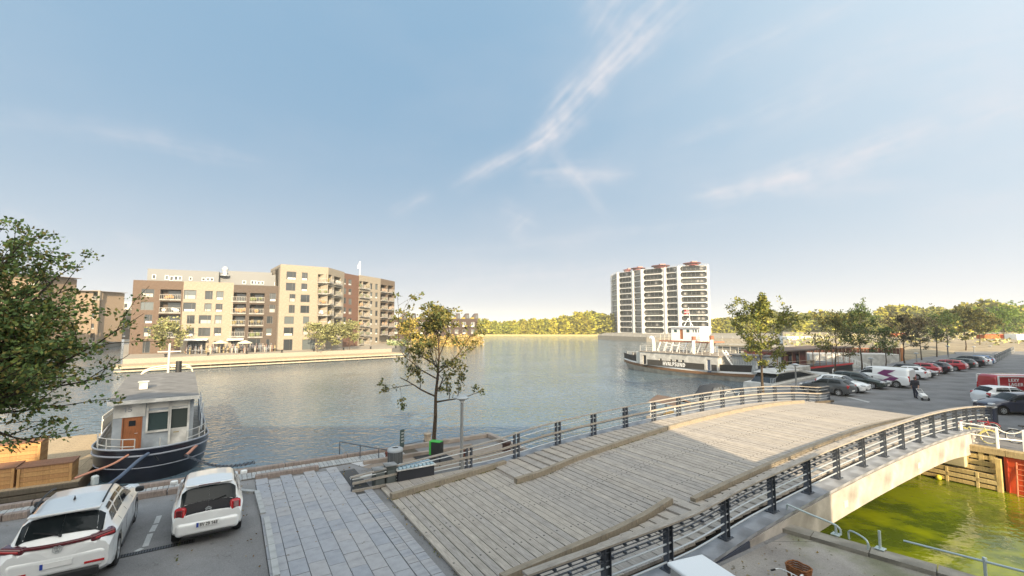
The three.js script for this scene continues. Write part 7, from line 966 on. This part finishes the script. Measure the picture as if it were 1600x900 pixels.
// ---------------------------------------------------------------- bicycles
function bicycle(label, pos, turn, mat, o = {}) {
  const b = thing('bicycle', label, 'bicycle', pos, turn, o.group); const R = 0.34;
  for (const x of [-0.52, 0.52]) { const w = mesh('wheel', new THREE.TorusGeometry(R, 0.02, 6, 28), o.tyre || m.rubber, b); w.position.set(x, R, 0); const rim = mesh('rim', new THREE.TorusGeometry(R - 0.03, 0.011, 5, 28), o.rim || m.galv, w); const s = new MB(); for (let i = 0; i < 14; i++) { const a = i / 14 * 6.283; s.rod(V(0, 0, i % 2 ? 0.02 : -0.02), V(Math.cos(a) * (R - 0.03), Math.sin(a) * (R - 0.03), 0), 0.0025, 0.0025, 3); } s.rod(V(0, 0, -0.05), V(0, 0, 0.05), 0.022, 0.022, 8); s.build('spoke', m.galv, w); const fd = new MB(); fd.add(new THREE.TorusGeometry(R + 0.035, 0.016, 4, 16, 2.4), new THREE.Matrix4().makeRotationZ(x > 0 ? 0.5 : 0.4)); fd.build('mudguard', mat, w); }
  const f = new MB(), bb = V(-0.06, 0.29, 0), st = V(-0.2, 0.78, 0), hd = V(0.36, 0.80, 0), hb = V(0.40, 0.62, 0), ra = V(-0.52, R, 0), fa = V(0.52, R, 0); for (const [p, q, r] of [[bb, st, 0.017], [bb, hb, 0.019], [o.low ? V(-0.13, 0.5, 0) : st.clone().setY(0.72), hd.clone().setY(0.72), 0.017], [hd, hb, 0.02], [bb, ra.clone().setZ(0.05), 0.01], [bb, ra.clone().setZ(-0.05), 0.01], [st, ra.clone().setZ(0.05), 0.009], [st, ra.clone().setZ(-0.05), 0.009], [hb, fa.clone().setZ(0.05), 0.012], [hb, fa.clone().setZ(-0.05), 0.012]]) f.rod(p, q, r, r, 8); f.build('frame', mat, b);
  const h = new MB(); h.rod(hd, hd.clone().add(V(-0.03, 0.2, 0)), 0.014); h.tube([V(0.18, 0.98, -0.3), V(0.3, 1.0, -0.24), V(0.35, 1.0, 0), V(0.3, 1.0, 0.24), V(0.18, 0.98, 0.3)], 0.013, 6, 24); h.build('handlebar', o.bar || m.galv, b); const g = new MB(); for (const s of [-1, 1]) g.rod(V(0.22, 0.985, s * 0.28), V(0.13, 0.97, s * 0.32), 0.018, 0.018, 8); g.build('grip', m.rubber, b);
  const sd = new MB(); sd.rod(st, st.clone().add(V(-0.03, 0.14, 0)), 0.013); sd.rbox(-0.25, 0.94, 0, 0.26, 0.06, 0.18, 0.03, 0, 0, 0, 2); sd.build('saddle', o.saddle || m.black, b); const cr = new MB(); cr.add(new THREE.CylinderGeometry(0.09, 0.09, 0.008, 18).rotateX(Math.PI / 2), new THREE.Matrix4().makeTranslation(bb.x, bb.y, 0.06)); cr.rod(bb.clone().setZ(0.07), V(0.02, 0.14, 0.08), 0.01); cr.rod(bb.clone().setZ(-0.07), V(-0.14, 0.44, -0.08), 0.01); cr.box(0.02, 0.13, 0.13, 0.1, 0.02, 0.08); cr.box(-0.14, 0.45, -0.13, 0.1, 0.02, 0.08); cr.build('crank', m.galv, b); const rk = new MB(); rk.box(-0.56, 0.74, 0, 0.36, 0.012, 0.13); for (const s of [-1, 1]) rk.rod(V(-0.6, 0.74, s * 0.06), V(-0.52, R, s * 0.06), 0.006); rk.build('carrier', o.bar || m.galv, b);
  if (o.basket) { const w = o.basket, bs = new MB(), c = V(0.58, 0.95, 0); for (let j = 0; j < 7; j++) { const k = lerp(0.8, 1, j / 6), y = c.y - 0.12 + j * 0.045, p = []; for (let i = 0; i <= 20; i++) { const a = i / 20 * 6.283; p.push(V(c.x + Math.sign(Math.cos(a)) * Math.pow(Math.abs(Math.cos(a)), 0.5) * 0.17 * k, y + (i % 2 ? 0.006 : -0.006), Math.sign(Math.sin(a)) * Math.pow(Math.abs(Math.sin(a)), 0.5) * 0.22 * k)); } bs.add(new THREE.TubeGeometry(new THREE.CatmullRomCurve3(p, true), 60, 0.02, 5, true)); } bs.box(c.x, c.y - 0.14, 0, 0.28, 0.02, 0.36); bs.build('basket', w, b); }
  if (o.mirror) { const q = new MB(); q.sphere(0.2, 1.12, 0.3, 0.07, 1, 0.7, 0.4); q.rod(V(0.22, 0.99, 0.28), V(0.2, 1.1, 0.3), 0.006); q.build('bell', m.galv, b); }
  const k = new MB(); k.rod(V(-0.1, 0.28, 0.05), V(-0.16, 0.02, 0.2), 0.01); k.build('kickstand', m.galv, b); return b;
}
{ const yel = M([0.56, 0.52, 0.20], 0.45), dkb = M([0.03, 0.03, 0.035], 0.4), redb = M([0.32, 0.02, 0.03], 0.4); const a = -1.0;
  bicycle('pale yellow bicycle leaning inside the white railing', G(1522, 691).add(V(0.2, 0, -0.1)), PHI - 1.35, yel, { tyre: M([0.5, 0.45, 0.16], 0.7), group: 'bicycles parked by the bridge end' });
  bicycle('dark bicycle with a red bag just behind the pale yellow one', G(1531, 678), PHI - 1.2, redb, { group: 'bicycles parked by the bridge end' });
  bicycle('black bicycle closest to the dark blue service post', G(1522, 669), PHI - 0.9, dkb, { group: 'bicycles parked by the bridge end' });
  bicycle('dark bicycle behind the rope of the white railing at the right edge', G(1598, 696).add(V(0.4, 0, 0)), PHI - 1.5, dkb, { group: 'bicycles parked by the bridge end' });
  bicycle('white bicycle with a brown wicker basket at the bottom edge', G(1243, 894, 0.98).setY(0).add(V(-0.45, 0, 0.25)), 0.45, M([0.74, 0.74, 0.74], 0.35), { basket: M([0.30, 0.115, 0.035], 0.8, { map: T.wood }), mirror: true, bar: m.white, low: true, saddle: M([0.10, 0.11, 0.12], 0.6) });
  const cb = thing('cargo_box', 'white lidded cargo box cut by the bottom edge of the picture', 'cargo box', G(1104, 899, 1.1).setY(0), PHI - 0.2); const q = new MB(); q.rbox(0, 0.72, 0, 0.9, 0.7, 1.2, 0.06, 0, 0, 0, 2); q.build('body', m.whitePaint, cb); const l = new MB(); l.rbox(0, 1.11, 0, 0.98, 0.09, 1.28, 0.04, 0, 0, 0, 2); l.build('lid', P([0.78, 0.8, 0.82], 0.3), cb); for (const s of [-1, 1]) wheel(cb, s * 0.5, 0.26, 0.2, 0.26, 0.06); const fr = new MB(); fr.rbox(0, 0.34, 0, 0.94, 0.06, 1.1, 0.02); fr.build('frame', m.black, cb); }
// ---------------------------------------------------------------- the far end of the road, sand and meadow
{
  const pf = thing('picket_fence', 'grey post and rail fence past the last parked car', 'fence', V(0, 0, 0)); const a = G(1556, 567), c = G(1584, 551), n = 12; for (let i = 0; i <= n; i++) { const p = a.clone().lerp(c, i / n), q = new MB(); q.rbox(p.x, 0.65, p.z, 0.22, 1.3, 0.22, 0.02, 0.5); q.build('post', m.grey, pf); } for (const y of [0.5, 1.1]) { const q = new MB(); q.beam(a.clone().setY(y), c.clone().setY(y), 0.07, 0.12); q.build('rail', m.grey, pf); }
  const box = (name, label, cat, p0, d, w, h, dp, mat, group) => { const p = at(p0, d), o = thing(name, label, cat, p, 0.2, group); const b = new MB(); b.rbox(0, h / 2, 0, w, h, dp, 0.05); b.build('body', mat, o); const r = new MB(), k = Math.max(3, Math.round(w / 0.9)); for (let i = 0; i < k; i++) r.box(-w / 2 + (i + 0.5) * w / k, h / 2, dp / 2 + 0.03, 0.14, h * 0.92, 0.08); r.build('rib', mat, o); return o; };
  const org = M([0.62, 0.16, 0.04], 0.7, { map: T.grime }), org2 = M([0.5, 0.11, 0.05], 0.7, { map: T.grime });
  [[1543, 150, 7, 'leftmost orange container beyond the far tree'], [1556, 156, 5, 'second orange container from the left beyond the far tree'], [1572, 150, 6, 'orange container second from the right edge'], [1597, 150, 7, 'orange container at the right edge']].forEach(([x, d, w, l], i) => box('container', l, 'container', x, d, w, 2.5, 2.4, i % 2 ? org2 : org, 'orange containers at the end of the road'));
  [[1391, 170, 3.4, 'red container left of the purplish tree, far away on the sand'], [1404, 178, 4.2, 'orange red container behind the purplish tree, far away']].forEach(([x, d, w, l]) => box('container', l, 'container', x, d, w, 2.4, 2.4, org2, 'red containers on the sand'));
  box('site_cabin', 'white site cabin among the orange containers', 'cabin', 1583, 138, 3.0, 3.0, 3, m.white); box('site_cabin', 'pale low cabin on the sand behind the red houseboat', 'cabin', 1262, 150, 9, 2.0, 3, M([0.5, 0.48, 0.42], 0.8)); box('site_cabin', 'small white hut on the sand left of the thin olive tree', 'cabin', 1232, 140, 4, 2.2, 3, m.white);
  const rk = thing('bicycle_rack', 'grey row of bicycles in racks on the far square', 'bicycle rack', at(1548, 128)); const b = new MB(), r = rng(17); for (let i = 0; i < 22; i++) b.add(new THREE.TorusGeometry(0.42, 0.06, 4, 10).rotateY(1.2 + r() * 0.3), new THREE.Matrix4().makeTranslation(i * 0.55 - 6, 0.45, (r() - 0.5) * 0.8)); b.box(0, 0.9, 0, 12, 0.08, 0.08); stuff(b.build('bicycle_mass', M([0.12, 0.12, 0.12], 0.6), rk));
  // low scrub and dry grass on the sand
  const sp = []; for (let i = 0; i < 5200; i++) { const px = 1225 + r() * 400, d = px > 1402 ? 112 + r() * 120 : 97 + r() * 120; if (fbm(px * 0.035, d * 0.06, 2, 3) < 0.02) continue; const q = at(px, d); sp.push([q.setY(1.25 + r() * 0.5 + (px > 1402 ? smooth(90, 150, d) * 0.3 - 0.3 : 0)), 1]); } stuff(mesh('scrub', leafGeo(sp, 0.8, mixTint([[0.3, 0.27, 0.10], [0.2, 0.22, 0.07], [0.4, 0.34, 0.16]]), r), leafMat));
  struct('far_square', slab([at(1440, 104), at(1690, 104), at(1690, 130), at(1500, 132)], 0.06, 0), M([0.5, 0.46, 0.38], 0.9, { map: T.speckle }));
  // painted bay lines on the road by the parked cars
  const mk = new THREE.Group(); mk.name = 'bay_marking'; scene.add(mk); mk.userData.kind = 'structure'; const pm = M([0.62, 0.62, 0.62], 0.8, { map: T.asphalt }); for (let i = 0; i < 8; i++) { const u = 42.6 + i * 3.4; mesh('bay_mark', slab(q2([[u, 0.4 - i * 0.5], [u + 0.12, 0.4 - i * 0.5], [u + 0.12, -3 - i * 0.5], [u, -3 - i * 0.5]]), 0.006, 0), pm, mk); } mesh('bay_mark', slab([G(1297, 613), G(1360, 628), G(1357, 629), G(1294, 614)], 0.007, 0), pm, mk);
}
{ // people and tables outside the cafes, too small to tell apart
  const r = rng(23), A = at(204, 92), B = at(437.5, 104), d = B.clone().sub(A), n = V(-d.z, 0, d.x).normalize(); if (n.z < 0) n.negate(); const cl = [[0.34, 0.30, 0.26], [0.12, 0.11, 0.12], [0.42, 0.40, 0.36], [0.20, 0.11, 0.08], [0.17, 0.18, 0.2], [0.34, 0.27, 0.15]].map(c => M(c, 0.8)), mbs = cl.map(() => new MB());
  for (let i = 0; i < 90; i++) { const t = 0.36 + 0.62 * r(), p = A.clone().addScaledVector(d, t).addScaledVector(n, 1.5 + r() * 4.5), q = mbs[Math.floor(r() * 6)]; const sit = r() < 0.7 ? 0.45 : 0.85; q.add(new THREE.CapsuleGeometry(0.2, 0.42, 2, 6), new THREE.Matrix4().makeTranslation(p.x, sit + 0.3, p.z)); q.sphere(p.x, sit + 0.85, p.z, 0.13, 1, 1, 1, 6); q.rod(V(p.x, 0, p.z), V(p.x, sit + 0.1, p.z), 0.12, 0.16, 5); if (i % 2) mbs[2].lathe([[0, 0.7], [0.4, 0.7], [0.4, 0.74], [0, 0.74]], p.x + 0.6, 0, p.z, 8); }
  const g = new THREE.Group(); g.name = 'cafe_crowd'; g.userData.kind = 'stuff'; scene.add(g); mbs.forEach((q, i) => q.build('crowd', cl[i], g));
  [[346, 'left one of two pale parasols outside the cafe'], [384, 'right one of two pale parasols outside the cafe']].forEach(([px, l]) => { const o = thing('parasol', l, 'parasol', at(px, 95), 0, 'parasols outside the cafe'); const c = new MB(); c.lathe([[1.5, 2.1], [1.2, 2.3], [0, 2.75]], 0, 0, 0, 8); c.build('canopy', ds(M([0.62, 0.56, 0.42], 0.8)), o); const k = new MB(); k.rod(V(0, 0, 0), V(0, 2.7, 0), 0.05); k.build('pole', m.grey, o); });
}

{ // fallen leaves on the gravel bed and the slabs, weeds along the kerbs
  const r = rng(71), sp = [], put = (u, v, y) => sp.push([Q(u, v, y), 1]); for (let i = 0; i < 420; i++) { const u = 1 + 7 * r(), v = -3 + 2.3 * r(); put(u, v, 0.02); } for (let i = 0; i < 260; i++) put(-5 + 6 * r(), -3 + 12 * r() * r(), 0.062); for (let i = 0; i < 200; i++) put(-30 + 26 * r(), -3.4 + 2 * r() * r(), 0.012); for (let i = 0; i < 240; i++) put(r() * 10.4, 10.5 + r() * r() * 5, 0.02);
  const g = leafGeo(sp, 0.07, mixTint([[0.14, 0.08, 0.03], [0.10, 0.07, 0.03], [0.2, 0.14, 0.04], [0.07, 0.06, 0.02]]), r, { droop: 0.15 }); const p = g.attributes.position; for (let i = 0; i < p.count; i++) { const y = p.getY(i), b = y > 0.045 ? 0.062 : 0.014; p.setY(i, b + Math.abs(y - b) * 0.3); } g.computeVertexNormals(); stuff(mesh('leaf_litter', g, leafMat));
  const wd = []; const tuft = (u0, v0, u1, v1, n, y) => { for (let i = 0; i < n; i++) { const t = r(); if (fbm(t * 9 + u0, v0, 1, 3) < -0.02) continue; wd.push([Q(lerp(u0, u1, t), lerp(v0, v1, t) + (r() - 0.5) * 0.06, y(lerp(u0, u1, t))), 1]); } };
  tuft(1.0, 1.67, 6.4, 0.54, 520, u => yB(u) + 0.08); tuft(5.6, 2.67, 15.5, 1.77, 420, u => yB(u) + 0.08); tuft(-5.1, -2, -5.0, 8, 160, () => 0.02); tuft(10.6, 10, 11.3, 15, 200, () => 0.02); tuft(0.95, 2, 1.0, 9, 120, () => 0.03);
  stuff(mesh('weed', leafGeo(wd, 0.06, mixTint([[0.10, 0.095, 0.025], [0.07, 0.08, 0.02], [0.13, 0.10, 0.04]]), r, { droop: -0.3 }), leafMat));
}
// ---------------------------------------------------------------- the man with the hand truck
function blob(bones, min, max, res, k = 0.03) {               // tapered capsules joined by a smooth minimum, meshed
  const mc = new MarchingCubes(res, m.dark, false, false, 60000); const s = Math.max(max.x - min.x, max.y - min.y, max.z - min.z), c = min.clone().add(max).multiplyScalar(0.5); const p = V(), ab = V(), ap = V(); mc.isolation = 0;
  for (let z = 0; z < res; z++) for (let y = 0; y < res; y++) for (let x = 0; x < res; x++) { p.set((x - res / 2) / (res / 2), (y - res / 2) / (res / 2), (z - res / 2) / (res / 2)).multiplyScalar(s / 2 * 1.08).add(c); let d = 1e3; for (const [a, b, ra, rb, sx] of bones) { ab.subVectors(b, a); ap.subVectors(p, a); const t = Math.max(0, Math.min(1, ap.dot(ab) / Math.max(1e-9, ab.lengthSq()))); const q = ap.addScaledVector(ab, -t); if (sx) { q.x /= sx[0]; q.z /= sx[1]; } const e = q.length() - lerp(ra, rb, t); const h = Math.max(0, Math.min(1, 0.5 + 0.5 * (d - e) / k)); d = lerp(d, e, h) - k * h * (1 - h); } mc.field[x + y * res + z * res * res] = -d; }
  mc.update(); const n = mc.count, g = new THREE.BufferGeometry(), pos = new Float32Array(n * 3), nor = new Float32Array(n * 3); for (let i = 0; i < n; i++) { for (let q = 0; q < 3; q++) pos[i * 3 + q] = mc.positionArray[i * 3 + q] * s / 2 * 1.08 + [c.x, c.y, c.z][q]; for (let q = 0; q < 3; q++) nor[i * 3 + q] = mc.normalArray[i * 3 + q]; } g.setAttribute('position', new THREE.BufferAttribute(pos, 3)); g.setAttribute('normal', new THREE.BufferAttribute(nor, 3)); return metreUV(mergeVertices(g, 1e-5));
}
{
  const p = G(1431, 622.5), o = thing('person', 'person in dark clothes walking and pulling a hand truck across the road', 'person', p, 2.2);
  const J = { hip: V(0, 0.95, 0), chest: V(0, 1.28, 0.03), neck: V(0, 1.47, 0.02), head: V(0, 1.62, 0.05), ls: V(0.19, 1.40, 0.01), rs: V(-0.19, 1.40, 0.01), le: V(0.25, 1.13, -0.06), re: V(-0.27, 1.14, -0.12), lw: V(0.24, 0.92, 0.08), rw: V(-0.26, 0.93, -0.28), lh: V(0.09, 0.92, 0), rh: V(-0.09, 0.92, 0), lk: V(0.10, 0.50, 0.13), rk: V(-0.10, 0.49, -0.02), la: V(0.10, 0.09, 0.17), ra: V(-0.10, 0.12, -0.25), lt: V(0.11, 0.035, 0.34), rt: V(-0.11, 0.04, -0.10) };
  const torso = [[J.hip, J.chest, 0.135, 0.15, [1.18, 0.85]], [J.chest, J.neck.clone().setY(1.42), 0.15, 0.10, [1.2, 0.85]], [J.ls, J.rs, 0.085, 0.085]], arms = [[J.ls, J.le, 0.062, 0.046], [J.rs, J.re, 0.062, 0.046], [J.le, J.lw, 0.044, 0.03], [J.re, J.rw, 0.044, 0.03]], legs = [[J.lh, J.lk, 0.095, 0.06], [J.rh, J.rk, 0.095, 0.06], [J.lk, J.la, 0.058, 0.04], [J.rk, J.ra, 0.058, 0.04]], feet = [[J.la, J.lt, 0.042, 0.036], [J.ra, J.rt, 0.042, 0.036]];
  const headB = [[V(0, 1.66, 0.02), V(0, 1.60, 0.06), 0.095, 0.07], [V(0, 1.52, 0.09), V(0, 1.56, 0.07), 0.045, 0.06], [V(0, 1.615, 0.145), V(0, 1.585, 0.158), 0.010, 0.016], [V(-0.085, 1.62, 0.03), V(-0.088, 1.585, 0.035), 0.016, 0.012], [V(0.085, 1.62, 0.03), V(0.088, 1.585, 0.035), 0.016, 0.012], [V(-0.02, 1.545, 0.135), V(0.02, 1.545, 0.135), 0.010, 0.010]], neckB = [[J.neck.clone().setY(1.40), V(0, 1.55, 0.035), 0.058, 0.05]];
  const skin = M([0.42, 0.24, 0.17], 0.6); const fingers = (w, s, d) => { const out = [[w, w.clone().addScaledVector(d, 0.075), 0.026, 0.034]]; const side = V(0, 0, 1).cross(d).lengthSq() > 0.1 ? V(0.2, 0, 1).normalize() : V(1, 0, 0); for (let i = 0; i < 4; i++) { const a = w.clone().addScaledVector(d, 0.08).addScaledVector(side, (i - 1.5) * 0.021), L = [0.07, 0.08, 0.075, 0.058][i], mid = a.clone().addScaledVector(d, L * 0.5).add(V(-s * 0.008, 0, 0)), e = mid.clone().addScaledVector(d, L * 0.35).add(V(-s * 0.03, 0, 0)); out.push([a, mid, 0.0095, 0.009], [mid, e, 0.009, 0.008]); } const t = w.clone().addScaledVector(d, 0.03).addScaledVector(side, 0.03); out.push([t, t.clone().addScaledVector(d, 0.03).addScaledVector(side, 0.025), 0.012, 0.010], [t.clone().addScaledVector(d, 0.03).addScaledVector(side, 0.025), t.clone().addScaledVector(d, 0.06).addScaledVector(side, 0.022), 0.010, 0.009]); return out; };
  const bx = (b, pad) => { const mn = V(9, 9, 9), mx = V(-9, -9, -9); b.forEach(q => { [q[0], q[1]].forEach(v => { mn.min(v); mx.max(v); }); }); return [mn.addScalar(-pad), mx.addScalar(pad)]; };
  const all = [...torso, ...arms, ...legs, ...feet, ...neckB, [V(0, 1.66, 0.02), V(0, 1.60, 0.06), 0.08, 0.06]]; const lh = fingers(J.lw, 1, V(0.02, -0.95, 0.25).normalize()), rh = fingers(J.rw, -1, V(-0.05, -0.8, -0.55).normalize());
  const parts = [blob(all, ...bx(all, 0.2), 96, 0.05), blob([...headB, ...neckB], ...bx(headB, 0.13), 72, 0.02), blob(lh, ...bx(lh, 0.05), 56, 0.01), blob(rh, ...bx(rh, 0.05), 56, 0.01)].map(g => g.index ? g.toNonIndexed() : g); parts.forEach(g => { for (const k of Object.keys(g.attributes)) if (!['position', 'normal', 'uv'].includes(k)) g.deleteAttribute(k); });
  mesh('body', mergeGeometries(parts), skin, o); const grow = (b, d) => b.map(([a, c, r0, r1, s]) => [a, c, r0 + d, r1 + d, s]);
  const shirt = grow([...torso, [J.ls, J.le, 0.062, 0.05], [J.rs, J.re, 0.062, 0.05]], 0.014), trous = grow([[J.hip, J.hip.clone().setY(0.99), 0.13, 0.13, [1.2, 0.88]], ...legs], 0.014); mesh('shirt', blob(shirt, ...bx(shirt, 0.26), 72, 0.05), M([0.02, 0.02, 0.03], 0.9), o); mesh('trousers', blob(trous, ...bx(trous, 0.26), 80, 0.04), M([0.022, 0.025, 0.045], 0.9), o);
  const sh = grow(feet, 0.012); mesh('shoes', blob(sh, ...bx(sh, 0.1), 64, 0.02), m.black, o); const hair = [[V(0, 1.69, 0.0), V(0, 1.64, -0.045), 0.092, 0.07]]; mesh('hair', blob(hair, ...bx(hair, 0.12), 48, 0.02), M([0.08, 0.05, 0.03], 0.9), o); const eyes = new MB(); for (const s of [-1, 1]) eyes.sphere(s * 0.032, 1.622, 0.128, 0.011, 1, 1, 1, 6); eyes.build('eyes', m.dark, o);
  const W = (x, y, z) => V(x, y, z).applyEuler(new THREE.Euler(0, 2.2, 0)).add(p); const hand = W(-0.3, 0.86, -0.36), base = G(1446, 626);
  const ht = thing('hand_truck', 'pale hand truck with a white crate pulled by the person', 'hand truck', base.clone()); const dv = hand.clone().sub(base), sd = V(-dv.z, 0, dv.x).normalize().multiplyScalar(0.2), fr = new MB(); for (const s of [-1, 1]) fr.rod(sd.clone().multiplyScalar(s).setY(0.12), dv.clone().addScaledVector(sd, s * 0.9), 0.022); for (const t of [0.25, 0.5, 0.75, 1]) fr.rod(dv.clone().multiplyScalar(t).addScaledVector(sd, 0.95).setY(lerp(0.12, dv.y, t)), dv.clone().multiplyScalar(t).addScaledVector(sd, -0.95).setY(lerp(0.12, dv.y, t)), 0.018); fr.build('frame', M([0.62, 0.62, 0.6], 0.5), ht); const cr = new MB(); const q = dv.clone().multiplyScalar(0.3); cr.rbox(q.x, q.y + 0.12, q.z, 0.4, 0.24, 0.42, 0.02, Math.atan2(dv.x, dv.z), 0.5); cr.build('crate', m.white, ht); for (const s of [-1, 1]) { const w = mesh('wheel', new THREE.CylinderGeometry(0.12, 0.12, 0.05, 16).rotateZ(Math.PI / 2), m.rubber, ht); w.position.copy(sd.clone().multiplyScalar(s * 1.2)).setY(0.12); w.rotation.y = Math.atan2(-sd.z, sd.x); } const tp = new MB(); tp.rbox(0, 0.09, 0, 0.44, 0.03, 0.3, 0.01, Math.atan2(dv.x, dv.z)); tp.build('toe_plate', m.black, ht);
}
renderer.render(scene, camera);
